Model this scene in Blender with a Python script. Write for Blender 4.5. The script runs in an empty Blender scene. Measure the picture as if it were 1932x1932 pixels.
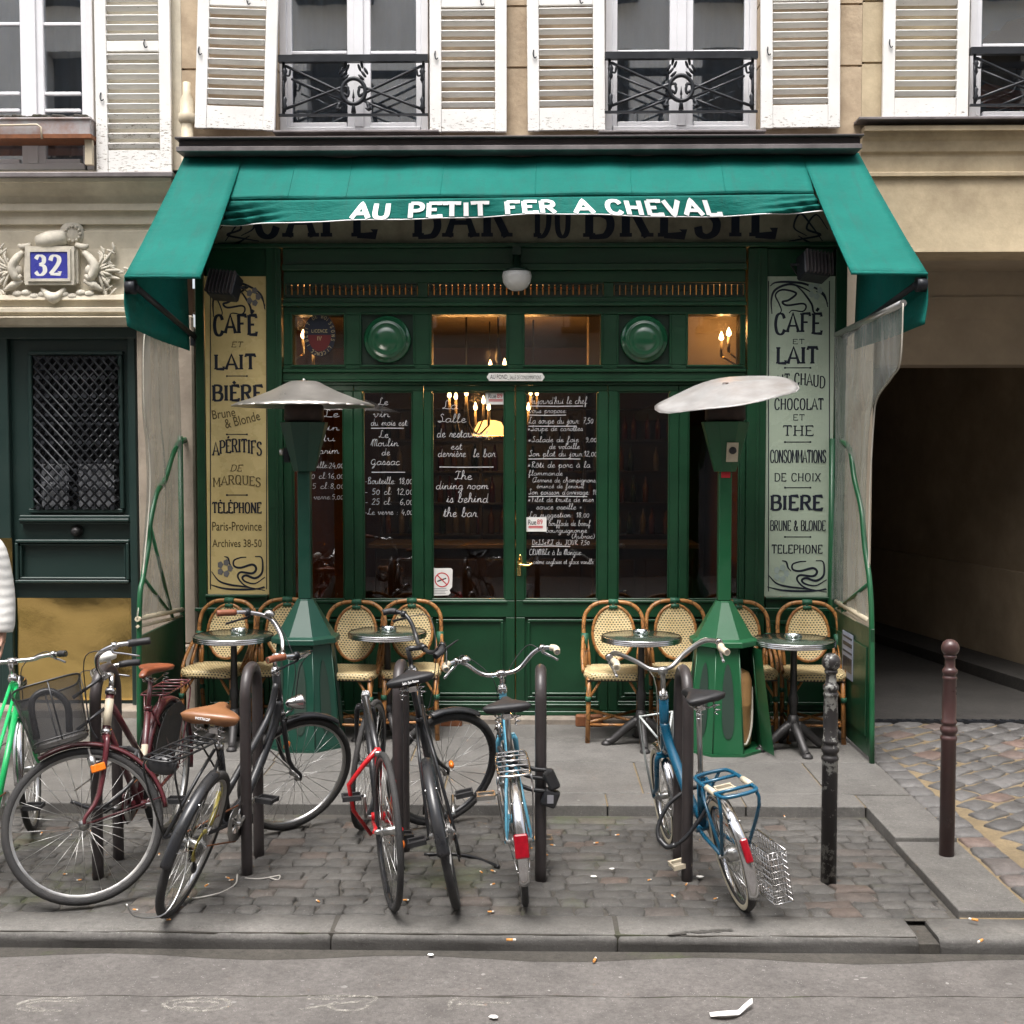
import bpy, math, random
from mathutils import Vector, Matrix
R = math.radians
rnd = random.Random(11)
sc = bpy.context.scene
COL = sc.collection

# ------------------------------------------------------------ camera
S = 1932.0                     # the photograph is measured on a 1932 px grid
FOC = 1.205 * S
CAM = Vector((0, 0, 2.0))
PITCH, YAW = R(2.85), R(1.0)
cd = bpy.data.cameras.new('camera')
cam = bpy.data.objects.new('camera', cd)
COL.objects.link(cam)
cam.location = CAM
cam.rotation_euler = (R(90) - PITCH, 0, YAW)
cd.sensor_width = 36
cd.lens = 36 * 1.205
cd.clip_start = 0.05
cd.clip_end = 500
sc.camera = cam
# ------------------------------------------------------------ light
SUN_EL, SUN_AZ = R(70), R(200)         # azimuth: compass-like, 180 = behind the camera
w = bpy.data.worlds.new('World')
sc.world = w
w.use_nodes = True
nt = w.node_tree
bg = nt.nodes['Background']
sky = nt.nodes.new('ShaderNodeTexSky')
sky.sky_type = 'NISHITA'
sky.sun_disc = False
sky.sun_elevation = SUN_EL
sky.sun_rotation = SUN_AZ
sky.air_density = 1.0
sky.dust_density = 6.0
sky.ozone_density = 1.0
hs = nt.nodes.new('ShaderNodeHueSaturation')   # overcast: the blue is mostly gone
hs.inputs['Saturation'].default_value = 0.42
nt.links.new(sky.outputs[0], hs.inputs['Color'])
nt.links.new(hs.outputs[0], bg.inputs['Color'])
bg.inputs['Strength'].default_value = 0.14
sd = bpy.data.lights.new('sun', 'SUN')
sd.energy = 1.35
sd.angle = R(28)
sd.color = (1.0, 0.975, 0.95)
sun = bpy.data.objects.new('sun', sd)
COL.objects.link(sun)
sdir = Vector((math.sin(SUN_AZ) * math.cos(SUN_EL), math.cos(SUN_AZ) * math.cos(SUN_EL), math.sin(SUN_EL)))
sun.rotation_euler = sdir.to_track_quat('Z', 'Y').to_euler()
sun.location = sdir * 40
sc.view_settings.view_transform = 'Standard'
sc.view_settings.look = 'None'
sc.view_settings.exposure = 1.36
sc.view_settings.gamma = 1.0

# ------------------------------------------------------------ measuring
fwd = Vector((-math.sin(YAW) * math.cos(PITCH), math.cos(YAW) * math.cos(PITCH), -math.sin(PITCH)))
rgt = Vector((math.cos(YAW), math.sin(YAW), 0))
upv = rgt.cross(fwd)
def ray(u, v): return fwd + rgt * ((u - S / 2) / FOC) + upv * ((S / 2 - v) / FOC)
def at(u, v, Y):
    d = ray(u, v); return CAM + d * (Y / d.y)
def gr(u, v, z):
    d = ray(u, v); return CAM + d * ((z - CAM.z) / d.z)
def atx(u, v, X):
    d = ray(u, v); return CAM + d * (X / d.x)

# ------------------------------------------------------------ mesh builder
def catmull(P, n=6, closed=False):
    P = [Vector(p) for p in P]
    if len(P) < 3: return P
    out = []
    N = len(P)
    rng = range(N) if closed else range(N - 1)
    for i in rng:
        if closed:
            a, b, c, d = P[(i - 1) % N], P[i], P[(i + 1) % N], P[(i + 2) % N]
        else:
            b, c = P[i], P[i + 1]
            a = P[i - 1] if i > 0 else b * 2 - c
            d = P[i + 2] if i + 2 < N else c * 2 - b
        for k in range(n):
            t = k / n
            out.append(0.5 * ((2 * b) + (c - a) * t + (2 * a - 5 * b + 4 * c - d) * t * t + (3 * b - a - 3 * c + d) * t ** 3))
    if not closed: out.append(P[-1])
    return out

class MB:
    def __init__(s): s.V = []; s.F = []; s.S = []
    def add(s, V, F, sm=False):
        o = len(s.V); s.V += [Vector(v) for v in V]
        for f in F: s.F.append([i + o for i in f]); s.S.append(sm)
        return s
    def box(s, x0, x1, y0, y1, z0, z1):
        if x0 > x1: x0, x1 = x1, x0
        if y0 > y1: y0, y1 = y1, y0
        if z0 > z1: z0, z1 = z1, z0
        V = [(x, y, z) for z in (z0, z1) for y in (y0, y1) for x in (x0, x1)]
        return s.add(V, [(0, 2, 3, 1), (4, 5, 7, 6), (0, 1, 5, 4), (2, 6, 7, 3), (0, 4, 6, 2), (1, 3, 7, 5)])
    def obox(s, c, size, M=None):
        hx, hy, hz = [q / 2 for q in size]
        V = [Vector((x, y, z)) for z in (-hz, hz) for y in (-hy, hy) for x in (-hx, hx)]
        if M is not None: V = [M @ v for v in V]
        return s.add([Vector(c) + v for v in V], [(0, 2, 3, 1), (4, 5, 7, 6), (0, 1, 5, 4), (2, 6, 7, 3), (0, 4, 6, 2), (1, 3, 7, 5)])
    def tube(s, P, r, n=8, closed=False, smooth=0, flat=None):
        P = catmull(P, smooth, closed) if smooth else [Vector(p) for p in P]
        N = len(P)
        if N < 2: return s
        rs = r if isinstance(r, (list, tuple)) else None
        def rad(i):
            if rs is None: return r
            t = i / (N - 1) * (len(rs) - 1); k = min(int(t), len(rs) - 2)
            return rs[k] + (rs[k + 1] - rs[k]) * (t - k)
        T = []
        for i in range(N):
            if closed: d = P[(i + 1) % N] - P[i - 1]
            else: d = P[min(i + 1, N - 1)] - P[max(i - 1, 0)]
            T.append(d.normalized() if d.length > 1e-9 else Vector((0, 0, 1)))
        up = Vector((0, 0, 1)) if abs(T[0].z) < 0.9 else Vector((0, 1, 0))
        a = T[0].cross(up).normalized()
        V = []
        for i in range(N):
            a = (a - T[i] * a.dot(T[i]))
            a = a.normalized() if a.length > 1e-6 else T[i].orthogonal().normalized()
            b = T[i].cross(a)
            for k in range(n):
                q = 2 * math.pi * k / n
                V.append(P[i] + (a * math.cos(q) + b * math.sin(q) * (flat or 1)) * rad(i))
        F = []
        for i in range(N if closed else N - 1):
            j = (i + 1) % N
            for k in range(n):
                l = (k + 1) % n
                F.append((i * n + k, i * n + l, j * n + l, j * n + k))
        s.add(V, F, True)
        if not closed:
            o = len(s.V) - len(V)
            s.F.append([o + k for k in range(n)][::-1]); s.S.append(False)
            s.F.append([o + (N - 1) * n + k for k in range(n)]); s.S.append(False)
        return s
    def lathe(s, prof, c=(0, 0, 0), n=24, M=None, sm=True, a0=0.0, caps=True):
        V = []; N = len(prof); c = Vector(c)
        for (r, z) in prof:
            for k in range(n):
                q = 2 * math.pi * k / n + a0
                v = Vector((r * math.cos(q), r * math.sin(q), z))
                V.append(c + (M @ v if M is not None else v))
        F = []
        for i in range(N - 1):
            for k in range(n):
                l = (k + 1) % n
                F.append((i * n + k, i * n + l, (i + 1) * n + l, (i + 1) * n + k))
        s.add(V, F, sm); o = len(s.V) - len(V)
        if caps:
            if prof[0][0] > 1e-4: s.F.append([o + k for k in range(n)][::-1]); s.S.append(False)
            if prof[-1][0] > 1e-4: s.F.append([o + (N - 1) * n + k for k in range(n)]); s.S.append(False)
        return s
    def ball(s, c, r, n=12, m=8, sc3=(1, 1, 1), M=None):
        prof = [(max(r * math.sin(math.pi * i / m), 1e-5), -r * math.cos(math.pi * i / m)) for i in range(m + 1)]
        D = Matrix.Diagonal(sc3)
        return s.lathe(prof, c, n, (M @ D) if M is not None else D)
    def prism(s, P, ext):
        n = len(P); ext = Vector(ext)
        P = [Vector(p) for p in P]
        F = [list(range(n)), [n + i for i in range(n)][::-1]]
        for i in range(n): j = (i + 1) % n; F.append([i, i + n, j + n, j])
        return s.add(P + [p + ext for p in P], F)
    def grid(s, fn, nu, nv, sm=True):
        V = [fn(i / nu, j / nv) for j in range(nv + 1) for i in range(nu + 1)]
        F = [(j * (nu + 1) + i, j * (nu + 1) + i + 1, (j + 1) * (nu + 1) + i + 1, (j + 1) * (nu + 1) + i) for j in range(nv) for i in range(nu)]
        return s.add(V, F, sm)
    def xf(s, M):
        s.V = [M @ v for v in s.V]; return s
    def build(s, name, mat=None, parent=None, bevel=0, solid=0, seg=1):
        me = bpy.data.meshes.new(name)
        me.from_pydata([tuple(v) for v in s.V], [], s.F)
        me.polygons.foreach_set('use_smooth', s.S)
        me.update()
        if mat: me.materials.append(mat)
        o = bpy.data.objects.new(name, me)
        COL.objects.link(o)
        if parent: o.parent = parent
        if solid:
            m = o.modifiers.new('solid', 'SOLIDIFY'); m.thickness = solid; m.offset = 0
        if bevel:
            m = o.modifiers.new('bevel', 'BEVEL'); m.width = bevel; m.segments = seg; m.limit_method = 'ANGLE'; m.angle_limit = R(40)
            m.harden_normals = False
        return o

def tag(o, label=None, cat=None, group=None, kind=None):
    if label: o['label'] = label
    if cat: o['category'] = cat
    if group: o['group'] = group
    if kind: o['kind'] = kind
    return o
def empty(name, loc=(0, 0, 0), rz=0):
    o = bpy.data.objects.new(name, None); COL.objects.link(o)
    o.location = loc; o.rotation_euler = (0, 0, rz); o.empty_display_size = 0.1
    return o
def kids(o): return [c for c in bpy.data.objects if c.parent == o]
def copy_tree(o, parent=None):
    c = o.copy(); COL.objects.link(c); c.parent = parent
    for ch in kids(o): copy_tree(ch, c)
    return c

# ------------------------------------------------------------ materials
MATS = {}
def nodes(name):
    m = bpy.data.materials.new(name); m.use_nodes = True
    t = m.node_tree; return m, t, t.nodes['Principled BSDF']
def N(t, kind, **kw):
    n = t.nodes.new(kind)
    for k, v in kw.items():
        if hasattr(n, k): setattr(n, k, v)
        else: n.inputs[k].default_value = v
    return n
def L(t, a, b): t.links.new(a, b)
def c4(c): return (c[0], c[1], c[2], 1)
def ramp(t, fac, stops):
    r = N(t, 'ShaderNodeValToRGB')
    e = r.color_ramp.elements
    while len(e) < len(stops): e.new(0.5)
    for i, (p, c) in enumerate(stops): e[i].position = p; e[i].color = c4(c) if len(c) == 3 else c
    L(t, fac, r.inputs[0]); return r.outputs[0]
def mixc(t, fac, a, b, mode='MIX'):
    m = N(t, 'ShaderNodeMix', data_type='RGBA', blend_type=mode)
    for i, x in ((0, fac), (6, a), (7, b)):
        if hasattr(x, 'is_linked'): L(t, x, m.inputs[i])
        elif isinstance(x, (int, float)): m.inputs[i].default_value = x
        else: m.inputs[i].default_value = c4(x)
    return m.outputs[2]
def noise(t, co, scale, detail=4, rough=.6):
    n = N(t, 'ShaderNodeTexNoise', Scale=scale, Detail=detail, Roughness=rough)
    L(t, co, n.inputs['Vector']); return n.outputs[0]
def coords(t, world=True):
    if world: return N(t, 'ShaderNodeNewGeometry').outputs['Position']
    return N(t, 'ShaderNodeTexCoord').outputs['Object']
def bump(t, b, h, strength, dist=.01):
    n = N(t, 'ShaderNodeBump', Strength=strength, Distance=dist)
    L(t, h, n.inputs['Height']); L(t, n.outputs[0], b.inputs['Normal'])
def mapping(t, co, scale):
    n = N(t, 'ShaderNodeMapping'); n.inputs['Scale'].default_value = scale
    L(t, co, n.inputs['Vector']); return n.outputs[0]
def math_(t, op, a, b=None):
    n = N(t, 'ShaderNodeMath', operation=op)
    for i, x in enumerate((a, b)):
        if x is None: continue
        if hasattr(x, 'is_linked'): L(t, x, n.inputs[i])
        else: n.inputs[i].default_value = x
    return n.outputs[0]

def pm(name, col, rough=.5, metal=0, var=.18, scale=6, bmp=0, bscale=60, dirt=None, dirt_amt=.5, dscale=3, world=False, spec=None, coat=0, island=0):
    """painted / plain surface: colour with cloudy variation, optional dirt patches and fine bump"""
    if name in MATS: return MATS[name]
    m, t, b = nodes(name)
    co = coords(t, world)
    n1 = noise(t, co, scale, 5, .65)
    col = Vector(col)
    c = ramp(t, n1, [(.25, col * (1 - var)), (.75, col * (1 + var))])
    if dirt is not None:
        n2 = noise(t, co, dscale, 8, .7)
        f = ramp(t, n2, [(.5 - .12, (0, 0, 0)), (.72, (dirt_amt,) * 3)])
        c = mixc(t, f, c, dirt)
    if island:
        g = N(t, 'ShaderNodeNewGeometry').outputs['Random Per Island']
        k = ramp(t, g, [(0, (1 - island,) * 3), (1, (1 + island,) * 3)])
        c = mixc(t, 1.0, c, k, 'MULTIPLY')
    L(t, c, b.inputs['Base Color'])
    b.inputs['Metallic'].default_value = metal
    rr = ramp(t, n1, [(.2, (max(rough - .1, .03),) * 3), (.8, (min(rough + .12, 1),) * 3)])
    L(t, rr, b.inputs['Roughness'])
    if spec is not None: b.inputs['Specular IOR Level'].default_value = spec
    if coat: b.inputs['Coat Weight'].default_value = coat; b.inputs['Coat Roughness'].default_value = .15
    if bmp:
        bump(t, b, noise(t, co, bscale, 6, .6), bmp, .01)
    MATS[name] = m
    return m

M = {}
M['green'] = pm('green_paint', (.0070, .050, .020), .36, var=.16, scale=2.5, bmp=.12, bscale=25, dirt=(.003, .016, .008), dirt_amt=.5, world=True)
M['greendark'] = pm('dark_green_paint', (.005, .022, .012), .4, var=.15, scale=3, bmp=.1, bscale=30, world=True)
M['doorgreen'] = pm('blue_green_door_paint', (.013, .031, .027), .38, var=.12, scale=3, bmp=.08, bscale=20, dirt=(.012, .028, .024), dirt_amt=.5, world=True)
M['heat'] = pm('heater_green_enamel', (.008, .088, .032), .34, var=.14, scale=5, dirt=(.03, .07, .04), dirt_amt=.35, dscale=5, bmp=.05)
M['heatdark'] = pm('heater_blue_green_enamel', (.006, .050, .032), .36, var=.15, scale=5, dirt=(.02, .05, .035), dirt_amt=.4, dscale=5)
M['zinc'] = pm('zinc_flashing', (.20, .18, .18), .5, .3, var=.3, scale=5, dirt=(.06, .05, .05), dirt_amt=.6, world=True)
M['zincdark'] = pm('dark_tin_box', (.060, .050, .052), .55, .1, var=.3, scale=5, dirt=(.02, .018, .018), dirt_amt=.6, world=True)
M['iron'] = pm('wrought_iron', (.016, .018, .022), .45, .3, var=.25, scale=12)
M['rack'] = pm('brown_black_rack_paint', (.030, .025, .026), .36, 0, var=.3, scale=9, dirt=(.055, .045, .042), dirt_amt=.6, dscale=6, bmp=.12, bscale=90)
M['chrome'] = pm('chrome', (.62, .62, .63), .18, 1, var=.12, scale=15, dirt=(.30, .27, .24), dirt_amt=.5, dscale=9)
M['alu'] = pm('dull_aluminium', (.50, .50, .49), .34, 1, var=.15, scale=12, dirt=(.28, .26, .24), dirt_amt=.5, dscale=8)
M['black'] = pm('black_bike_paint', (.014, .015, .018), .3, 0, var=.3, scale=10, dirt=(.05, .047, .042), dirt_amt=.35, dscale=8)
M['tyre'] = pm('tyre_rubber', (.020, .020, .021), .75, var=.35, scale=30, bmp=.5, bscale=160, dirt=(.06, .055, .05), dirt_amt=.5, dscale=7)
M['cream_tyre'] = pm('cream_tyre_wall', (.55, .50, .38), .7, var=.15, scale=14, dirt=(.25, .22, .17), dirt_amt=.6, dscale=9)
M['rubber'] = pm('black_rubber', (.02, .02, .022), .6, var=.3, scale=20)
M['brown_grip'] = pm('brown_grip_leather', (.20, .065, .030), .5, var=.25, scale=25)
M['cream_grip'] = pm('cream_plastic_grip', (.62, .55, .42), .45, var=.12, scale=20, dirt=(.35, .29, .2), dirt_amt=.6, dscale=14)
M['tan'] = pm('tan_vinyl', (.235, .105, .045), .36, var=.12, scale=10, dirt=(.12, .05, .022), dirt_amt=.3, dscale=9)
M['rust_leather'] = pm('rust_brown_leather', (.22, .060, .022), .42, var=.3, scale=14, dirt=(.06, .022, .012), dirt_amt=.7, dscale=10)
M['blackseat'] = pm('black_saddle_vinyl', (.014, .014, .016), .55, var=.25, scale=14)
M['burgundy'] = pm('burgundy_paint', (.085, .012, .018), .28, var=.2, scale=8, coat=.4, dirt=(.045, .02, .018), dirt_amt=.4, dscale=7)
M['lime'] = pm('bright_green_paint', (.015, .42, .12), .3, var=.12, scale=8, coat=.3)
M['red'] = pm('red_paint', (.52, .010, .016), .28, var=.12, scale=8, coat=.4, dirt=(.2, .02, .02), dirt_amt=.35, dscale=8)
M['paleblue'] = pm('pale_blue_paint', (.10, .33, .46), .34, var=.15, scale=10, dirt=(.06, .13, .17), dirt_amt=.5, dscale=8)
M['teal'] = pm('teal_blue_paint', (.003, .082, .155), .28, var=.16, scale=9, coat=.3, dirt=(.01, .06, .1), dirt_amt=.4, dscale=8)
M['reflector'] = pm('red_reflector', (.24, .003, .010), .2, var=.25, scale=40, coat=.6)
M['amber'] = pm('amber_reflector', (.75, .17, .01), .25, var=.2, scale=40, coat=.5)
M['brass'] = pm('worn_brass', (.84, .60, .22), .09, 1, var=.15, scale=3, dirt=(.45, .30, .10), dirt_amt=.35, dscale=2, bmp=.16, bscale=5, world=True)
M['rust'] = pm('rusty_steel', (.20, .075, .03), .7, .2, var=.4, scale=20)
M['olive'] = pm('old_yellow_plastic', (.32, .27, .06), .5, var=.25, scale=25)
M['stone'] = pm('beige_limestone', (.47, .37, .255), .85, var=.2, scale=2.2, bmp=.4, bscale=22, dirt=(.25, .18, .115), dirt_amt=.85, dscale=3, world=True, island=.07)
M['stoneR'] = pm('ochre_limestone', (.54, .445, .295), .85, var=.2, scale=2.4, bmp=.35, bscale=18, dirt=(.30, .235, .15), dirt_amt=.85, dscale=2.2, world=True)
M['stoneL'] = pm('cream_limestone', (.66, .60, .475), .8, var=.14, scale=2.6, bmp=.25, bscale=20, dirt=(.40, .345, .26), dirt_amt=.75, dscale=3, world=True)
M['pillar'] = pm('grey_pillar_stone', (.34, .285, .225), .9, var=.22, scale=3, bmp=.4, bscale=30, dirt=(.17, .14, .11), dirt_amt=.7, dscale=2.6, world=True)
M['relief'] = pm('carved_stone', (.62, .575, .48), .8, var=.2, scale=12, bmp=.2, bscale=60, dirt=(.26, .23, .19), dirt_amt=.6, dscale=9, world=True)
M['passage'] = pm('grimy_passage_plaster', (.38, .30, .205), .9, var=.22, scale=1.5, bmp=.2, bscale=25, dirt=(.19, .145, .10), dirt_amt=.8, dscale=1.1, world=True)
M['plinth'] = pm('worn_plinth_stone', (.26, .225, .185), .9, var=.3, scale=6, bmp=.5, bscale=40, dirt=(.12, .10, .085), dirt_amt=.7, dscale=5, world=True)
M['winwhite'] = pm('white_window_paint', (.72, .72, .74), .4, var=.06, scale=4, world=True)
M['curtain'] = pm('grey_net_curtain', (.56, .61, .65), .9, var=.12, scale=3, world=True)
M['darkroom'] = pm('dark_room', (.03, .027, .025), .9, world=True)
M['cream'] = pm('cream_pipe_paint', (.55, .48, .35), .5, var=.12, scale=6, dirt=(.3, .24, .16), dirt_amt=.5, world=True)
M['greybox'] = pm('grey_planter_paint', (.36, .36, .37), .55, var=.1, scale=6, dirt=(.24, .10, .05), dirt_amt=.75, dscale=7, world=True)
M['blue'] = pm('blue_enamel', (.045, .050, .30), .25, var=.1, scale=9)
M['enamelwhite'] = pm('white_enamel', (.74, .74, .70), .3, var=.08, scale=14, dirt=(.45, .42, .34), dirt_amt=.4, dscale=11)
M['signyellow'] = pm('yellowed_glass_sign', (.66, .53, .25), .28, var=.10, scale=3, dirt=(.50, .36, .14), dirt_amt=.5, dscale=2.5, world=True)
M['signgreen'] = pm('pale_green_glass_sign', (.40, .475, .375), .25, var=.07, scale=2, dirt=(.30, .37, .29), dirt_amt=.5, dscale=2, world=True)
M['frieze'] = pm('grimy_cream_fascia', (.33, .31, .22), .5, var=.2, scale=5, dirt=(.06, .04, .03), dirt_amt=.75, dscale=2.4, world=True)
M['ink'] = pm('navy_black_lettering', (.010, .014, .028), .4, var=.3, scale=30, world=True)
M['inkworn'] = pm('worn_sepia_lettering', (.13, .095, .035), .5, var=.3, scale=30, world=True)
M['chalk'] = pm('chalk_marker', (.52, .52, .53), .9, var=.25, scale=60, world=True)
M['white'] = pm('white_vinyl_letters', (.80, .80, .80), .5, var=.05, scale=20, world=True)
M['paper'] = pm('white_paper', (.70, .69, .66), .7, var=.06, scale=20)
M['redink'] = pm('red_ink', (.50, .02, .03), .5, var=.1)
M['blackink'] = pm('black_ink', (.02, .02, .022), .5, var=.1)
M['greyink'] = pm('grey_ink', (.22, .22, .24), .6, var=.1)
M['opal'] = pm('opal_glass', (.62, .62, .60), .25, var=.06, scale=8)
M['gas'] = pm('tan_gas_bottle', (.36, .205, .085), .4, var=.15, scale=6, dirt=(.18, .10, .05), dirt_amt=.6, dscale=5)
M['burner'] = pm('sooty_burner_mesh', (.035, .026, .024), .6, .4, var=.4, scale=20, dirt=(.09, .05, .04), dirt_amt=.6, dscale=12)
M['hood'] = pm('brushed_heater_hood', (.60, .57, .53), .32, .85, var=.1, scale=4, dirt=(.46, .42, .38), dirt_amt=.4)
M['hoodworn'] = pm('weathered_heater_hood', (.33, .325, .32), .5, .2, var=.22, scale=6, dirt=(.20, .165, .14), dirt_amt=.6, dscale=4, bmp=.15, bscale=14)
M['cast'] = pm('cast_iron_foot', (.045, .043, .043), .45, .5, var=.3, scale=14, bmp=.2, bscale=60)
M['tabletop'] = pm('dark_green_mirror_top', (.045, .062, .045), .07, 0, var=.1, scale=6, coat=.8)
M['wrap'] = pm('green_chair_binding', (.012, .085, .045), .5, var=.2, scale=60, bmp=.3, bscale=150)
M['butt'] = pm('cigarette_filter', (.62, .27, .07), .8, var=.2, scale=60)
M['ash'] = pm('cigarette_paper', (.65, .62, .56), .85, var=.15, scale=60)
M['oldwood'] = pm('dark_bar_wood', (.022, .011, .006), .4, var=.3, scale=4, world=True)
M['warmwall'] = pm('amber_cafe_wall', (.24, .085, .020), .6, var=.3, scale=2, dirt=(.04, .014, .006), dirt_amt=.7, dscale=1.2, world=True)
M['warmceil'] = pm('smoke_brown_ceiling', (.20, .082, .026), .7, var=.25, scale=1.6, dirt=(.10, .045, .02), dirt_amt=.6, world=True)
M['cafefloor'] = pm('cafe_floor', (.05, .045, .04), .5, var=.3, scale=3, world=True)
M['skin'] = pm('skin', (.42, .24, .17), .5, var=.08, scale=10)
M['jeans'] = pm('dark_trousers', (.02, .023, .032), .85, var=.2, scale=30)
M['hair'] = pm('brown_hair', (.035, .02, .012), .6, var=.3, scale=50)
M['shoe'] = pm('dark_shoes', (.018, .016, .015), .5)
M['hose'] = pm('pale_gas_hose', (.42, .40, .34), .5)
M['cable'] = pm('pale_cable', (.42, .40, .37), .6)

def special():
    # white louvre shutters: peeling paint, more towards the weathered bottom rail
    m, t, b = nodes('peeling_white_paint')
    p = coords(t)
    n = noise(t, mapping(t, p, (6, 6, 22)), 4, 8, .75)
    zz = N(t, 'ShaderNodeSeparateXYZ'); L(t, p, zz.inputs[0])
    h = N(t, 'ShaderNodeMapRange'); L(t, zz.outputs[2], h.inputs[0])
    h.inputs[1].default_value = 4.35; h.inputs[2].default_value = 4.62; h.inputs[3].default_value = .10; h.inputs[4].default_value = 0
    s = math_(t, 'ADD', n, h.outputs[0])
    f = ramp(t, s, [(.665, (0, 0, 0)), (.685, (1, 1, 1))])
    base = ramp(t, noise(t, p, 3, 4), [(.3, (.70, .69, .66)), (.7, (.82, .81, .78))])
    c = mixc(t, f, base, (.25, .22, .17))
    L(t, c, b.inputs['Base Color']); b.inputs['Roughness'].default_value = .55
    inv = math_(t, 'SUBTRACT', 1, f); bump(t, b, inv, .5, .003)
    M['shutter'] = m
    # awning canvas: partly translucent
    m, t, b = nodes('teal_awning_canvas')
    p = coords(t)
    n1 = noise(t, p, 2.2, 5, .6)
    c = ramp(t, n1, [(.3, (.003, .118, .096)), (.7, (.005, .152, .124))])
    st = ramp(t, noise(t, mapping(t, p, (7, 1.2, 1.2)), 2.4, 9, .8), [(.5, (0, 0, 0)), (.75, (.6, .6, .6))])
    c = mixc(t, st, c, (.030, .085, .072))
    L(t, c, b.inputs['Base Color']); b.inputs['Roughness'].default_value = .75
    b.inputs['Specular IOR Level'].default_value = .2
    bump(t, b, math_(t, 'ADD', noise(t, mapping(t, p, (1, 1.5, 3)), 2.6, 5, .6), math_(t, 'MULTIPLY', noise(t, p, 70, 2), .06)), .45, .05)
    tr = N(t, 'ShaderNodeBsdfTranslucent'); L(t, c, tr.inputs['Color'])
    mx = N(t, 'ShaderNodeMixShader'); mx.inputs[0].default_value = .15
    L(t, b.outputs[0], mx.inputs[1]); L(t, tr.outputs[0], mx.inputs[2])
    L(t, mx.outputs[0], t.nodes['Material Output'].inputs[0])
    M['canvas'] = m
    # glazing
    def glass(name, tint, refl, f0=.05):
        m, t, b = nodes(name); t.nodes.remove(b)
        tr = N(t, 'ShaderNodeBsdfTransparent'); tr.inputs[0].default_value = c4(tint)
        gl = N(t, 'ShaderNodeBsdfGlossy'); gl.inputs['Roughness'].default_value = .015
        gl.inputs['Color'].default_value = (.95, .97, 1, 1)
        p = coords(t)
        bp = N(t, 'ShaderNodeBump', Strength=.04, Distance=.01); L(t, noise(t, p, 2.2, 2), bp.inputs['Height']); L(t, bp.outputs[0], gl.inputs['Normal'])
        fr = N(t, 'ShaderNodeFresnel', IOR=1.5)
        f = math_(t, 'ADD', math_(t, 'MULTIPLY', fr.outputs[0], refl), f0)
        mx = N(t, 'ShaderNodeMixShader'); L(t, f, mx.inputs[0])
        L(t, tr.outputs[0], mx.inputs[1]); L(t, gl.outputs[0], mx.inputs[2])
        L(t, mx.outputs[0], t.nodes['Material Output'].inputs[0])
        return m
    M['glass'] = glass('shop_window_glass', (.60, .60, .58), 1.1, .02)
    M['upglass'] = glass('upper_window_glass', (.90, .93, .96), 2.2, .22)
    M['clear'] = glass('clear_glass', (.85, .9, .88), 1.5, .06)
    # clear plastic wind screen, scuffed
    m, t, b = nodes('scuffed_clear_plastic')
    p = coords(t)
    n = noise(t, mapping(t, p, (3, 3, .5)), 3.5, 6, .7)
    tr = N(t, 'ShaderNodeBsdfTransparent'); tr.inputs[0].default_value = (.84, .86, .82, 1)
    b.inputs['Base Color'].default_value = (.44, .45, .42, 1); b.inputs['Roughness'].default_value = .15
    f = ramp(t, n, [(.35, (.36,) * 3), (.75, (.66,) * 3)])
    bump(t, b, noise(t, mapping(t, p, (5, 5, .6)), 1.5, 3), .35, .05)
    mx = N(t, 'ShaderNodeMixShader'); L(t, f, mx.inputs[0])
    L(t, tr.outputs[0], mx.inputs[1]); L(t, b.outputs[0], mx.inputs[2])
    L(t, mx.outputs[0], t.nodes['Material Output'].inputs[0])
    M['plastic'] = m
    # woven cane with open holes (object coordinates of the part)
    m, t, b = nodes('woven_cane')
    p = coords(t, False)
    xyz = N(t, 'ShaderNodeSeparateXYZ'); L(t, p, xyz.inputs[0])
    q = math_(t, 'ADD', xyz.outputs[2], xyz.outputs[1])
    st = .0195
    row = math_(t, 'DIVIDE', q, st)
    rowi = math_(t, 'FLOOR', row)
    off = math_(t, 'MULTIPLY', math_(t, 'MODULO', rowi, 2), .5)
    fx = math_(t, 'SUBTRACT', math_(t, 'FRACT', math_(t, 'ADD', math_(t, 'DIVIDE', xyz.outputs[0], st * 1.15), math_(t, 'ADD', off, 40))), .5)
    fz = math_(t, 'SUBTRACT', math_(t, 'FRACT', math_(t, 'ADD', row, 40)), .5)
    d = math_(t, 'SQRT', math_(t, 'ADD', math_(t, 'MULTIPLY', fx, fx), math_(t, 'MULTIPLY', fz, fz)))
    hole = ramp(t, d, [(.18, (1, 1, 1)), (.24, (0, 0, 0))])
    c = ramp(t, noise(t, p, 18, 5), [(.3, (.60, .46, .23)), (.7, (.74, .60, .34))])
    rim = ramp(t, d, [(.25, (.55,) * 3), (.45, (1, 1, 1))])
    L(t, mixc(t, 1.0, c, rim, 'MULTIPLY'), b.inputs['Base Color']); b.inputs['Roughness'].default_value = .5
    bump(t, b, d, .6, .004)
    tr = N(t, 'ShaderNodeBsdfTransparent')
    mx = N(t, 'ShaderNodeMixShader'); L(t, hole, mx.inputs[0]); L(t, b.outputs[0], mx.inputs[1]); L(t, tr.outputs[0], mx.inputs[2])
    L(t, mx.outputs[0], t.nodes['Material Output'].inputs[0])
    M['cane'] = m
    # rattan poles: darker nodes along the pole
    m, t, b = nodes('rattan_pole')
    p = coords(t, False)
    n = noise(t, p, 14, 6, .7)
    c = ramp(t, n, [(.25, (.17, .065, .018)), (.5, (.33, .145, .042)), (.8, (.46, .24, .085))])
    v = N(t, 'ShaderNodeTexVoronoi', Scale=9); L(t, p, v.inputs['Vector']); v.feature = 'DISTANCE_TO_EDGE'
    k = ramp(t, v.outputs[0], [(.02, (.35,) * 3), (.05, (1, 1, 1))])
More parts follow.
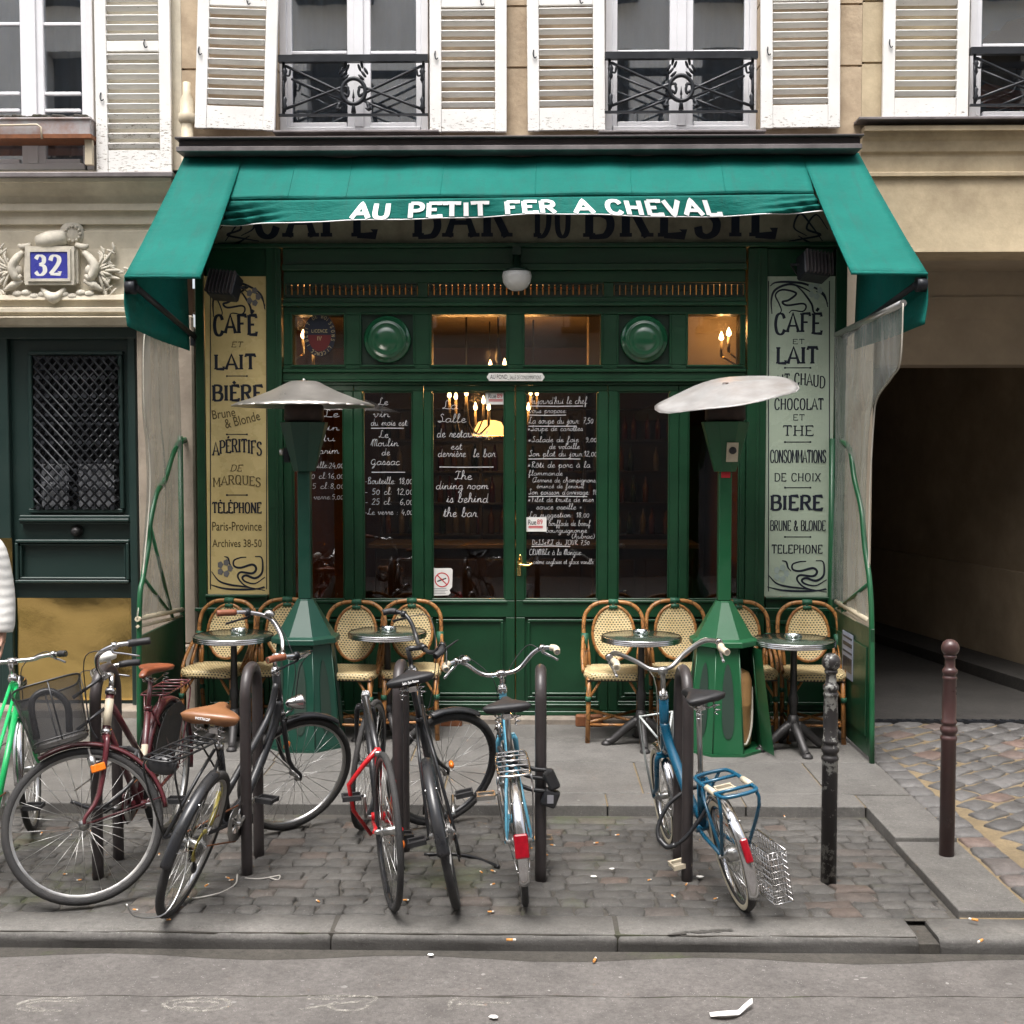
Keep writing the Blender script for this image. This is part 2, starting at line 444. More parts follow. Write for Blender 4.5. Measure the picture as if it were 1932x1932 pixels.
    L(t, mixc(t, .8, c, k, 'MULTIPLY'), b.inputs['Base Color']); b.inputs['Roughness'].default_value = .38
    M['rattan'] = m
    # black open mesh for the bicycle basket
    m, t, b = nodes('fine_black_mesh')
    p = coords(t, False)
    b.inputs['Base Color'].default_value = (.02, .02, .022, 1); b.inputs['Roughness'].default_value = .5
    ch = N(t, 'ShaderNodeTexChecker', Scale=260); L(t, p, ch.inputs['Vector'])
    f = math_(t, 'MULTIPLY', math_(t, 'ADD', math_(t, 'MULTIPLY', ch.outputs[1], 0), 1), .33)
    tr = N(t, 'ShaderNodeBsdfTransparent')
    mx = N(t, 'ShaderNodeMixShader'); L(t, f, mx.inputs[0]); L(t, b.outputs[0], mx.inputs[1]); L(t, tr.outputs[0], mx.inputs[2])
    L(t, mx.outputs[0], t.nodes['Material Output'].inputs[0])
    M['mesh'] = m
    # ground materials -------------------------------------------------
    def ground(name, c0, c1, stain, fine, bmp, bsc, moss=0, speck=.0, island=.0, warm=None, rough=.8, wet=0, low=0):
        m, t, b = nodes(name)
        p = coords(t)
        n1 = noise(t, p, 1.7, 8, .7)
        c = ramp(t, n1, [(.3, c0), (.7, c1)])
        n2 = noise(t, p, fine * .42, 6, .9)
        g = ramp(t, n2, [(.28, (.45,) * 3), (.5, (1, 1, 1)), (.74, (1.55,) * 3)])
        c = mixc(t, .8, c, g, 'MULTIPLY')
        n3 = noise(t, p, 5.5, 6, .75)
        c = mixc(t, .7, c, ramp(t, n3, [(.3, (.66,) * 3), (.5, (1, 1, 1)), (.72, (1.25,) * 3)]), 'MULTIPLY')
        if island:
            ri = N(t, 'ShaderNodeNewGeometry').outputs['Random Per Island']
            k = ramp(t, ri, [(0, (1 - island,) * 3), (.6, (1, 1, 1)), (.85, (1 + island * .6,) * 3), (1, warm or (1 + island,) * 3)])
            c = mixc(t, 1.0, c, k, 'MULTIPLY')
        if speck:
            vo = N(t, 'ShaderNodeTexVoronoi', Scale=75); L(t, p, vo.inputs['Vector'])
            sp = ramp(t, vo.outputs[0], [(.12, (speck,) * 3), (.2, (0, 0, 0))])
            sel = ramp(t, noise(t, p, 23, 2), [(.5, (0, 0, 0)), (.6, (1, 1, 1))])
            c = mixc(t, math_(t, 'MULTIPLY', sp, sel), c, (.42, .41, .39))
        st = ramp(t, noise(t, p, .9, 9, .75), [(.5, (0, 0, 0)), (.72, (.75,) * 3)])
        c = mixc(t, st, c, stain)
        if moss:
            mo = ramp(t, noise(t, p, 1.15, 7, .7), [(.55, (0, 0, 0)), (.7, (moss,) * 3)])
            c = mixc(t, mo, c, (.055, .075, .018))
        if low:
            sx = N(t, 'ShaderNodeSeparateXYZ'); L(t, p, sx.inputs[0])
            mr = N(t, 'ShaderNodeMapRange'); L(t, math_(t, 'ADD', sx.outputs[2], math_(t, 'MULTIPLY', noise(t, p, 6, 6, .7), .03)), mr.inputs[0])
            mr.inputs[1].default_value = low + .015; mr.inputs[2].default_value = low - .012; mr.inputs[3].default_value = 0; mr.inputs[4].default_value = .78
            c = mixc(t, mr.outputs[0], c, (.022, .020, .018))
        L(t, c, b.inputs['Base Color'])
        if wet:
            wv = ramp(t, noise(t, p, .8, 5, .65), [(.52, (rough,) * 3), (.7, (rough - wet,) * 3)])
            L(t, wv, b.inputs['Roughness'])
        else: b.inputs['Roughness'].default_value = rough
        bump(t, b, noise(t, p, bsc, 7, .7), bmp, .008)
        return m
    M['asphalt'] = ground('street_asphalt', (.098, .090, .084), (.132, .122, .115), (.066, .061, .057), 90, .5, 140, speck=.55, rough=.75)
    M['slab'] = ground('granite_paving', (.098, .093, .086), (.132, .126, .117), (.058, .054, .049), 120, .4, 170, speck=.5, island=.09, rough=.72)
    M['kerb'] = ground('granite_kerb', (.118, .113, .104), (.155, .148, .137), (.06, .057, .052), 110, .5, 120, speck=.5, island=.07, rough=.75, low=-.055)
    M['cobble'] = ground('worn_cobble', (.056, .0535, .050), (.084, .0795, .073), (.029, .027, .0245), 60, .8, 60, moss=.5, speck=.35, island=.16, warm=(1.22, .98, .88), rough=.7)
    M['cobblejoint'] = ground('cobble_joint_dirt', (.044, .040, .034), (.062, .056, .047), (.026, .024, .02), 80, .6, 60, moss=.85, rough=.9)
    M['sett'] = ground('driveway_sett', (.085, .082, .080), (.12, .115, .111), (.045, .043, .04), 60, .6, 60, speck=.3, island=.22, warm=(1.35, .95, .8), rough=.6, wet=.25)
    M['sand'] = ground('sandy_joint', (.15, .112, .062), (.20, .152, .088), (.08, .062, .038), 90, .5, 60, rough=.85)
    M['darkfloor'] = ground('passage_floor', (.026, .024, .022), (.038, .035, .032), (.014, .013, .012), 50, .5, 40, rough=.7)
    # worn road paint: only islands of paint remain
    m, t, b = nodes('worn_road_paint')
    p = coords(t)
    f = ramp(t, noise(t, p, 26, 8, .85), [(.44, (.95, .95, .95)), (.62, (0, 0, 0))])
    b.inputs['Base Color'].default_value = (.30, .285, .255, 1); b.inputs['Roughness'].default_value = .7
    tr = N(t, 'ShaderNodeBsdfTransparent')
    mx = N(t, 'ShaderNodeMixShader'); L(t, f, mx.inputs[0]); L(t, b.outputs[0], mx.inputs[1]); L(t, tr.outputs[0], mx.inputs[2])
    L(t, mx.outputs[0], t.nodes['Material Output'].inputs[0])
    M['roadpaint'] = m
    # brown bollard and chipped bollard
    m, t, b = nodes('chipped_black_paint')
    p = coords(t)
    f = ramp(t, noise(t, p, 16, 8, .75), [(.53, (0, 0, 0)), (.56, (1, 1, 1))])
    L(t, mixc(t, f, (.022, .020, .020), (.20, .20, .185)), b.inputs['Base Color']); b.inputs['Roughness'].default_value = .4
    bump(t, b, math_(t, 'SUBTRACT', 1, f), .4, .003)
    M['chipped'] = m
    M['bollard'] = pm('brown_bollard_paint', (.062, .030, .028), .32, var=.2, scale=8, dirt=(.035, .02, .02), dirt_amt=.5, dscale=5)
    # quilted jacket
    m, t, b = nodes('white_quilted_jacket')
    p = coords(t, False)
    b.inputs['Base Color'].default_value = (.72, .71, .68, 1); b.inputs['Roughness'].default_value = .6
    wv = N(t, 'ShaderNodeTexWave', Scale=5.5, Distortion=2.2, bands_direction='Z'); L(t, p, wv.inputs['Vector'])
    bump(t, b, wv.outputs[1], .22, .010)
    M['jacket'] = m
    # picture behind the right-hand window: a blue sky over brown rock
    m, t, b = nodes('faded_picture_print')
    p = coords(t)
    n = noise(t, p, 1.8, 5, .6)
    L(t, ramp(t, n, [(.35, (.16, .38, .55)), (.5, (.32, .54, .64)), (.62, (.53, .60, .60))]), b.inputs['Base Color']); b.inputs['Roughness'].default_value = .6
    M['picture'] = m
    # emission, only in lamps
    def em(name, c, s):
        m, t, b = nodes(name)
        b.inputs['Base Color'].default_value = c4(c)
        b.inputs['Emission Color'].default_value = c4(c); b.inputs['Emission Strength'].default_value = s
        return m
    M['bulb'] = em('lit_candle_bulb', (1, .60, .25), 24)
    M['shade'] = em('lit_lamp_shade', (1, .60, .20), 2.0)
special()
# ------------------------------------------------------------ lettering
UP = {  # upright capitals on a 10-high grid; '~' strokes are smoothed
 'A': (7, [(0,0,3.5,10,7,0), (1.4,3.3,5.6,3.3)]),
 'B': (6.4, [(1,0,1,10), '~', (1,10,4,9.9,5.5,8.9,5.4,6.6,4,5.4,1,5.2), '~', (4,5.3,5.9,4.3,6.2,2.2,5.2,.5,3.6,.05,1,0)]),
 'C': (6.6, ['~', (6,7.6,5.2,9.4,3.4,10,1.5,8.8,.7,5,1.5,1.2,3.4,0,5.2,.6,6.1,2.4)]),
 'D': (6.8, [(1,0,1,10), '~', (1,10,3.8,9.8,5.9,8,6.4,5,5.9,2,3.8,.2,1,0)]),
 'E': (6, [(1,0,1,10), (1,9.8,5.5,9.8,5.5,8.4), (1,5.2,4.3,5.2), (1,.2,5.7,.2,5.7,1.7)]),
 'F': (5.8, [(1,0,1,10), (1,9.8,5.5,9.8,5.5,8.4), (1,5.2,4.3,5.2)]),
 'H': (7, [(1,0,1,10), (6,0,6,10), (1,5.2,6,5.2)]),
 'I': (2.6, [(1.3,0,1.3,10)]),
 'L': (5.8, [(1,0,1,10), (1,.2,5.5,.2,5.5,2)]),
 'M': (8.6, [(1,0,1,10), (1,10,4.3,2.5,7.6,10), (7.6,0,7.6,10)]),
 'N': (7.2, [(1,0,1,10), (1,10,6.2,0), (6.2,0,6.2,10)]),
 'O': (7.2, ['~', (3.6,10,5.8,8.8,6.5,5,5.8,1.2,3.6,0,1.4,1.2,.7,5,1.4,8.8,3.6,10)]),
 'P': (6.2, [(1,0,1,10), '~', (1,10,4,9.9,5.7,8.6,5.7,6.1,4,4.9,1,4.8)]),
 'Q': (7.2, ['~', (3.6,10,5.8,8.8,6.5,5,5.8,1.2,3.6,0,1.4,1.2,.7,5,1.4,8.8,3.6,10), (4.2,2,6.6,-1)]),
 'R': (6.8, [(1,0,1,10), '~', (1,10,4,9.9,5.6,8.7,5.6,6.3,4,5.2,1,5.1), (3.4,5.1,6.3,0)]),
 'S': (6, ['~', (5.2,8,4.6,9.5,3,10,1.2,9,1,7,2.4,5.7,4,4.8,5.3,3.2,4.9,1,3,0,1.2,.6,.7,2.3)]),
 'T': (6.4, [(3.2,0,3.2,10), (.4,8.3,.4,9.8,6,9.8,6,8.3)]),
 'U': (7, ['~', (1,10,1,3,1.8,.7,3.5,0,5.2,.7,6,3,6,10)]),
 'V': (6.6, [(.3,10,3.3,0,6.3,10)]),
 'X': (6.6, [(.5,0,6,10), (.6,10,6.1,0)]),
 '&': (7.2, ['~', (6.6,4.2,5,1,2.8,0,.9,1.2,1.2,3.6,3.6,5.8,4.4,8,3.2,9.8,1.9,8.6,2.2,6.6,4.2,3,6.8,0)]),
 '-': (4, [(.6,4.6,3.4,4.6)]),
 '0': (6, ['~', (3,10,4.9,8.6,5.4,5,4.9,1.4,3,0,1.1,1.4,.6,5,1.1,8.6,3,10)]),
 '2': (6, ['~', (.9,7.4,1.6,9.4,3.2,10,4.9,9,5,6.8,3.4,3.8,.8,.4), (.8,.3,5.3,.3,5.3,1.8)]),
 '3': (6, ['~', (.9,8.2,2,9.8,3.6,9.9,4.8,8.6,4.5,6.4,2.6,5.4), '~', (2.6,5.4,4.8,4.4,5.2,2,3.8,.2,2,.1,.7,1.6)]),
 '5': (6, [(4.9,9.8,1.4,9.8,1.1,5.4), '~', (1.1,5.4,3,6.1,4.9,4.9,5.1,2,3.6,.2,1.9,.1,.7,1.5)]),
 '8': (6, ['~', (3,5.4,4.7,6.6,4.8,8.8,3,10,1.2,8.8,1.3,6.6,3,5.4,5,4,5.2,1.5,3,0,.8,1.5,1,4,3,5.4)]),
}
LOW = {  # joined hand, x-height 4
 'a': (4.6, [(3.6,3.5,2,4.1,.6,2.8,.5,.9,1.7,0,3.2,1.3,3.7,3.9,3.6,.8,4.6,.3)]),
 'b': (4.2, [(0,.6,1.8,6,1.6,8.8,.8,8,.7,3,.8,.6,2,0,3.3,1.2,3.2,3,2.4,3.6,4.2,3.3)]),
 'c': (3.7, [(3,3.3,2,4,.7,3,.5,1,1.6,0,3.7,.9)]),
 'd': (4.7, [(3.4,3.3,2,4,.6,2.8,.5,.9,1.7,0,3.2,1.5,3.9,8.6,3.6,2,3.8,.3,4.7,.4)]),
 'e': (3.8, [(.4,1.6,2.2,2.4,2.7,3.6,1.8,4.1,.7,3,.6,.9,1.8,0,3.8,1)]),
 'f': (3.4, [(0,.6,2.2,6.5,1.9,8.8,1.1,8,1,2,.9,-3.4,1.7,-3.2,1.6,0,3.4,.8)]),
 'g': (4.4, [(3.4,3.4,2,4.1,.6,2.8,.6,1,1.7,.1,3.1,1.4,3.5,3.8,3.2,-2.6,1.8,-3.9,.8,-2.8,4.4,.7)]),
 'h': (4.5, [(0,.6,1.8,6,1.6,8.8,.8,8,.7,0), (.7,2.2,2,4,3.1,3.4,3.1,.7,4.5,.5)]),
 'i': (2.4, [(0,.6,1,4,1,.7,2.4,.6), (1.2,5.4,1.4,5.9)]),
 'j': (2.6, [(.3,.8,1.6,4,1.3,-3,.3,-3.7,-.4,-2.8,2.6,.8), (1.7,5.4,1.9,5.9)]),
 'l': (2.8, [(0,.6,1.8,6.2,1.6,8.8,.9,8,.8,1,1.4,.1,2.8,.8)]),
 'm': (6.6, [(0,.8,.9,4,.9,0), (.9,2.2,2.1,4,2.9,3.2,2.9,0), (2.9,2.2,4.2,4,5,3.2,5,.7,6.6,.6)]),
 'n': (4.7, [(0,.8,.9,4,.9,0), (.9,2.2,2.2,4,3.1,3.2,3.1,.7,4.7,.6)]),
 'o': (4.1, [(2.2,4,.7,3.2,.5,1.2,1.7,0,3.1,1,3.1,3,2.2,4,4.1,3.4)]),
 'p': (4.5, [(0,.8,1.1,4.2,.9,-4), (.9,2.4,2.2,4,3.5,2.8,3,.3,1.6,0,1,.7), (3,.4,4.5,.6)]),
 'q': (4.4, [(3.4,3.4,2,4.1,.6,2.8,.6,1,1.7,.1,3.1,1.4,3.5,3.8,3.3,-4,4.4,.6)]),
 'r': (3.4, [(0,.6,1.1,4.2,1.5,3.6,2.6,3.5,2.5,.7,3.4,.6)]),
 's': (3.4, [(0,.6,1.7,4.2,2.6,1.4,1.6,0,.5,.7), (1.7,0,3.4,.7)]),
 't': (2.8, [(0,.6,1.2,7,1.1,.8,1.7,.1,2.8,.8), (.2,4.7,2.4,5)]),
 'u': (4.6, [(0,2.6,.7,4,.8,.9,1.8,.1,3.1,1.2,3.4,4,3.4,.7,4.6,.6)]),
 'v': (4, [(0,2.6,.6,4,1.6,.1,3,2.6,2.9,4,4,3.5)]),
 'z': (3.8, [(.3,3.8,3,3.8,.5,.1,3.8,.5)]),
 '.': (2, [(.6,0,.9,.3)]), ',': (1.8, [(.9,.5,.5,-1.2)]), ':': (2, [(.6,.3,.9,.6), (.6,3.2,.9,3.5)]),
 "'": (1.6, [(1,8,.7,6.4)]), '-': (3, [(.4,2.4,2.4,2.5)]), '*': (4, [(.4,1.5,3,3.5), (.4,3.5,3,1.5), (1.7,.8,1.7,4.2)]),
 '(': (2.4, [(2,8,.7,5,.7,2,2,-1)]), ')': (2.4, [(.6,8,1.9,5,1.9,2,.6,-1)]),
 '=': (3, [(.4,2,2.4,2.1), (.4,3.4,2.4,3.5)]),
 '1': (3, [(.4,5,1.9,7.4,1.8,0)]), '2': (4, [(.5,5.6,1.8,7.4,3.1,6,2,2.8,.4,.2,3.6,.2)]),
 '4': (4.2, [(1.6,7.6,.4,2.6,3.6,2.7), (2.8,4.6,2.5,-.8)]), '5': (4, [(3.2,7.3,1.1,7.2,.9,4.3,2.6,4.4,3.1,2,1.8,.1,.4,.8)]),
 '6': (4, [(2.9,7.4,1,4.6,.7,1.6,1.8,0,3.1,1.2,2.8,3.1,1,2.4)]), '7': (3.8, [(.4,7.2,3.2,7.3,1.4,0), (1,3.8,2.8,3.9)]),
 '8': (4, [(2,4,.8,5.6,1.9,7.4,3,6,2,4,.6,2,1.8,0,3.2,1.8,2,4)]), '9': (4, [(3,6,1.9,7.3,.7,5.8,1.8,4.2,3,5.6,2.9,2,1.4,-.4)]),
 '0': (3.8, [(1.9,6,.7,4.6,.7,1.4,1.9,0,3.1,1.4,3.1,4.6,1.9,6)]),
 'E': (4, [(3.2,4,2,4.4,.8,3,.9,1,2,.2,3.2,.6), (.2,2.8,2.4,2.9), (.2,1.8,2.2,1.9)]),
}
CUR = {
 'L': (5, [(3.4,7.4,2.6,8.8,1.8,7.4,1.8,3,.6,.4,.4,1.4,2.4,.6,4.6,.3,5,.8)]),
 'S': (4.8, [(3.6,7.6,2.6,8.8,1.7,7.2,3,4.4,3,1.4,1.4,0,.3,1.2,4.8,.8)]),
 'M': (6.4, [(0,1,.8,5,1.6,8,1.6,0), (1.6,6,2.8,8.4,3.5,7,3.5,0), (3.5,6,4.6,8.2,5.2,6.4,5.2,.8,6.4,.7)]),
 'G': (4.8, [(3.6,5.6,2.2,6.2,.6,4,.7,1.4,2.2,.4,3.4,2,3.6,5,3.3,-2.4,1.8,-3.4,4.8,1)]),
 'T': (4.8, [(.3,7.2,1.6,8.6,4.4,8), (3,8.2,2.4,3,1.4,.1,.5,1.2,4.8,1)]),
 'B': (5, [(1.2,0,1.4,8.4), (.4,7,2.4,8.6,3.8,7,1.6,4.6,3.9,3.6,3.6,.8,1.2,.1,5,.7)]),
 'A': (5.6, [(.2,.6,1.4,1.4,3,8.4,3.6,2,4.2,.4,5.6,.8), (1.8,3.6,3.8,3.8)]),
 'R': (5, [(1.2,0,1.4,8.4), (.4,7,2.4,8.6,3.8,7,1.6,4.4,3.6,.6,5,.6)]),
 'F': (4.6, [(1.6,0,1.9,8.2), (.3,7.4,2,8.5,4.4,8), (.8,4.6,3.4,4.7)]),
 'C': (4.8, [(4,7.4,2.6,8.6,.8,6,.8,1.8,2.4,0,4.8,1)]),
 'D': (5, [(1,0,1.2,8.4), (.4,8,3,8,4.2,5,3.4,1.2,.6,.2,5,.6)]),
 'P': (4.6, [(1.2,0,1.4,8.4), (.4,7,2.4,8.6,3.9,7,1.6,4.4), (1.6,.2,4.6,.6)]),
 'J': (4.4, [(3,8,2.6,1,1.4,-.4,.4,.8), (1.4,8,4.2,8)]),
 'U': (4.8, [(.6,8,.8,1.6,2,.1,3.4,1.4,3.6,8)]),
}
for ch in 'O E N V'.split(): CUR.setdefault(ch, (UP[ch][0] * .8, [tuple(x * (.8 if i % 2 == 0 else .82) for i, x in enumerate(s)) for s in UP[ch][1] if s != '~']))

def ribbon(mb, pts, wfn, place, eps=0.0):
    n = len(pts)
    if n < 2: return
    V = []
    for i in range(n):
        a, b = pts[max(i - 1, 0)], pts[min(i + 1, n - 1)]
        dx, dy = b[0] - a[0], b[1] - a[1]
        l = math.hypot(dx, dy) or 1
        w = wfn(i / (n - 1), dx / l, dy / l) / 2
        if 0 < i < n - 1:   # widen at corners
            d1 = Vector((pts[i][0] - a[0], pts[i][1] - a[1])); d2 = Vector((b[0] - pts[i][0], b[1] - pts[i][1]))
            if d1.length > 1e-9 and d2.length > 1e-9:
                cs = max(-1, min(1, d1.normalized().dot(d2.normalized())))
                w /= max(math.sqrt((1 + cs) / 2), .6)
        nx, ny = -dy / l, dx / l
        V += [place(pts[i][0] + nx * w, pts[i][1] + ny * w, eps), place(pts[i][0] - nx * w, pts[i][1] - ny * w, eps)]
    mb.add(V, [(2 * i, 2 * i + 1, 2 * i + 3, 2 * i + 2) for i in range(n - 1)])

def write(mb, text, place, h, x0=0, y0=0, wide=1.0, tv=1.6, th=.9, serif=2.6, track=1.2, font=None, arc=0, fit=None, slant=0, jit=0, grow=0, dens=0, eps=.00006):
    """stroke lettering: place(x, y, depth) maps letter plane to space; h cap height; x0 is the CENTRE when fit is given"""
    font = font or UP
    k = h / 10 if font is UP else h / 8.5
    def g(ch):
        base, acc = ch, None
        if ch in 'ÉÈ': base, acc = 'E', ch
        if ch in 'éèêàâôî': base, acc = {'é':'e','è':'e','ê':'e','à':'a','â':'a','ô':'o','î':'i'}[ch], ch
        if font is UP: return UP.get(base), acc
        return (LOW.get(base) or CUR.get(base) or UP.get(base)), acc
    tot = 0
    for ch in text: tot += ((g(ch)[0][0] if ch != ' ' and g(ch)[0] else 3.6) + (track if font is UP else .1))
    sx = wide
    if fit: sx = fit / (tot * k)
    x = 0; ei = 0
    wk = min(1.0, sx) ** .7 * (.9 if font is UP else .50)
    for ch in text:
        if ch == ' ' or g(ch)[0] is None:
            x += 3.6 + (track if font is UP else .1); continue
        (adv, strokes), acc = g(ch)
        strokes = list(strokes)
        if acc: 
            top = 11 if font is UP else 5
            mid = adv / 2
            if acc in 'Éé': strokes.append((mid - .4, top, mid + .9, top + 1.5))
            elif acc in 'Èèàâ': strokes.append((mid + .5, top, mid - .8, top + 1.5))
            else: strokes.append((mid - 1.1, top, mid, top + 1.3, mid + 1.1, top))
        sm = font is not UP
        jx, jy = (rnd.uniform(-jit, jit), rnd.uniform(-jit, jit)) if jit else (0, 0)
        f = (x + adv / 2) / tot - .5
        for st in strokes:
            if st == '~': sm = True; continue
            P = [Vector((st[i], st[i + 1], 0)) for i in range(0, len(st), 2)]
            ends = (P[0].copy(), P[-1].copy(), P[1].copy(), P[-2].copy())
            if sm: P = catmull(P, 5)
            if font is UP: sm = False
            lx = x
            yo = y0 + arc * (f * f * 4 - 1) * -1 if arc else y0
            def T(px, py):
                X = ((lx + px + jx) * sx + slant * py) * k
                Y = (py + jy) * k * (1 + grow * abs(f) * 2) + yo
                return (x0 - (fit / 2 if fit else 0) + X, Y)
            pts = [T(p.x, p.y) for p in P]
            if dens:
                q_ = []
                for i_ in range(len(pts) - 1):
                    a_, b_ = pts[i_], pts[i_ + 1]; n_ = max(1, int(math.hypot(b_[0] - a_[0], b_[1] - a_[1]) / dens))
                    q_ += [(a_[0] + (b_[0] - a_[0]) * j_ / n_, a_[1] + (b_[1] - a_[1]) * j_ / n_) for j_ in range(n_)]
                pts = q_ + [pts[-1]]
            ei += 1
            ribbon(mb, pts, lambda t, dx, dy: (th + (tv - th) * abs(dy)) * k * wk, place, ei * eps)
            if serif and font is UP:
                for e, q in ((ends[0], ends[2]), (ends[1], ends[3])):
                    if (abs(e.y) < .01 or abs(e.y - 10) < .01) and abs(e.y - q.y) > abs(e.x - q.x) * .8:
                        yy = e.y + (.45 if e.y < 5 else -.45)
                        ei += 1
                        ribbon(mb, [T(e.x - serif / 2 / sx ** .3, yy), T(e.x + serif / 2 / sx ** .3, yy)], lambda t, dx, dy: .9 * k, place, ei * .00006)
        x += adv + (track if font is UP else .1)
    return x * k * sx

def facade(Y):    # letter plane on the facade, x/z metres, facing the street
    return lambda x, y, e=0: (x, Y - e, y)
def stroke(mb, pts, w, place, taper=True, n=8, e=0):
    P = [(p.x, p.y) for p in catmull([(a, b, 0) for a, b in pts], n)]
    ribbon(mb, P, (lambda t, dx, dy: w * (.35 + .65 * math.sin(math.pi * min(max(t, .04), .96)))) if taper else (lambda t, dx, dy: w), place, e)

# ------------------------------------------------------------ ground
F = 9.05          # shopfront plane
W = 9.20          # upper wall plane
BAY = -.05        # level of the cobbled bay
def struct(o): o['kind'] = 'structure'; return o

g = MB(); g.box(-60, 60, -60, 60, -.5, -.32)
struct(g.build('ground', M['asphalt']))
def sheet(x0, x1, y0, y1, z, nx=40, ny=10, amp=0):
    m = MB()
    m.grid(lambda a, b: (x0 + (x1 - x0) * a, y0 + (y1 - y0) * b, z + (amp * math.sin(a * 37) * math.sin(b * 11 + a * 5) if amp else 0)), nx, ny)
    return m
KY0, KY1 = 5.14, 5.37
struct(sheet(-22, 22, -2.6, KY0 - .004, -.128, 60, 20, 0).build('road', M['asphalt']))
# front kerb: granite stones with rounded edge, a broken joint near the drain
k = MB()
def kst(x0, x1, z):
    P = [(x0, KY1, -.34), (x0, KY1, z - .001), (x0, KY0 + .06, z)] + [(x0, KY0 + .045 - .045 * math.sin(q), z - .045 + .045 * math.cos(q)) for q in (.25, .5, .75, 1.0, 1.25, 1.5)] + [(x0, KY0 - .006, -.34)]
    n_ = max(2, int((x1 - x0) / .12)); V = []
    xl_ = [x0, x0 + .012] + [x0 + (x1 - x0) * i / n_ for i in range(1, n_)] + [x1 - .012, x1]; n_ = len(xl_) - 1
    for i in range(n_ + 1):
        x = xl_[i]; e = .006 if i in (0, n_) else 0
        V += [(x, y + (rnd.uniform(-.004, .004) if 1 < j < len(P) - 1 else 0) + (e if j > 2 else 0), zz + (rnd.uniform(-.0025, .0025) - e if 0 < j < len(P) - 1 else 0)) for j, (_, y, zz) in enumerate(P)]
    m_ = len(P)
    k.add(V, [(i * m_ + j, i * m_ + j + 1, (i + 1) * m_ + j + 1, (i + 1) * m_ + j) for i in range(n_) for j in range(m_ - 1)], True)
    k.add([V[j] for j in range(m_)], [list(range(m_))]); k.add([V[-m_ + j] for j in range(m_)], [list(range(m_))[::-1]])
xs = [-9, -7.4, -5.9, -4.2, -2.55, gr(612, 1790, -.055).x, gr(1170, 1790, -.055).x, gr(1752, 1790, -.055).x]
for i in range(len(xs) - 1): kst(xs[i] + .003, xs[i + 1] - .003, -.055)
x8 = gr(1792, 1790, -.055).x
kst(x8, x8 + 1.6, -.06); kst(x8 + 1.61, x8 + 3.4, -.06); kst(x8 + 3.41, x8 + 6, -.06)
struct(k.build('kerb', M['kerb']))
m = MB(); m.box(xs[-1] - .004, x8 - .002, KY0 + .01, KY1, -.34, -.085); m.box(xs[0], xs[-1] - .01, KY0 + .02, KY1 - .005, -.33, -.0585)
m.grid(lambda a, b: (-9 + 18 * a, KY0 - .002 - .10 * b * (.7 + .3 * math.sin(a * 90)), -.122 - .005 * b), 80, 2)
struct(m.build('gutter', M['cobblejoint']))
BX = 1.87         # right end of the bay
IY0, IY1 = 6.88, 7.13
struct(sheet(-9, BX, KY1 - .02, IY0 + .01, BAY - .0125, 30, 6).build('joint_bed', M['cobblejoint']))
def stone(mb, cx, cy, lx, ly, z, rot=0, hgt=.08, ins=.012, j=.006, tl=1.0):
    c, s = math.cos(rot), math.sin(rot)
    def q(x, y, zz): return (cx + c * x - s * y, cy + s * x + c * y, zz)
    tilt = (tl * rnd.uniform(-.02, .02), tl * rnd.uniform(-.03, .03))
    P0 = []
    for (sx, sy) in ((-1, -1), (0, -1.04), (1, -1), (1.04, 0), (1, 1), (0, 1.04), (-1, 1), (-1.04, 0)):
        P0.append((sx * lx / 2 + rnd.uniform(-j, j), sy * ly / 2 + rnd.uniform(-j, j)))
    V = [q(x, y, z - hgt) for x, y in P0] + [q(x, y, z - ins * .9 + tilt[0] * x + tilt[1] * y) for x, y in P0]
    V += [q(x * (1 - 2 * ins / lx), y * (1 - 2 * ins / ly), z + tilt[0] * x + tilt[1] * y) for x, y in P0]
    V += [q(0, 0, z + .003)]
    F_ = []
    for a in (0, 8):
        for i in range(8): F_.append((a + i, a + (i + 1) % 8, a + 8 + (i + 1) % 8, a + 8 + i))
    for i in range(8): F_.append((16 + i, 16 + (i + 1) % 8, 24))
    mb.add(V, F_, True)
cb = MB()
y = KY1 + .051
row = 0
while y < IY0 - .03:
    ly = rnd.uniform(.092, .112)
    x = -5.2 + rnd.uniform(0, .1)
    while x < BX - .03:
        lx = rnd.choice((rnd.uniform(.09, .14), rnd.uniform(.13, .21)))
        if x + lx > BX - .01: lx = BX - .012 - x
        if lx > .04:
            yy = y + ly / 2 - .05 + .012 * math.sin(x * 1.7 + row) 
            stone(cb, x + lx / 2, yy, lx - rnd.uniform(.003, .010), ly - rnd.uniform(.002, .008), BAY + rnd.uniform(-.007, .004) - .004 * math.sin(x * 2), rnd.uniform(-.05, .05), j=.013, ins=.010, tl=.6)
        x += lx
    y += ly; row += 1
struct(cb.build('cobbled_bay', M['cobble']))
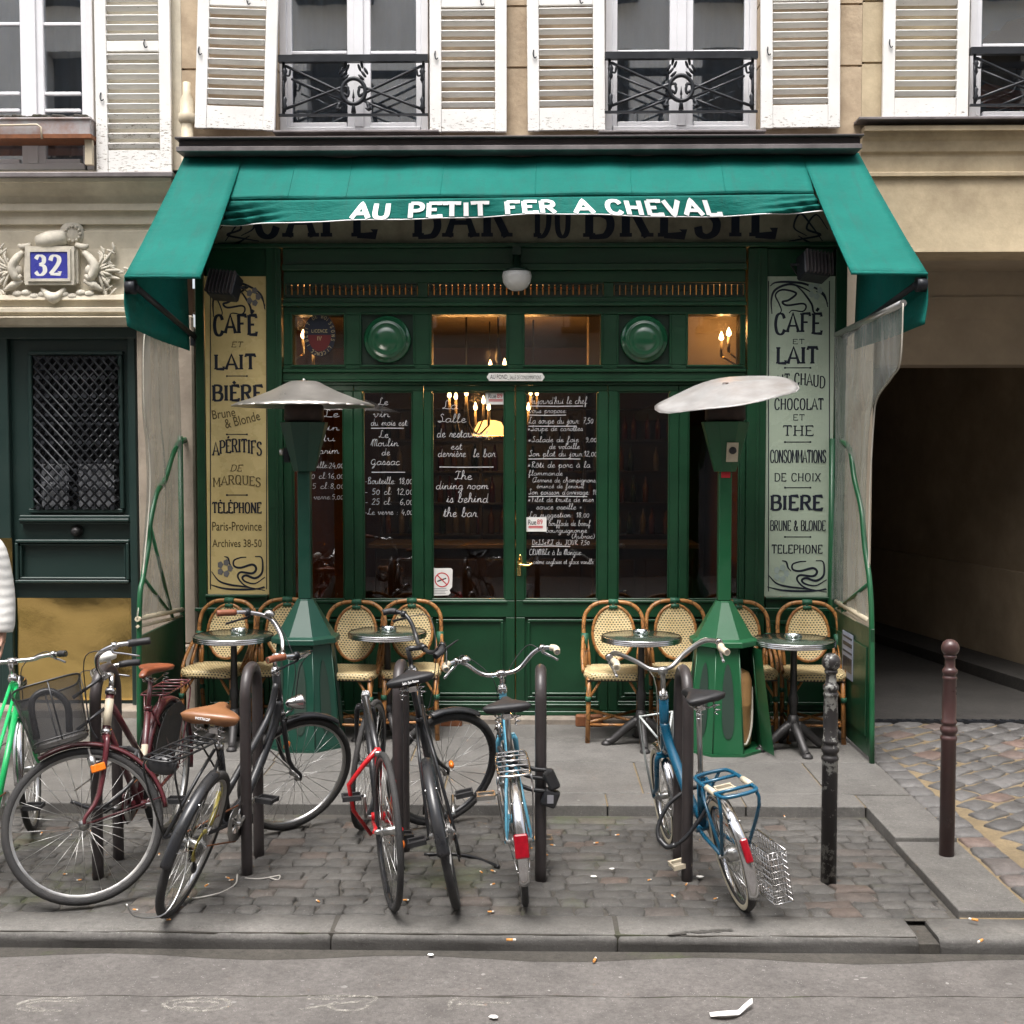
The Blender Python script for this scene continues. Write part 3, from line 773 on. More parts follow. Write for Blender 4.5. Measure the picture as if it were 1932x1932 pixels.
# pavement: bay edging stones, big slabs, side strip
pv = MB()
xs2 = [-9, -7.6, -6.1, -4.6, -3.1, -1.7, -.62, .42, 1.2, BX]
for i in range(len(xs2) - 1): pv.box(xs2[i] + .004, xs2[i + 1] - .004, IY0 + rnd.uniform(-.004, .004), IY1, -.3, rnd.uniform(-.002, .001))
for (y0, y1, off) in ((IY1 + .008, 7.86, 0), (7.87, 8.50, .5), (8.51, 9.3, .2)):
    x = -9 + off
    while x < 2.19:
        x1 = min(x + rnd.uniform(.85, 1.25), 2.2)
        if x1 - x > .05: pv.box(x + .005, x1 - .005, y0, y1, -.3, rnd.uniform(-.0015, .0015))
        x = x1
yy = KY1 + .015
while yy < IY1 - .01:
    y1 = min(yy + rnd.uniform(.75, 1.0), IY1)
    pv.box(BX + .008, 2.2, yy, y1 - .005, -.3, -.004 - .022 * (1 - min(1, (yy - KY1) / .8))); yy = y1
struct(pv.build('pavement', M['slab'], bevel=.006, seg=2))
m = sheet(-9, 2.2, IY0 + .02, 9.4, -.0105, 10, 10); m.add([(BX + .01, KY1, -.06), (2.2, KY1, -.06), (2.2, IY0 + .02, -.04), (BX + .01, IY0 + .02, -.04)], [(0, 1, 2, 3)])
struct(m.build('pavement_bed', M['sand']))
# driveway: setts laid on the diagonal in sandy joints
struct(sheet(2.2, 7.5, KY1 - .01, 9.3, -.038, 30, 20, .004).build('driveway_bed', M['sand']))
st_ = MB()
for i in range(-60, 60):
    for j in range(-60, 60):
        a = R(38)
        lx, ly = .225, .165
        ox = (i + (j % 2) * .5) * lx; oy = j * ly
        x = 4.2 + ox * math.cos(a) - oy * math.sin(a); yv = 7.3 + ox * math.sin(a) + oy * math.cos(a)
        if 2.42 < x < 6.8 and KY1 + .1 < yv < 9.2:
            stone(st_, x, yv, lx - rnd.uniform(.022, .045), ly - rnd.uniform(.022, .042), -.024 + rnd.uniform(-.004, .004), a, ins=.010, j=.016, tl=.2)
yv = KY1 + .1
while yv < 9.2:
    l = rnd.uniform(.16, .24)
    stone(st_, 2.30, yv + l / 2, .15, l - .03, -.02, 0, ins=.012, j=.007); yv += l
struct(st_.build('driveway_setts', M['sett']))
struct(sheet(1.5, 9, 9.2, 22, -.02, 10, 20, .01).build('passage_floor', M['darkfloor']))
m = MB(); m.box(2.25, 7, 9.16, 9.215, -.1, -.012)
for i in range(60): m.box(2.3 + i * .07, 2.33 + i * .07, 9.17, 9.205, -.012, -.006)
struct(m.build('drain_channel', M['iron']))
# worn capital letters painted on the road, seen from behind
m = MB(); 
def rl(u0, v0, u1, v1, strokes, wdt=.035):
    wdt *= .6
    a = gr(u0, v1, -.127); b = gr(u1, v0, -.127)
    for s in strokes:
        P = [(a.x + (b.x - a.x) * s[i], a.y + (b.y - a.y) * s[i + 1]) for i in range(0, len(s), 2)]
        P = [(p.x, p.y) for p in catmull([(x_, y_, 0) for x_, y_ in P], 6)]
        ribbon(m, P, lambda t, dx, dy: wdt, lambda x_, y_, e=0: (x_, y_, -.1268 + e), rnd.uniform(0, .0006))
rl(20, 1883, 160, 1908, [(.99,.95,.35,.95,.05,.6,.05,.3,.3,.05,.8,.06), (.99,.75,.4,.72,.18,.5,.3,.25,.5,.22)])
rl(300, 1883, 440, 1908, [(.5,.95,.85,.9,1,.6,.9,.2,.5,.05,.15,.2,0,.5,.15,.85,.5,.95), (.5,.72,.75,.68,.82,.5,.72,.3,.5,.25,.25,.32,.18,.5,.25,.68,.5,.72)], .03)
rl(563, 1880, 702, 1906, [(.05,.98,1,.98,.98,.5,.9,.1,.6,.02,.42,.3,.5,.6), (0,.05,.35,.35,.95,.72), (.05,.8,.6,.8)], .03)
rl(845, 1886, 965, 1908, [(.02,.1,.05,.95,.4,.8,1,.7), (.15,.2,.18,.6,.6,.5)], .028)
tag(m.build('road_lettering', M['roadpaint']), kind='structure')

# tar seam, gum spots and oil stains on road and kerb
m = MB()
for v0, u0, u1 in ((1879, -60, 1110), (1881, 640, 1990)):
    P = [gr(u0 + (u1 - u0) * i / 40, v0 + 1.2 * math.sin(i * .9 + u0), -.1274) for i in range(41)]
    ribbon(m, [(p.x, p.y) for p in P], lambda t, dx, dy: .007 + .004 * math.sin(t * 60), lambda x, y, e=0: (x, y, -.1274 + e), u0 * 1e-7)
struct(m.build('road_seam', M['cobblejoint']))
m = MB()
def blot(mb, p, rx, ry, n=9): mb.add([p] + [p + Vector((rx * math.cos(i * 6.283 / n) * rnd.uniform(.7, 1.15), ry * math.sin(i * 6.283 / n) * rnd.uniform(.7, 1.15), 0)) for i in range(n)], [(0, 1 + i, 1 + (i + 1) % n) for i in range(n)])
for i in range(30): blot(m, gr(rnd.uniform(-50, 1980), rnd.uniform(1822, 1930), -.1272), rnd.uniform(.006, .018), rnd.uniform(.005, .014))
for i in range(0): blot(m, gr(rnd.uniform(0, 1700), rnd.uniform(1750, 1764), -.0505), rnd.uniform(.006, .014), rnd.uniform(.006, .014))
for i in range(40): blot(m, gr(rnd.uniform(450, 1650), rnd.uniform(1385, 1515), .0016), rnd.uniform(.008, .02), rnd.uniform(.006, .016))
struct(m.build('gum_spots', pm('trodden_gum', (.175, .168, .158), .8, var=.3, scale=20, island=.5)))
m = MB()
for i in range(26): f_ = i / 25; blot(m, gr(1268 + 110 * f_ + rnd.uniform(-4, 4), 1761 - 7 * f_ + rnd.uniform(-2, 2), -.0525 + i * .00002), rnd.uniform(.01, .022), rnd.uniform(.005, .011))
for i in range(0): blot(m, gr(rnd.uniform(420, 480), rnd.uniform(1747, 1758), -.0505 + i * .00002), rnd.uniform(.02, .05), rnd.uniform(.01, .02))
for i in range(0): blot(m, gr(rnd.uniform(1640, 1860), rnd.uniform(1822, 1910), -.1226 + i * .00002), rnd.uniform(.01, .03), rnd.uniform(.008, .02))
struct(m.build('oil_stain', pm('dark_oil_stain', (.062, .058, .053), .6, var=.4, scale=20)))

# ------------------------------------------------------------ facade helpers
def bx(mb, u0, v0, u1, v1, ya, yb, Y=F):
    um, vm = (u0 + u1) / 2, (v0 + v1) / 2
    mb.box(at(u0, vm, Y).x, at(u1, vm, Y).x, ya, yb, at(um, v1, Y).z, at(um, v0, Y).z); return mb
def frame(mb, u0, v0, u1, v1, t, ya, yb, Y=F):   # four butted members inside the rectangle
    bx(mb, u0, v0, u1, v0 + t, ya, yb, Y); bx(mb, u0, v1 - t, u1, v1, ya, yb, Y)
    bx(mb, u0, v0 + t, u0 + t, v1 - t, ya, yb, Y); bx(mb, u1 - t, v0 + t, u1, v1 - t, ya, yb, Y)
def part(name, mat, root, mb, bevel=0, seg=1): return mb.build(name, mat, root, bevel, seg=seg)
def zf(v, Y=W, u=966): return at(u, v, Y).z
def xf(u, Y=W, v=600): return at(u, v, Y).x

bldL = tag(empty('apartment_building'), 'cream stone building over the dark green street door numbered 32', 'building')
bldM = tag(empty('cafe_building'), 'beige stone building with four peeling white louvred shutters above the green cafe awning', 'building')
bldR = tag(empty('passage_building'), 'ochre stone building over the dark carriage passage', 'building')
XL = xf(342, W, 200); XR = xf(1626, W, 200)     # party lines
def wall_pier(mb, u0, u1, vbot, grooves, top=7.2, Y=W, v=120):
    x0, x1 = at(u0, v, Y).x, at(u1, v, Y).x
    zb = zf(vbot, Y, (u0 + u1) / 2)
    zs = [zb] + [z for z in grooves if zb + .05 < z < top] + [top]
    for i in range(len(zs) - 1):
        mb.box(x0, x1, Y, Y + .42, zs[i] + (.008 if i else 0), zs[i + 1] - (.008 if i < len(zs) - 2 else 0))
    mb.box(x0 + .02, x1 - .02, Y + .02, Y + .4, zb, top)
gro = [4.806 + .442 * i for i in range(0, 7)]
WIN = {'L': (-120, 180, 322), 'A': (522, 812, 255), 'B': (1138, 1432, 253), 'R': (1828, 2110, 230)}
zc = zf(284)
mw = MB()
mw.box(-40, at(-120, 150, W).x, W, W + .42, zf(322, W, 0), 7.2)
wall_pier(mw, 180, 342, 330, [])
mw.box(-40, XL, W, W + .42, 7.2, 15)
mw.box(-40, XL, W, W + .42, zf(345, W, 150), zf(322, W, 0) - .001)
part('wall', M['stoneL'], bldL, mw)
mw = MB()
wall_pier(mw, 342.5, 522, 258, [4.806, 5.9]); wall_pier(mw, 812, 1138, 258, gro); wall_pier(mw, 1432, 1626, 255, gro)
mw.box(XL, XR, W, W + .42, 7.2, 15)
mw.box(XL, XR, W, W + .42, 3.95, zf(258) - .002)
part('wall', M['stone'], bldM, mw)
mw = MB()
wall_pier(mw, 1626.5, 1828, 232, [z + .02 for z in gro])
mw.box(at(2110, 150, W).x, 40, W, W + .42, zf(232), 7.2)
mw.box(XR, 40, W, W + .42, 7.2, 15)
mw.box(XR, 40, W, W + .42, zf(475, W, 1800), zf(232, W, 1800) - .002)     # lintel over the passage
mw.box(7.2, 40, W, W + 3, -.3, zf(475, W, 1800) - .002)
part('wall', M['stoneR'], bldR, mw)

# upper windows ------------------------------------------------------
def window(root, u0, u1, vb, vt, stile, muntins, frame_c, Yg, curtain, bottom_rail=12):
    fr = MB()
    Y = Yg
    bx(fr, u0, vt, u0 + 14, vb, Y - .03, Y + .05, Y); bx(fr, u1 - 14, vt, u1, vb, Y - .03, Y + .05, Y)
    bx(fr, u0 + 14, vb - bottom_rail, u1 - 14, vb, Y - .028, Y + .05, Y)
    c = (u0 + u1) / 2 if stile is None else stile
    bx(fr, c - 22, vt, c - 1, vb - bottom_rail, Y - .02, Y + .04, Y); bx(fr, c + 1, vt, c + 22, vb - bottom_rail, Y - .02, Y + .04, Y)
    bx(fr, c - 9, vt, c + 9, vb - bottom_rail, Y - .035, Y - .021, Y)
    for s in (-1, 1):     # casement sashes
        a, b = (u0 + 14, c - 22) if s < 0 else (c + 22, u1 - 14)
        if s < 0: bx(fr, a, vt, a + 9, vb - bottom_rail, Y - .018, Y + .03, Y)
        else: bx(fr, b - 9, vt, b, vb - bottom_rail, Y - .018, Y + .03, Y)
        a2, b2 = (a + 9, b) if s < 0 else (a, b - 9)
        bx(fr, a2, vb - bottom_rail - 9, b2, vb - bottom_rail, Y - .015, Y + .03, Y)
        for mv in muntins: bx(fr, a2, mv, b2, mv + 6, Y - .012, Y + .02, Y)
    f = part('window', M['winwhite'], root, fr, .004)
    p = MB(); bx(p, u0 + 14, vt, u1 - 14, vb - bottom_rail, Y + .005, Y + .011, Y); part('pane', M['upglass'], f, p)
    if curtain:
        q = MB(); x0, x1 = at(u0, 150, Y).x, at(u1, 150, Y).x; z0, z1 = at(c, vb, Y).z, 7.2
        for (a, b) in ((x0 - .1, (x0 + x1) / 2 - .02), ((x0 + x1) / 2 + .02, x1 + .1)):
            q.grid(lambda s, t: (a + (b - a) * s, Y + .16 + .02 * math.sin(s * 34) + .008 * math.sin(s * 71), z0 + .03 + (z1 - z0) * t), 60, 1)
        part('curtain', curtain, f, q)
    return f
VT = -320
window(bldL, -110, 176, 322, VT, 60, [-150, 43, 174, 206], None, W + .10, M['curtain'])
window(bldM, 527, 808, 253, VT, 677, [97], None, W + .12, M['curtain'])
window(bldM, 1142, 1428, 251, VT, 1286, [95], None, W + .12, M['curtain'])
wr = window(bldR, 1830, 2108, 232, VT, 1990, [83], None, W + .10, None)
q = MB(); bx(q, 1834, -60, 1975, 108, W + .15, W + .156); part('picture', M['picture'], wr, q)
q = MB()
pts = [at(u, v, F) for u, v in ((1858, 108), (1866, 82), (1880, 74), (1884, 48), (1900, 32), (1916, 30), (1930, 14), (1975, 2), (1975, 108))]
q.prism([(p.x, W + .147, p.z) for p in pts], (0, .002, 0)); part('picture', pm('brown_rock_print', (.085, .060, .045), .6, var=.4, scale=6, world=True), wr, q)
q = MB(); pts = [at(u, v, F) for u, v in ((1868, 150), (1888, 134), (1912, 138), (1938, 146), (1975, 150), (1975, 186), (1890, 182))]
q.prism([(p.x, W + .147, p.z) for p in pts], (0, .002, 0)); part('picture', pm('faded_orange_print', (.42, .14, .08), .6, var=.3, scale=6, world=True), wr, q)
q = MB(); bx(q, 1834, 108.5, 1975, 225, W + .15, W + .156); part('picture', pm('faded_green_grey_print', (.16, .19, .20), .6, var=.5, scale=5, world=True), wr, q)
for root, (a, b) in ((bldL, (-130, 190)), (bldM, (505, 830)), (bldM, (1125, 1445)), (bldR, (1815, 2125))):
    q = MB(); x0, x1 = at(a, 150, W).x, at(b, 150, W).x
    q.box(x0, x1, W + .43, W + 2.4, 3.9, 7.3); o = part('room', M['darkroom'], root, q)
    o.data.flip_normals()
# shutters -----------------------------------------------------------
def shutter(root, u0, u1, vb, midrails, tilt=0, yoff=.0):
    Y = W - .05 - yoff
    x0, x1 = at(u0, 150, Y).x, at(u1, 150, Y).x
    zb = at((u0 + u1) / 2, vb, Y).z
    s = MB(); st = .085; T = .036
    zt = 6.6
    s.box(x0, x0 + st, Y - T / 2, Y + T / 2, zb, zt); s.box(x1 - st, x1, Y - T / 2, Y + T / 2, zb, zt)
    rails = [(zb + .004, zb + .165)] + [(at(0, v1, Y).z, at(0, v0, Y).z) for v0, v1 in midrails] + [(zt - .1, zt)]
    for z0, z1 in rails: s.box(x0 + st + .001, x1 - st - .001, Y - T / 2 + .004, Y + T / 2 - .004, z0, z1)
    for i in range(len(rails) - 1):
        a, b = rails[i][1], rails[i + 1][0]
        n = max(1, round((b - a) / .070))
        for j in range(n):
            z = a + (b - a) * (j + .5) / n
            s.obox(((x0 + x1) / 2, Y, z), (x1 - x0 - 2 * st - .004, .052, .010), Matrix.Rotation(R(-34), 3, 'X'))
    if tilt:
        piv = Vector((x0, Y, zb)); Mt = Matrix.Translation(piv) @ Matrix.Rotation(tilt, 4, 'Y') @ Matrix.Translation(-piv); s.xf(Mt)
    o = part('shutter', M['shutter'], root, s, .003)
    h = MB()
    for xx, zz in ((x0 + st * .5, zb + .55), (x1 - st - .10, at(0, midrails[0][0] + 6, Y).z if midrails else zb + 1)):
        h.tube([(xx, Y - .022, zz + .03), (xx - .004, Y - .03, zz), (xx + .006, Y - .032, zz - .03), (xx + .02, Y - .025, zz - .02)], .0045, 6, smooth=4)
    part('hook', M['iron'], o, h)
    return o
shutter(bldL, 181, 323, 327, [(80, 99)])
shutter(bldM, 367, 518, 242, [(0, 12)], tilt=R(2.2), yoff=.05)
shutter(bldM, 811, 956, 250, [(4, 20)])
shutter(bldM, 996, 1142, 248, [(2, 18)], tilt=R(-.5))
shutter(bldM, 1436, 1585, 243, [(-4, 12)], tilt=R(-.6))
shutter(bldR, 1665, 1826, 229, [(-10, 6)])
# railings -----------------------------------------------------------
def railing(root, u0, u1, v0, v1):
    Y = W - .06; r = MB()
    a = lambda u, v: at(u, v, Y)
    bx(r, u0 - 2, v0, u1 + 2, v0 + 13, Y - .03, Y + .02, Y)
    bx(r, u0 - 2, v1, u1 + 2, v1 + 4, Y - .012, Y + .012, Y)
    c, vm = (u0 + u1) / 2, (v0 + v1) / 2 + 8
    for u in (u0 + 7, u1 - 7): r.tube([a(u, v0 + 13), a(u, v1)], .011, 6)
    for s in (-1, 1):
        e = c + s * (u1 - u0) / 2 - s * 12; q = c + s * 24
        r.tube([a(e, v0 + 20), a(q, vm + 6), a(q - s * 12, vm + 14), a(q - s * 14, vm + 2), a(q, vm - 2), a(e, v1 - 10)], .011, 6, smooth=5)
        r.tube([a(e - s * 10, v0 + 44), a(c + s * 10, vm + 26)], .009, 6)
        r.tube([a(e - s * 40, v1 + 4), a(c + s * 18, vm + 22)], .009, 6)
        for vv, d in ((v0 + 40, 1), (v1 - 22, -1)):
            r.lathe([(.002, -.05), (.018, -.02), (.012, .01), (.022, .04), (.008, .07)], a(e + s * 3, vv), 8, Matrix.Diagonal((1, 1, d)))
        r.tube([a(e, v0 + 18), a(e + s * 5, v0 + 32), a(e - s * 5, v0 + 38), a(e - s * 8, v0 + 26)], .008, 6, smooth=4)
        for i in range(6):   # leaf spray over the ring
            r.ball(a(c + s * (10 + 4.5 * i % 17), vm - 16 - 6 * i), .02, 6, 4, (1.6, .6, .55), Matrix.Rotation(s * (.6 + .15 * i), 3, 'Y'))
        r.tube([a(c + s * 26, vm + 26), a(c + s * 30, vm + 38), a(c + s * 22, vm + 36)], [.012, .018, .004], 6, smooth=4)
    r.tube([a(c + 22 * math.sin(t * .5236), vm + 4 - 24 * math.cos(t * .5236)) for t in range(12)], .016, 7, closed=True, smooth=3)
    r.lathe([(.02, 0), (.012, .05), (.004, .1), (.01, .11), (.001, .17)], a(c, v1 - 2), 8)
    part('railing', M['iron'], root, r)
railing(bldM, 528, 806, 105, 215); railing(bldM, 1143, 1427, 99, 209); railing(bldR, 1832, 2106, 90, 196)
# ledges and mouldings -----------------------------------------------
m = MB()
x0, x1 = at(-700, 330, 9).x, at(331, 330, 9).x
m.box(x0, x1, 8.93, W - .002, at(150, 334, 8.93).z, at(150, 324, 8.93).z)
part('ledge', M['zinc'], bldL, m, .006)
m = MB()
def mould(mb, u0, u1, prof):      # prof: list of (v, Y) at its own depth; extruded along x
    x0, x1 = at(u0, prof[0][0], prof[0][1]).x, at(u1, prof[0][0], prof[0][1]).x
    P = [(x0, Y, at((u0 + u1) / 2, v, Y).z) for v, Y in prof]
    P += [(x0, W + .3, P[-1][2]), (x0, W + .3, P[0][2])]
    mb.prism(P, (x1 - x0, 0, 0))
mould(m, -700, 322, [(334.5, 8.96), (344, 8.97), (346, 9.0), (356, 9.03), (372, 9.10), (384, 9.12), (386, 9.09), (398, 9.09), (400, 9.13), (424, 9.14), (426, 9.17), (436, 9.17), (438, 9.14), (470, 9.16),
     (556, 9.16), (558, 9.10), (566, 9.09), (568, 9.13), (580, 9.13), (582, 9.07), (589, 9.07), (591, 9.10), (597, 9.10), (599, 9.06), (606, 9.09), (614, 9.12)])
part('cornice', M['stoneL'], bldL, m)
m = MB()     # tin box and gutter above the awning
YB = 8.82
bx(m, 331, 257, 1629, 261, YB - .03, W - .002, YB); bx(m, 336, 261, 1624, 274, YB + .015, W - .002, YB)
part('ledge', M['zincdark'], bldM, m, .004)
m = MB(); bx(m, 333, 274.3, 1626, 284, YB - .015, W - .003, YB)
part('awning_cover_strip', M['zinc'], bldM, m, .005)
m = MB()
for a, b in ((523, 830), (1130, 1440)): bx(m, a - 2, 253, b, 257, W - .12, W + .14, W)
part('window_sill', M['zinc'], bldM, m, .003)
m = MB()
bx(m, 1610, 229, 2600, 234, W - .16, W - .002, W)
part('ledge', M['zinc'], bldR, m, .003)
m = MB()
mould(m, 1632, 2700, [(235, 9.08), (244, 9.08), (246, 9.12), (256, 9.13), (264, 9.15), (284, 9.17), (290, 9.19), (294, 9.195), (322, 9.196), (324, 9.17), (330, 9.17), (332, 9.196)])
part('cornice', M['stoneR'], bldR, m)
# cream drainpipe between the two buildings
m = MB(); p = at(354, 300, W - .09)
m.lathe([(.045, 3.6), (.045, at(0, 242, W).z)], (p.x, W - .09, 0), 14); m.lathe([(.046, 0), (.062, .02), (.062, .07), (.05, .08), (.05, .17), (.03, .21), (.028, .3)], (p.x, W - .09, at(0, 242, W).z), 14)
part('drainpipe', M['cream'], bldM, m)

# left building, ground floor ----------------------------------------
DY = 9.30
dr = MB()
bx(dr, -330, 616, 262, 1350, DY + .04, DY + .08, DY)
bx(dr, 0, 622, 22, 1350, DY - .02, DY + .039, DY); bx(dr, 246, 622, 261, 1350, DY - .02, DY + .039, DY); bx(dr, -330, 612, 262, 640, DY - .03, DY + .039, DY)
frame(dr, 54, 662, 232, 968, 8, DY - .005, DY + .039, DY)
for v, h, d in ((972, 6, .02), (978, 6, .035), (984, 4, .02)): bx(dr, 38, v, 246, v + h, DY - d, DY + .039, DY)
frame(dr, 30, 1018, 245, 1100, 6, DY - .02, DY + .039, DY); frame(dr, 37, 1025, 238, 1093, 4, DY - .005, DY + .039, DY)
door = part('door', M['doorgreen'], bldL, dr, .006)
m = MB()
for i in range(-16, 17):
    for s in (-1, 1):
        u0 = 143 + i * 17.6
        # clip the diagonal bar to the opening
        P = []
        for t in range(0, 121):
            v = 672 + t * 2.4; u = u0 + s * (v - 816) * .92
            if 63 < u < 224: P.append((u, v))
        if len(P) > 2: m.tube([at(P[0][0], P[0][1], DY - .012 - .006 * s), at(P[-1][0], P[-1][1], DY - .012 - .006 * s)], .0085, 5)
for i in range(10):
    for j in range(17):
        u, v = 63 + 17.6 * (i + .5 * (j % 2)) + 8.8, 677 + 9.56 * 1 * j * 1.0 * 1.0 + j * 8.0
        if 66 < u < 222 and v < 958: m.lathe([(.016, -.005), (.016, .005)], at(u, v, DY - .014), 8, Matrix.Rotation(R(90), 3, 'X'))
part('grille', M['iron'], door, m)
m = MB(); bx(m, 62, 670, 225, 962, DY + .03, DY + .036, DY); part('pane', pm('dark_door_glass', (.008, .008, .009), .2), door, m)
m = MB()
for a, b in ((76, 128), (146, 214)):
    xa, xb = at(a, 900, DY).x, at(b, 900, DY).x; za, zb_ = at(140, 962, DY).z, at(140, 875, DY).z
    m.grid(lambda s, t: (xa + (xb - xa) * s, DY + .022 + .006 * math.sin(s * 30), za + (zb_ - za) * t), 40, 1)
part('curtain', pm('white_door_curtain', (.40, .41, .44), .9, var=.2, scale=9, world=True), door, m)
m = MB(); p = at(140, 1003, DY - .03)
m.lathe([(.045, 0), (.047, .012), (.03, .02), (.034, .04), (.012, .055)], (p.x, DY + .03, p.z), 18, Matrix.Rotation(R(90), 3, 'X')); part('handle', M['cast'], door, m)
m = MB()
xa, xb, za, zb_ = at(29, 1200, DY).x, at(256, 1200, DY).x, at(140, 1322, DY).z, at(140, 1129, DY).z
m.grid(lambda s, t: (xa + (xb - xa) * s, DY + .028 + .004 * math.sin(s * 7 + t * 3) + .002 * math.sin(t * 11 + s * 2), za + (zb_ - za) * t), 30, 20); 
bx(m, -60, 1015, 26, 1106, DY - .024, DY - .021, DY)
part('kick_plate', M['brass'], door, m)
m = MB()
xa, xb = at(263, 900, W).x, at(372, 900, W).x
m.box(xa, xb, W - .03, W + .4, -.2, at(300, 615, W - .03).z - .002)
m.box(xa + .09, xb, W - .06, W - .031, .55, 3.0); m.box(xa - .01, xb, W - .09, W - .031, -.2, .55)
part('pillar', M['pillar'], bldL, m, .015)
m = MB(); m.box(-40, at(-330, 900, W).x, W, W + .4, -.3, 3.2); part('wall', M['stoneL'], bldL, m)
m = MB(); m.box(at(-330, 900, W).x, xa + .01, W - .1, W + .45, -.3, .06)
part('door_step', M['plinth'], bldL, m, .01)
# carved cartouche around the number
m = MB(); Y0 = 9.16
def a0(u, v, d=0): return at(u, v, Y0 - d)
bx(m, 50, 470, 152, 536, Y0 - .05, Y0 + .02, Y0); frame(m, 56, 468, 148, 540, 9, Y0 - .085, Y0 - .051, Y0); frame(m, 62, 474, 142, 534, 5, Y0 - .10, Y0 - .086, Y0)
for s in (-1, 1):
    c = 101
    U = lambda d: c + s * d
    m.tube([a0(U(58), 476, .05), a0(U(70), 488, .07), a0(U(78), 505, .07), a0(U(70), 524, .07), a0(U(60), 520, .06)], [.02, .03, .035, .03, .015], 8, smooth=5)
    m.tube([a0(U(58), 530, .05), a0(U(76), 538, .06), a0(U(92), 548, .05)], [.015, .03, .012], 8, smooth=5)
    m.tube([a0(U(66), 462, .04), a0(U(58), 466, .05), a0(U(42), 462, .05)], [.01, .025, .018], 8, smooth=4)
    m.ball(a0(U(70), 510, .06), .045, 10, 6, (1, .6, 1))
    for k_ in range(9):      # leafy sprays
        ang = -1.1 + k_ * .28
        L_ = 44 + 16 * math.sin(k_ * 1.9)
        P = [a0(U(80), 510, .03), a0(U(80 + L_ * .5 * math.cos(ang)), 510 + L_ * .5 * math.sin(ang), .05), a0(U(80 + L_ * math.cos(ang * 1.1)), 510 + L_ * math.sin(ang * 1.1), .02)]
        m.tube(P, [.006, .012, .004], 6, smooth=4)
        for t in (.45, .62, .8, .98):
            uu, vv = 80 + L_ * t * math.cos(ang * (1 + .1 * t)), 510 + L_ * t * math.sin(ang * (1 + .1 * t))
            m.ball(a0(U(uu + rnd.uniform(-3, 3)), vv + rnd.uniform(-4, 4), .035), .024, 7, 5, (1.7, .45, .45), Matrix.Rotation(-s * (ang + rnd.uniform(-.6, .6)) if s > 0 else math.pi + (ang + rnd.uniform(-.6, .6)), 3, 'Y'))
    for i in range(4): m.ball(a0(U(20 + 16 * i), 556 + 4 * math.sin(i * 2), .05), .032, 8, 5, (1.3, .7, .8))
m.tube([a0(78, 544, .05), a0(101, 562, .07), a0(124, 544, .05)], [.012, .045, .012], 8, smooth=5); m.tube([a0(101, 560, .06), a0(104, 572, .03)], [.02, .005], 6)
m.lathe([(.045, -.11), (.06, -.06), (.066, 0), (.06, .06), (.05, .10), (.02, .11)], a0(98, 452, .05), 14, Matrix.Rotation(R(80), 3, 'Y'))
m.lathe([(.095, .0), (.09, .02), (.02, .03)], a0(137, 441, .0), 18, Matrix.Rotation(R(90), 3, 'X'))
for i in range(12):
    q = i * math.pi / 6; m.ball(a0(137 + 14 * math.cos(q), 441 + 14 * math.sin(q), .03), .014, 6, 4)
part('carved_cartouche', M['relief'], bldL, m)
num = MB(); bx(num, 64.5, 476, 138, 532, Y0 - .094, Y0 - .0865, Y0)
num = num.build('house_number_plate', M['blue']); tag(num, 'blue enamel house number plate reading 32 in carved stone frame', 'sign')
t = MB(); pl = facade(Y0 - .0948)
a, b = at(84, 522, Y0), at(120, 486, Y0)
write(t, '32', pl, b.z - a.z, (at(101, 500, Y0).x), a.z, tv=2.6, th=1.0, fit=.215, track=1.0)
part('number', M['enamelwhite'], num, t)
# planter on the left sill
pb = tag(empty('planter_box'), 'rusty grey metal planter box behind the rail of the upper window', 'planter')
m = MB(); Y1 = W - .14
bx(m, -60, 224, 170, 254, Y1, Y1 + .2, Y1); bx(m, -62, 222, 172, 226, Y1 - .012, Y1 + .21, Y1); part('trough', M['greybox'], pb, m, .004)
m = MB(); bx(m, -62, 254.4, 174, 262, Y1 - .02, Y1 + .2, Y1); part('bracket', M['rust'], pb, m)
m = MB(); m.tube([at(-60, 238, Y1 - .03), at(70, 235, Y1 - .03), at(77, 240, Y1 - .03), at(79, 262, Y1 - .03)], .007, 6); bx(m, 158, 262, 172, 309, Y1 + .02, Y1 + .06, Y1); part('support', M['cream'], pb, m)
m = MB()
for i in range(40): m.ball(at(-60 + i * 5.8 + rnd.uniform(-2, 2), 222 + rnd.uniform(-3, 2), Y1 + .1), .03, 6, 4, (1, 1, .5))
part('soil', M['cobblejoint'], pb, m)

# right building: passage ---------------------------------------------
m = MB()
zl = zf(475, W, 1800); xa = at(1632, 900, W).x
m.box(xa - .25, xa + .05, W, W + .55, -.3, zl - .001)             # left jamb (behind the wind screen)
zb1 = at(1800, 688, 10.3).z
m.box(xa - 2, 7.2, 10.3, 10.7, zb1, zl + .3); m.box(xa - 2, 7.2, 10.286, 10.299, at(1800, 602, 10.3).z, at(1800, 560, 10.3).z)
m.box(xa - 2, 7.2, W + .421, 10.29, zl + .012, zl + .3)
part('passage_lintel', pm('dusty_passage_lintel', (.46, .39, .30), .9, var=.18, scale=1.5, bmp=.2, bscale=25, dirt=(.30, .25, .19), dirt_amt=.7, dscale=1.1, world=True), bldR, m)
m = MB()
d = Vector((-.20, 1, 0)).normalized(); nrm = Vector((d.y, -d.x, 0))
def pw(s, z, o=0): q = Vector((4.75, 9.7, 0)) + d * s + nrm * o; return (q.x, q.y, z)
m.prism([pw(-.4, -.1), pw(12, -.1), pw(12, 4), pw(-.4, 4)], nrm * .3)
m.prism([pw(-.4, -.1, -.06), pw(12, -.1, -.06), pw(12, .9, -.06), pw(-.4, .9, -.06)], nrm * .059)
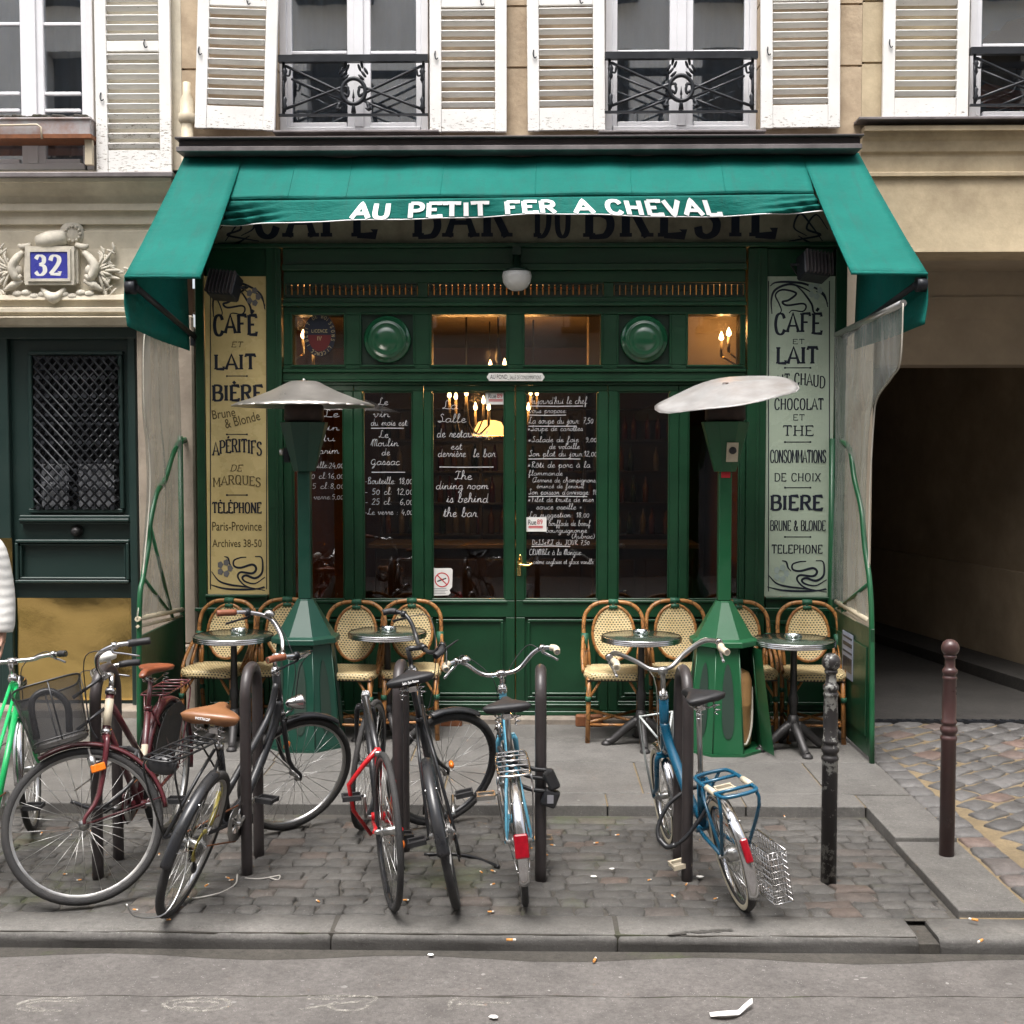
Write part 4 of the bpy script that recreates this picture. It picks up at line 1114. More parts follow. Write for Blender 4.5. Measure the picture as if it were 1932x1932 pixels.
m.prism([pw(-.1, .91, -.09), pw(.32, .91, -.09), pw(.32, 3, -.09), pw(-.1, 3, -.09)], nrm * .089)
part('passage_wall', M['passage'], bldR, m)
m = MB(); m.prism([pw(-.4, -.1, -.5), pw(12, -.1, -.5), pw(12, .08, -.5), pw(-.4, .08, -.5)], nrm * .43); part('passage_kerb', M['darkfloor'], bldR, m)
m = MB()
m.box(xa - .4, xa - .3, W + .5, 22, -.1, 4); m.box(-2, 8, 21, 21.2, -.1, 4.2); m.box(-3, 9, 10.71, 21.1, 3.2, 3.4)
part('passage_wall', M['passage'], bldR, m)

# opposite side of the street (what the panes mirror) -----------------
op = tag(empty('facing_building'), 'pale building across the street mirrored in the upper panes', 'building')
m = MB(); ys = -4.2
rows = [(.9, 3.0), (4.2, 6.3), (7.3, 9.3), (10.2, 11.9)]
cols = [-8.4 + 2.4 * i for i in range(8)]
zs_ = [-.3] + [z for r_ in rows for z in r_] + [13.2]
for i in range(len(zs_) - 1):
    if i % 2 == 0: m.box(-40, 40, ys - .4, ys, zs_[i], zs_[i + 1])
    else:
        e = [-40] + [x for c_ in cols for x in (c_ - .55, c_ + .55)] + [40]
        for j in range(0, len(e), 2): m.box(e[j], e[j + 1], ys - .4, ys, zs_[i], zs_[i + 1])
part('wall', pm('grey_facing_render', (.55, .55, .55), .8, var=.1, scale=1, world=True), op, m)
m = MB()
for z0, z1 in rows: m.box(-16, 16, ys - .6, ys - .401, z0 - .1, z1 + .1)
part('room', M['darkroom'], op, m)
m = MB(); m.box(-16, 16, ys + .001, ys + .12, -.3, 3.4)  # unseen slab standing for shops, added to darken what the lower panes mirror
part('reflection_slab', pm('blue_grey_reflection_slab', (.12, .13, .15), .5, var=.4, scale=.8, world=True), op, m)
for z0, z1 in rows[1:]:
    for c_ in cols:
        m = MB(); m.box(c_ - .7, c_ + .7, ys, ys + .35, z0 - .1, z0)
        for k_ in range(9): m.tube([(c_ - .66 + .165 * k_, ys + .32, z0), (c_ - .66 + .165 * k_, ys + .32, z0 + .8)], .012, 4)
        m.tube([(c_ - .7, ys + .32, z0 + .82), (c_ + .7, ys + .32, z0 + .82)], .025, 6); part('balcony', M['iron'], op, m)
# ------------------------------------------------------------ cafe front
sf = tag(empty('shopfront'), 'dark green wooden cafe front with chalked glass doors and transom lights', 'shopfront')
G = M['green']
fr = MB()
# pilasters and field
bx(fr, 374, 470, 390, 1340, F - .03, W); bx(fr, 508, 470, 536, 1340, F - .05, W); bx(fr, 1406, 470, 1442, 1340, F - .05, W); bx(fr, 1571, 470, 1592, 1340, F - .03, W)
bx(fr, 390.2, 1126, 507.8, 1340, F - .02, W); bx(fr, 1442.2, 1130, 1570.8, 1340, F - .02, W)
bx(fr, 390.2, 470, 507.8, 522, F - .02, W); bx(fr, 1442.2, 470, 1570.8, 522, F - .02, W)
bx(fr, 390.2, 1120.5, 507.8, 1126, F - .05, F - .021); bx(fr, 1442.2, 1125, 1570.8, 1130, F - .05, F - .021)
for u0, u1 in ((374, 536), (1406, 1592)): bx(fr, u0 - 2, 1145, u1 + 2, 1152, F - .065, F - .051)
for u0, u1, uu in ((398, 500, 390), (1450, 1562, 1442)): frame(fr, u0, 1170, u1, 1330, 7, F - .035, F - .021)
bx(fr, 524, 470, 528, 1340, F - .062, F - .051); bx(fr, 1424, 470, 1429, 1340, F - .062, F - .051)
# header beams under the fascia
bx(fr, 374, 462, 1592, 469.8, F - .10, W); bx(fr, 536.2, 470, 1405.8, 500, F - .06, W); bx(fr, 536.2, 500.2, 1405.8, 512, F - .085, W); bx(fr, 536.2, 512.2, 1405.8, 534, F - .03, W)
VENT = ((540, 788), (808, 1138), (1158, 1402))
bx(fr, 536.2, 534.2, 539.8, 562, F - .03, W); bx(fr, 788.2, 534.2, 807.8, 562, F - .03, W); bx(fr, 1138.2, 534.2, 1157.8, 562, F - .03, W); bx(fr, 1402.2, 534.2, 1405.8, 562, F - .03, W)
bx(fr, 536.2, 562.2, 1405.8, 572, F - .045, W); bx(fr, 536.2, 572.2, 1405.8, 579, F - .075, W); bx(fr, 536.2, 579.2, 1405.8, 594, F - .03, W)
# transom row stiles
TR = [(553, 650, 'p'), (683, 780, 'b'), (815, 955, 'p'), (990, 1133, 'p'), (1167, 1262, 'b'), (1297, 1395, 'p')]
e = [536.2] + [q for t in TR for q in t[:2]] + [1405.8]
for i in range(0, len(e), 2): bx(fr, e[i], 594.2, e[i + 1], 688.8, F - .03, W)
bx(fr, 536.2, 689, 1405.8, 697, F - .03, W); bx(fr, 536.2, 697.2, 1405.8, 703, F - .055, W); bx(fr, 536.2, 703.2, 1405.8, 717, F - .04, W); bx(fr, 536.2, 717.2, 1405.8, 721, F - .06, W); bx(fr, 536.2, 721.2, 1405.8, 727, F - .02, W)
for a, b, k_ in TR: frame(fr, a - 4, 590, b + 4, 693, 4, F - .042, F - .031)
# bottom plinth rail
bx(fr, 374, 1340.2, 1592, 1348, F - .03, W)
part('frame', G, sf, fr, .004)
m = MB()
for a, b in VENT:
    n = round((b - a) / 11.3)
    for i in range(n):
        u = a + (b - a) * (i + .5) / n
        bx(m, u - 4.5, 538, u + 4.5, 557, F - .02, F + .01)
        m.lathe([(.004, -.008), (.012, 0), (.004, .008)], at(u, 547, F - .025), 6)
    bx(m, a, 534.2, b, 537.8, F - .03, F + .012); bx(m, a, 557.2, b, 562, F - .03, F + .012)
part('vent_grille', M['greendark'], sf, m)
for a, b, k_ in TR:
    m = MB()
    if k_ == 'p':
        bx(m, a, 594.2, b, 688.8, F + .02, F + .026); part('transom_pane', M['glass'], sf, m)
    else:
        bx(m, a, 594.2, b, 688.8, F - .012, W); o = part('boss_panel', M['greendark'], sf, m)
        c = at((a + b) / 2, 641, F - .012); m = MB()
        m.lathe([(.172, 0), (.172, .03), (.162, .042), (.145, .046), (.142, .056), (.125, .064), (.118, .064), (.112, .072), (.108, .068), (.075, .088), (.04, .098), (.001, .102)], c, 40, Matrix.Rotation(R(90), 3, 'X'))
        part('boss', pm('glossy_green_boss', (.012, .078, .035), .16, var=.1, world=True, coat=.6), o, m)
# lower joinery: six bays
BAY6 = [(536.2, 668, 553, 650), (668, 800, 685, 780), (800, 972, 815, 953), (973, 1147, 990, 1128), (1147, 1280, 1165, 1263), (1280, 1405.8, 1297, 1395)]
PANES = []
for i, (a, b, p0, p1) in enumerate(BAY6):
    m = MB()
    a += .4; b -= .4
    bx(m, a, 727.4, b, 738, F - .02, F + .05); bx(m, a, 738.2, p0, 1131.8, F - .02, F + .05); bx(m, p1, 738.2, b, 1131.8, F - .02, F + .05)
    bx(m, a, 1132, b, 1164, F - .02, F + .05); bx(m, a, 1164.2, b, 1340, F + .0, F + .05)
    bx(m, a, 1164.2, a + 17, 1340, F - .02, F - .0005); bx(m, b - 17, 1164.2, b, 1340, F - .02, F - .0005); bx(m, a + 17.2, 1322, b - 17.2, 1340, F - .02, F - .0005)
    bx(m, p0 - 4, 1132.2, p1 + 4, 1137, F - .032, F - .0205)
    frame(m, a + 22, 1168, b - 22, 1318, 5, F - .018, F - .0005)
    bx(m, a + 30, 1306, b - 30, 1310, F - .024, F - .0005); bx(m, a + 17.2, 1327, b - 17.2, 1331, F - .03, F - .0205)
    frame(m, p0, 738.2, p1, 1131.8, 3, F - .012, F + .02)
    dr_ = part('door' if i in (2, 3) else 'casement', G, sf, m, .004)
    m = MB(); bx(m, p0 + 3, 741, p1 - 3, 1129, F + .008, F + .014); pn = part('pane', M['glass'], dr_, m)
    PANES.append(dr_)
    if i in (2, 3):
        m = MB()
        if i == 3:
            bx(m, 976, 1056, 983, 1086, F - .026, F - .0205); h = at(979, 1064, F)
            m.tube([(h.x, F - .02, h.z), (h.x, F - .06, h.z), (h.x + .07, F - .065, h.z - .005), (h.x + .10, F - .06, h.z + .01)], .009, 7, smooth=4)
            m.tube([(h.x, F - .03, h.z + .03), (h.x + .01, F - .05, h.z + .07), (h.x + .02, F - .045, h.z + .02), (h.x, F - .03, h.z - .03)], .008, 7, smooth=4)
            part('handle', M['brass'], dr_, m)
m = MB(); m.box(at(376, 1340, F).x, at(1590, 1340, F).x, F - .12, W, -.1, at(966, 1348.4, F).z)
part('plinth', M['plinth'], sf, m, .012)
m = MB()
for u in (845, 1112):
    m = MB(); bx(m, u - 26, 1350, u + 26, 1372, F - .19, F - .125, F - .19); part('boot_scraper', M['rust'], sf, m, .01)
# chalk writing --------------------------------------------------------
def chalk(parent, lines, Yc=F + .004, sp=.09):
    m = MB(); pl = facade(Yc)
    for (u0, u1, v, txt, h) in lines:
        a, b = at(u0, v, F), at(u1, v, F)
        if txt == '_': ribbon(m, [(a.x, a.z), ((a.x + b.x) / 2, a.z + rnd.uniform(-.004, .004)), (b.x, b.z)], lambda t, dx, dy: .006, pl, rnd.uniform(0, .001)); continue
        k = h / FOC * F * .8
        write(m, txt, pl, k, (a.x + b.x) / 2, a.z, tv=1.05, th=1.0, font=LOW, fit=b.x - a.x, slant=.12, jit=.15)
    return part('chalk_writing', M['chalk'], parent, m)
chalk(PANES[0], [(610, 640, 787, 'Le', 17), (604, 640, 812, 'vin', 15), (600, 632, 832, 'du', 15), (572, 640, 856, 'Le prim', 16), (562, 648, 883, '-Bouteille:24,00', 14), (566, 649, 903, '- 50 cl:16,00', 14), (566, 650, 922, '- 25 cl:8,00', 14), (566, 648, 942, '-Le verre:5,00', 13)])
chalk(PANES[1], [(713, 733, 764, 'Le', 17), (704, 736, 787, 'vin', 17), (699, 771, 803, 'du mois est:', 16), (700, 762, 808, '_', 0), (714, 733, 826, 'Le', 17), (699, 752, 842, 'Moulin', 17), (720, 736, 859, 'de', 16), (699, 755, 877, 'Gassac', 18), (701, 764, 891, '_', 0),
      (688, 778, 913, '-Bouteille: 18,00', 16), (688, 780, 933, '- 50 cl: 12,00', 16), (688, 780, 952, '- 25 cl:  6,00', 16), (688, 779, 971, '-Le verre : 4,00', 14)])
chalk(PANES[2], [(834, 865, 772, 'La', 20), (826, 880, 797, 'Salle', 19), (824, 921, 825, 'de restaurant', 20), (850, 872, 848, 'est', 16), (826, 938, 862, 'derrière  le bar.', 18), (829, 931, 881, '_', 0), (857, 891, 905, 'The', 20), (822, 922, 923, 'dining room', 19), (842, 921, 948, 'is behind', 21), (836, 904, 975, 'the bar.', 21)])
chalk(PANES[3], [(998, 1108, 762, "Aujourd'hui le chef", 16), (998, 1100, 766, '_', 0), (998, 1070, 779, 'vous propose:', 12), (998, 1068, 783, '_', 0), (997, 1119, 799, 'La soupe du jour: 7,50', 15), (997, 1088, 804, '_', 0), (995, 1100, 813, '*Soupe de carottes', 13), (996, 1126, 834, '*Salade de foie  9,00', 13), (1036, 1094, 847, 'de volaille', 13),
      (997, 1127, 861, 'Son plat du jour:12,00', 14), (997, 1095, 866, '_', 0), (995, 1114, 882, '*Rôti de porc à la', 14), (997, 1062, 897, 'flammande', 12), (1004, 1127, 910, '(Terrine de champignons)', 12), (1012, 1102, 921, 'émincé de fenouil', 11), (997, 1127, 933, "Son poisson d'arrivage: 18", 13), (997, 1108, 937, '_', 0), (996, 1120, 947, '*Filet de truite de mer', 13), (1012, 1098, 961, 'sauce oseille =', 13),
      (998, 1112, 976, 'La suggestion: 18,00', 13), (1034, 1114, 992, 'Bouffade de boeuf', 13), (1030, 1108, 1005, 'bourguignonne', 12), (1078, 1122, 1016, '(Aubrac)', 12), (1003, 1112, 1028, 'DESSERT du JOUR 7,50', 12), (1003, 1076, 1031, '_', 0), (998, 1098, 1047, 'CRUMBLE à la Mangue:', 14), (1006, 1120, 1064, 'crème anglaise et glace vanille', 12)])
# ------------------------------------------------------------ small signs on the front
def text_obj(name, txt, mat, parent, loc, width, height, offs=.0, bold=1.0, Y=None, ext=.0, sp=1.0):
    cu = bpy.data.curves.new(name, 'FONT'); cu.body = txt; cu.space_character = sp; cu.offset = offs; cu.align_x = 'CENTER'; cu.resolution_u = 3
    o = bpy.data.objects.new(name, cu); COL.objects.link(o)
    bpy.context.view_layer.update()
    dg = bpy.context.evaluated_depsgraph_get(); me = bpy.data.meshes.new_from_object(o.evaluated_get(dg))
    bpy.data.objects.remove(o)
    xs_ = [v.co.x for v in me.vertices]; ys_ = [v.co.y for v in me.vertices]
    cx, cy, dx, dy = (min(xs_) + max(xs_)) / 2, (min(ys_) + max(ys_)) / 2, max(xs_) - min(xs_), max(ys_) - min(ys_)
    for v in me.vertices:
        x, y = (v.co.x - cx) / dx * width, (v.co.y - cy) / dy * height
        v.co = (loc[0] + x, loc[1], loc[2] + y)
    me.materials.clear(); me.materials.append(mat)
    r_ = bpy.data.objects.new(name, me); COL.objects.link(r_)
    if parent: r_.parent = parent
    return r_
def pw_(px, Y=F): return px / FOC * Y
m = MB(); Yp = F - .068
P = [(x, z) for x, z in ((923, 704), (1023, 704), (1028, 711.5), (1023, 719), (923, 719), (918, 711.5))]
m.prism([at(u, v, Yp) for u, v in P], (0, .007, 0))
o = m.build('enamel_sign', M['enamelwhite'], bevel=.002); tag(o, 'long white enamel plate over the doors reading AU FOND SALLE DE CONSOMMATIONS', 'sign')
c = at(943, 711.5, Yp - .0012); text_obj('lettering', 'AU FOND_', M['blackink'], o, c, pw_(36), pw_(9.5))
c = at(991.5, 712, Yp - .0012); text_obj('lettering', 'SALLE DE CONSOMMATIONS', M['blackink'], o, c, pw_(58), pw_(7))
def sticker(u0, v0, u1, v1, tilt, label, sub):
    m = MB(); Ys = F + .0035
    bx(m, u0, v0, u1, v1, Ys, Ys + .001); o = m.build('window_sticker', M['paper']); tag(o, label, 'sticker')
    uc, wd, hh = (u0 + u1) / 2, u1 - u0, v1 - v0
    text_obj('lettering', 'Rue', M['blackink'], o, at(u0 + wd * .33, v0 + hh * .34, Ys - .001), pw_(wd * .38), pw_(hh * .36), .012)
    text_obj('lettering', '89', M['redink'], o, at(u0 + wd * .69, v0 + hh * .32, Ys - .001), pw_(wd * .26), pw_(hh * .36), .012)
    m = MB(); bx(m, u0 + wd * .15, v0 + hh * .60, u1 - wd * .17, v0 + hh * .66, Ys - .001, Ys - .0004); bx(m, u0 + wd * .15, v0 + hh * .70, u1 - wd * .17, v0 + hh * .76, Ys - .001, Ys - .0004)
    part('red_line', M['redink'], o, m)
sticker(916, 739, 955, 763, 0, 'white and red Rue89 sticker in the top corner of the chalked door pane', 0)
sticker(991, 976, 1031, 1003, 0, 'white and red Rue89 sticker low on the menu pane over the chalk', 0)
m = MB(); Ys = F + .0035
pts = [(815, 1072), (851, 1072), (854, 1075), (853, 1108), (848, 1113), (850, 1119), (846, 1123), (815, 1124)]
m.prism([at(u, v, Ys) for u, v in pts], (0, .001, 0)); o = m.build('no_smoking_notice', M['paper']); tag(o, 'torn white no smoking notice at the bottom of the door pane', 'notice')
m = MB(); c = at(834, 1094, Ys - .0008)
m.lathe([(.047, 0), (.055, 0)], c, 32, Matrix.Rotation(R(90), 3, 'X'), caps=False)
ribbon(m, [(c.x - .036, c.z + .036), (c.x + .036, c.z - .036)], lambda t, dx, dy: .008, facade(Ys - .001)); part('ban_ring', M['redink'], o, m)
m = MB(); ribbon(m, [(c.x - .036, c.z - .012), (c.x + .03, c.z + .012)], lambda t, dx, dy: .009, facade(Ys - .0006)); part('cigarette', M['blackink'], o, m)
m = MB()
for i in range(4): bx(m, 818, 1110 + i * 3.2, 842 + 3 * math.sin(i * 2), 1111 + i * 3.2, Ys - .0008, Ys - .0004)
part('small_print', M['greyink'], o, m)
m = MB(); Ys = F + .016
c = at(603, 632, Ys)
E = lambda a, b, y: [(c.x + a * math.cos(i * math.pi / 16), y, c.z + b * math.sin(i * math.pi / 16)) for i in range(32)]
m.prism(E(.118, .158, Ys)[::1], (0, .001, 0)); o = m.build('licence_badge', M['ink']); tag(o, 'dark oval licence badge stuck in the small transom pane', 'badge')
m = MB(); m.prism([p for p in E(.085, .12, Ys - .0012) if p[2] < c.z + .005], (0, .0006, 0)); part('red_half', pm('dark_red_ink', (.12, .012, .012), .5), o, m)
m = MB(); pl = facade(Ys - .002)
for i, ch in enumerate('DEBIT DE BOISSONS LICENCE IV'):
    if ch == ' ': continue
    q = math.pi * (1.1 - i / 27 * 2.0); cx_, cz_ = c.x + .10 * math.cos(q), c.z + .138 * math.sin(q)
    rot = q - math.pi / 2
    write(m, ch, lambda x, y, e=0: (cx_ + x * math.cos(rot) - y * math.sin(rot), Ys - .002 - e, cz_ + x * math.sin(rot) + y * math.cos(rot)), .024, -.008, -.012, serif=0, tv=1.5, th=1.5)
write(m, 'LICENCE', pl, .022, c.x, c.z + .018, serif=0, tv=1.6, th=1.6, fit=.12); write(m, 'IV', pl, .03, c.x, c.z - .04, serif=0, tv=1.8, th=1.6, fit=.035)
part('lettering', pm('pale_gold_ink', (.42, .34, .18), .5), o, m)
# ------------------------------------------------------------ tall glass sign boards and fascia
def cap(m, txt, u0, u1, vbase, vtop, Y, **kw):
    a, b = at(u0, vbase, Y), at(u1, vbase, Y); h = at(u0, vtop, Y).z - a.z
    write(m, txt, facade(Y), h, (a.x + b.x) / 2, a.z, fit=b.x - a.x, **kw)
def rule(m, u0, u1, v, Y):
    a, b = at(u0, v, Y), at(u1, v, Y); ribbon(m, [(a.x, a.z), (b.x, b.z)], lambda t, dx, dy: .006, facade(Y), 0)
    for p in (a, b): ribbon(m, [(p.x - .006, p.z), (p.x + .006, p.z)], lambda t, dx, dy: .012, facade(Y), .0003)
def orn(m, pts, wpx, Y, e=0): stroke(m, [(at(u, v, Y).x, at(u, v, Y).z) for u, v in pts], wpx / FOC * Y, facade(Y), e=e)
YS = F - .022
s1 = MB(); bx(s1, 390.4, 522.2, 507.6, 1120.3, YS, YS + .012); s1 = s1.build('glass_sign_board', M['signyellow'])
tag(s1, 'tall yellowed glass sign board listing cafe et lait, biere, aperitifs and telephone', 'sign')
Y = YS - .0015
m = MB()
cap(m, 'CAFÉ', 403, 488, 636, 603, Y, tv=2.4, th=1.6, arc=.03, grow=.2)
cap(m, 'LAIT', 405, 486, 697, 669, Y, tv=2.3, th=1.4); cap(m, 'BIÈRE', 401, 499, 756, 727, Y, tv=2.3, th=1.4)
cap(m, 'APÉRITIFS', 402, 496, 861, 836, Y, tv=2.0, th=1.2, arc=.03); cap(m, 'TÉLÉPHONE', 401, 495, 968, 948, Y, tv=2.1, th=1.4)
for v in (709.5, 819.5, 934): rule(m, 428, 466, v, Y)
frm = [(397, 530), (397, 1112)], [(503, 530), (503, 1112)]
for a in frm: ribbon(m, [(at(*a[0], Y).x, at(*a[0], Y).z), (at(*a[1], Y).x, at(*a[1], Y).z)], lambda t, dx, dy: .007, facade(Y), .0002)
TOPO = [([(.01, .15), (.1, .05), (.33, .03), (.62, .1), (.91, .36), (.99, .77)], 4), ([(.04, .97), (.03, .56), (.1, .26), (.33, .1), (.56, .2), (.73, .36)], 4),
        ([(.16, .97), (.2, .87), (.16, .67), (.1, .41), (.22, .26), (.45, .36), (.33, .56), (.22, .62), (.3, .72), (.56, .67), (.62, .77), (.56, .9), (.39, .87), (.33, .95)], 3.6), ([(.45, .15), (.56, .31), (.71, .67), (.75, .92), (.85, .97)], 3.4), ([(.79, .31), (.91, .41), (.99, .67)], 3)]
BOTO = [([(.64, .05), (.54, .06), (.42, .14), (.42, .30), (.54, .35), (.75, .26), (.82, .38), (.75, .51), (.54, .48), (.49, .62), (.6, .84), (.8, .95), (.97, .89)], 4), ([(.8, .03), (.91, .05), (.94, .24), (.92, .51), (.8, .65), (.64, .57), (.57, .64), (.63, .75), (.8, .80), (.98, .62)], 4),
        ([(.01, .46), (.15, .73), (.36, .84), (.6, .89), (.98, 1.0)], 3.4), ([(0, .84), (.27, .95), (.69, .97), (.98, .92)], 3.6), ([(.24, .03), (.31, .07), (.34, .24), (.39, .35)], 3)]
def panel_orn(m, set_, u0, u1, v0, v1, flip=False):
    for i, (P, w_) in enumerate(set_):
        orn(m, [(u0 + (u1 - u0) * ((1 - x) if flip else x), v0 + (v1 - v0) * y) for x, y in P], w_ * 1.1, Y, .0003 + i * .0001)
panel_orn(m, TOPO, 399, 501, 530, 600); panel_orn(m, BOTO, 398, 502, 1048, 1114)
part('lettering', M['ink'], s1, m)
m = MB()
cap(m, 'ET', 436, 459, 655, 645, Y, slant=.25, tv=1.5, th=1); cap(m, 'DE', 434, 458, 889, 877, Y, slant=.3, tv=1.5, th=1); cap(m, 'MARQUES', 402, 494, 920, 903, Y, tv=1.6, th=.9, arc=.025)
def low(txt, u, v, wpx, hpx, rot=0, tot=.0):
    p = at(u, v, Y - .0004); o_ = text_obj('lettering', txt, M['inkworn'], s1, (0, 0, 0), pw_(wpx), pw_(hpx), .006)
    o_.matrix_local = Matrix.Translation(p) @ Matrix.Rotation(rot, 4, 'Y')
low('Brune', 422, 780, 44, 17, R(-8)); low('& Blonde', 457, 792, 68, 18, R(-14)); low('Paris-Province', 447, 993, 94, 17); low('Archives 38-50', 447, 1025, 94, 15)
part('lettering', M['inkworn'], s1, m)
m = MB()
for i in range(5):
    q = i * 1.25; m.prism([at(u, v, Y - .001) for u, v in [(478 + 9 * math.cos(q) + 6 * math.cos(q + k_), 560 + 12 * math.sin(q) + 7 * math.sin(q + k_)) for k_ in (0, 1.2, 2.4, 3.8, 5)]], (0, .0004, 0))
    m.prism([at(u, v, Y - .001) for u, v in [(424 + 10 * math.cos(q) + 6 * math.cos(q + k_), 1072 + 11 * math.sin(q) + 7 * math.sin(q + k_)) for k_ in (0, 1.2, 2.4, 3.8, 5)]], (0, .0004, 0))
part('flower', pm('faded_grey_blue_ink', (.15, .145, .15), .5), s1, m)
s2 = MB(); bx(s2, 1442.4, 522.2, 1570.6, 1124.8, YS, YS + .012); s2 = s2.build('glass_sign_board', M['signgreen'])
tag(s2, 'tall pale green glass sign board listing chocolat et the, consommations and biere', 'sign')
m = MB()
cap(m, 'CAFÉ', 1461, 1554, 634, 600, Y, tv=2.0, th=1.2, arc=.03, grow=.2); cap(m, 'LAIT', 1465, 1546, 686, 655, Y, tv=2.2, th=1.2)
cap(m, 'LAIT CHAUD', 1452, 1558, 734, 712, Y, tv=1.6, th=1.1, arc=.03, serif=1.6); cap(m, 'CHOCOLAT', 1461, 1555, 773, 752, Y, tv=1.7, th=1.2, serif=1.8)
cap(m, 'ET', 1495, 1520, 649, 640, Y, tv=1.4, th=1, serif=1.6); cap(m, 'ET', 1496, 1520, 793, 782, Y, tv=1.3, th=1, serif=1.6); cap(m, 'THE', 1477, 1538, 822, 803, Y, tv=1.5, th=.9); cap(m, 'CONSOMMATIONS', 1453, 1559, 873, 849, Y, tv=1.9, th=1.1, serif=1.2, track=.8)
cap(m, 'DE CHOIX', 1461, 1550, 908, 893, Y, tv=1.4, th=.9, serif=1.8); cap(m, 'BIERE', 1454, 1555, 962, 935, Y, tv=2.4, th=1.5); cap(m, 'BRUNE & BLONDE', 1453, 1558, 1001, 982, Y, tv=1.8, th=1.1, serif=1.4, track=.9)
cap(m, 'TELEPHONE', 1456, 1553, 1044, 1028, Y, tv=1.7, th=1.1, serif=1.8)
for v in (694, 834, 920, 1013): rule(m, 1481, 1529, v, Y)
for u in (1450, 1565): ribbon(m, [(at(u, 530, Y).x, at(u, 530, Y).z), (at(u, 1116, Y).x, at(u, 1116, Y).z)], lambda t, dx, dy: .007, facade(Y), .0002)
panel_orn(m, TOPO, 1452, 1563, 530, 594); panel_orn(m, BOTO, 1448, 1562, 1056, 1117)
part('lettering', M['ink'], s2, m)
m = MB()
for i in range(5):
    q = i * 1.25; m.prism([at(u, v, Y - .001) for u, v in [(1538 + 9 * math.cos(q) + 6 * math.cos(q + k_), 548 + 12 * math.sin(q) + 7 * math.sin(q + k_)) for k_ in (0, 1.2, 2.4, 3.8, 5)]], (0, .0004, 0))
    m.prism([at(u, v, Y - .001) for u, v in [(1474 + 10 * math.cos(q) + 6 * math.cos(q + k_), 1082 + 11 * math.sin(q) + 7 * math.sin(q + k_)) for k_ in (0, 1.2, 2.4, 3.8, 5)]], (0, .0004, 0))
part('flower', pm('pale_grey_green_ink', (.30, .37, .34), .5), s2, m)
s3 = MB(); YF = F - .05
bx(s3, 376, 345, 1592, 461.5, YF, W, YF); s3 = s3.build('fascia_sign', M['frieze'], bevel=.004)
tag(s3, 'long grimy cream fascia board lettered CAFE BAR DU BRESIL under the awning', 'sign')
m = MB(); Y = YF - .002
def big(txt, u0, u1): cap(m, txt, u0, u1, 447, 366, Y, tv=2.2, th=1.3, serif=3.0, track=2.6)
big('CAFE', 480, 726); big('BAR', 782, 978); big('DU', 1010, 1086); big('BRESIL', 1104, 1482)
for s, u in ((1, 415), (-1, 1562)):
    for P in ([(0, 8), (22, -20), (40, 6), (14, 18), (50, 26), (74, 30)], [(10, 30), (30, 2), (52, -22), (64, 4), (40, 20)], [(-4, 34), (30, 34), (56, 20)]): orn(m, [(u + s * x, 425 + y) for x, y in P], 4, Y, rnd.uniform(.0002, .0008))
part('lettering', M['ink'], s3, m)
# ------------------------------------------------------------ awning
aw = tag(empty('awning'), 'teal canvas awning with two sloping side wings and a white lettered valance', 'awning')
YT, YFf = 9.0, 7.62
def edge(us, vs, ue, ve): return at(us, vs, YT), at(ue, ve, YFf)
LO, LI = edge(350, 292, 235, 522), edge(459, 294, 378, 523)
RI, RO = edge(1512, 292, 1606, 515), edge(1620, 290, 1750, 517)
TH = .012
def slope(a, b, n=24, sag=.02):    # a, b: (top, bottom) point pairs of the two edges
    g_ = MB()
    def fn(s, t):
        p = a[0].lerp(a[1], t); q = b[0].lerp(b[1], t); r_ = p.lerp(q, s)
        return Vector((r_.x, r_.y, r_.z - sag * math.sin(math.pi * t) - sag * .4 * math.sin(math.pi * s) * math.sin(math.pi * t)))
    g_.grid(fn, 8, n); return g_
for a, b in ((LO, LI), (RI, RO)):
    o = slope(a, b).build('side_wing', M['canvas'], aw, solid=TH)
    hem = MB(); hem.tube([a[1], b[1]], .011, 8); part('hem', M['canvas'], o, hem)
# central canopy, mostly rolled in
t_ = .33
def along(e_, t): return e_[0].lerp(e_[1], t) - Vector((0, 0, .035))
CL, CR = at(452, 297, YT - .02), at(1520, 292, YT - .02)
FL, FR = at(432, 374, 8.55), at(1535, 361, 8.55)
def can(s, t):
    p = CL.lerp(CR, s).lerp(FL.lerp(FR, s), t)
    return Vector((p.x, p.y, p.z - .015 * math.sin(math.pi * t) + .006 * math.sin(s * 60 + t * 2) * (1 - t) + .004 * math.sin(s * 23)))
g_ = MB(); g_.grid(can, 120, 14); g_.build('canopy', M['canvas'], aw, solid=.008)
m = MB(); m.tube([can(i / 60, 1) - Vector((0, -.012, .004)) for i in range(61)], .014, 8); part('front_bar', M['canvas'], aw, m)
VL, VR = at(417, 424, 8.55), at(1553, 402, 8.55)
def vbot(s):      # lower edge: sags left, pulled up right of the middle
    u = 417 + 1136 * s
    pts = [(417, 424), (560, 422), (700, 418), (850, 412), (1010, 406), (1180, 409), (1320, 410), (1440, 407), (1553, 403)]
    for i in range(len(pts) - 1):
        if pts[i][0] <= u <= pts[i + 1][0]:
            f_ = (u - pts[i][0]) / (pts[i + 1][0] - pts[i][0]); v = pts[i][1] + (pts[i + 1][1] - pts[i][1]) * f_; return u, v
    return u, pts[-1][1]
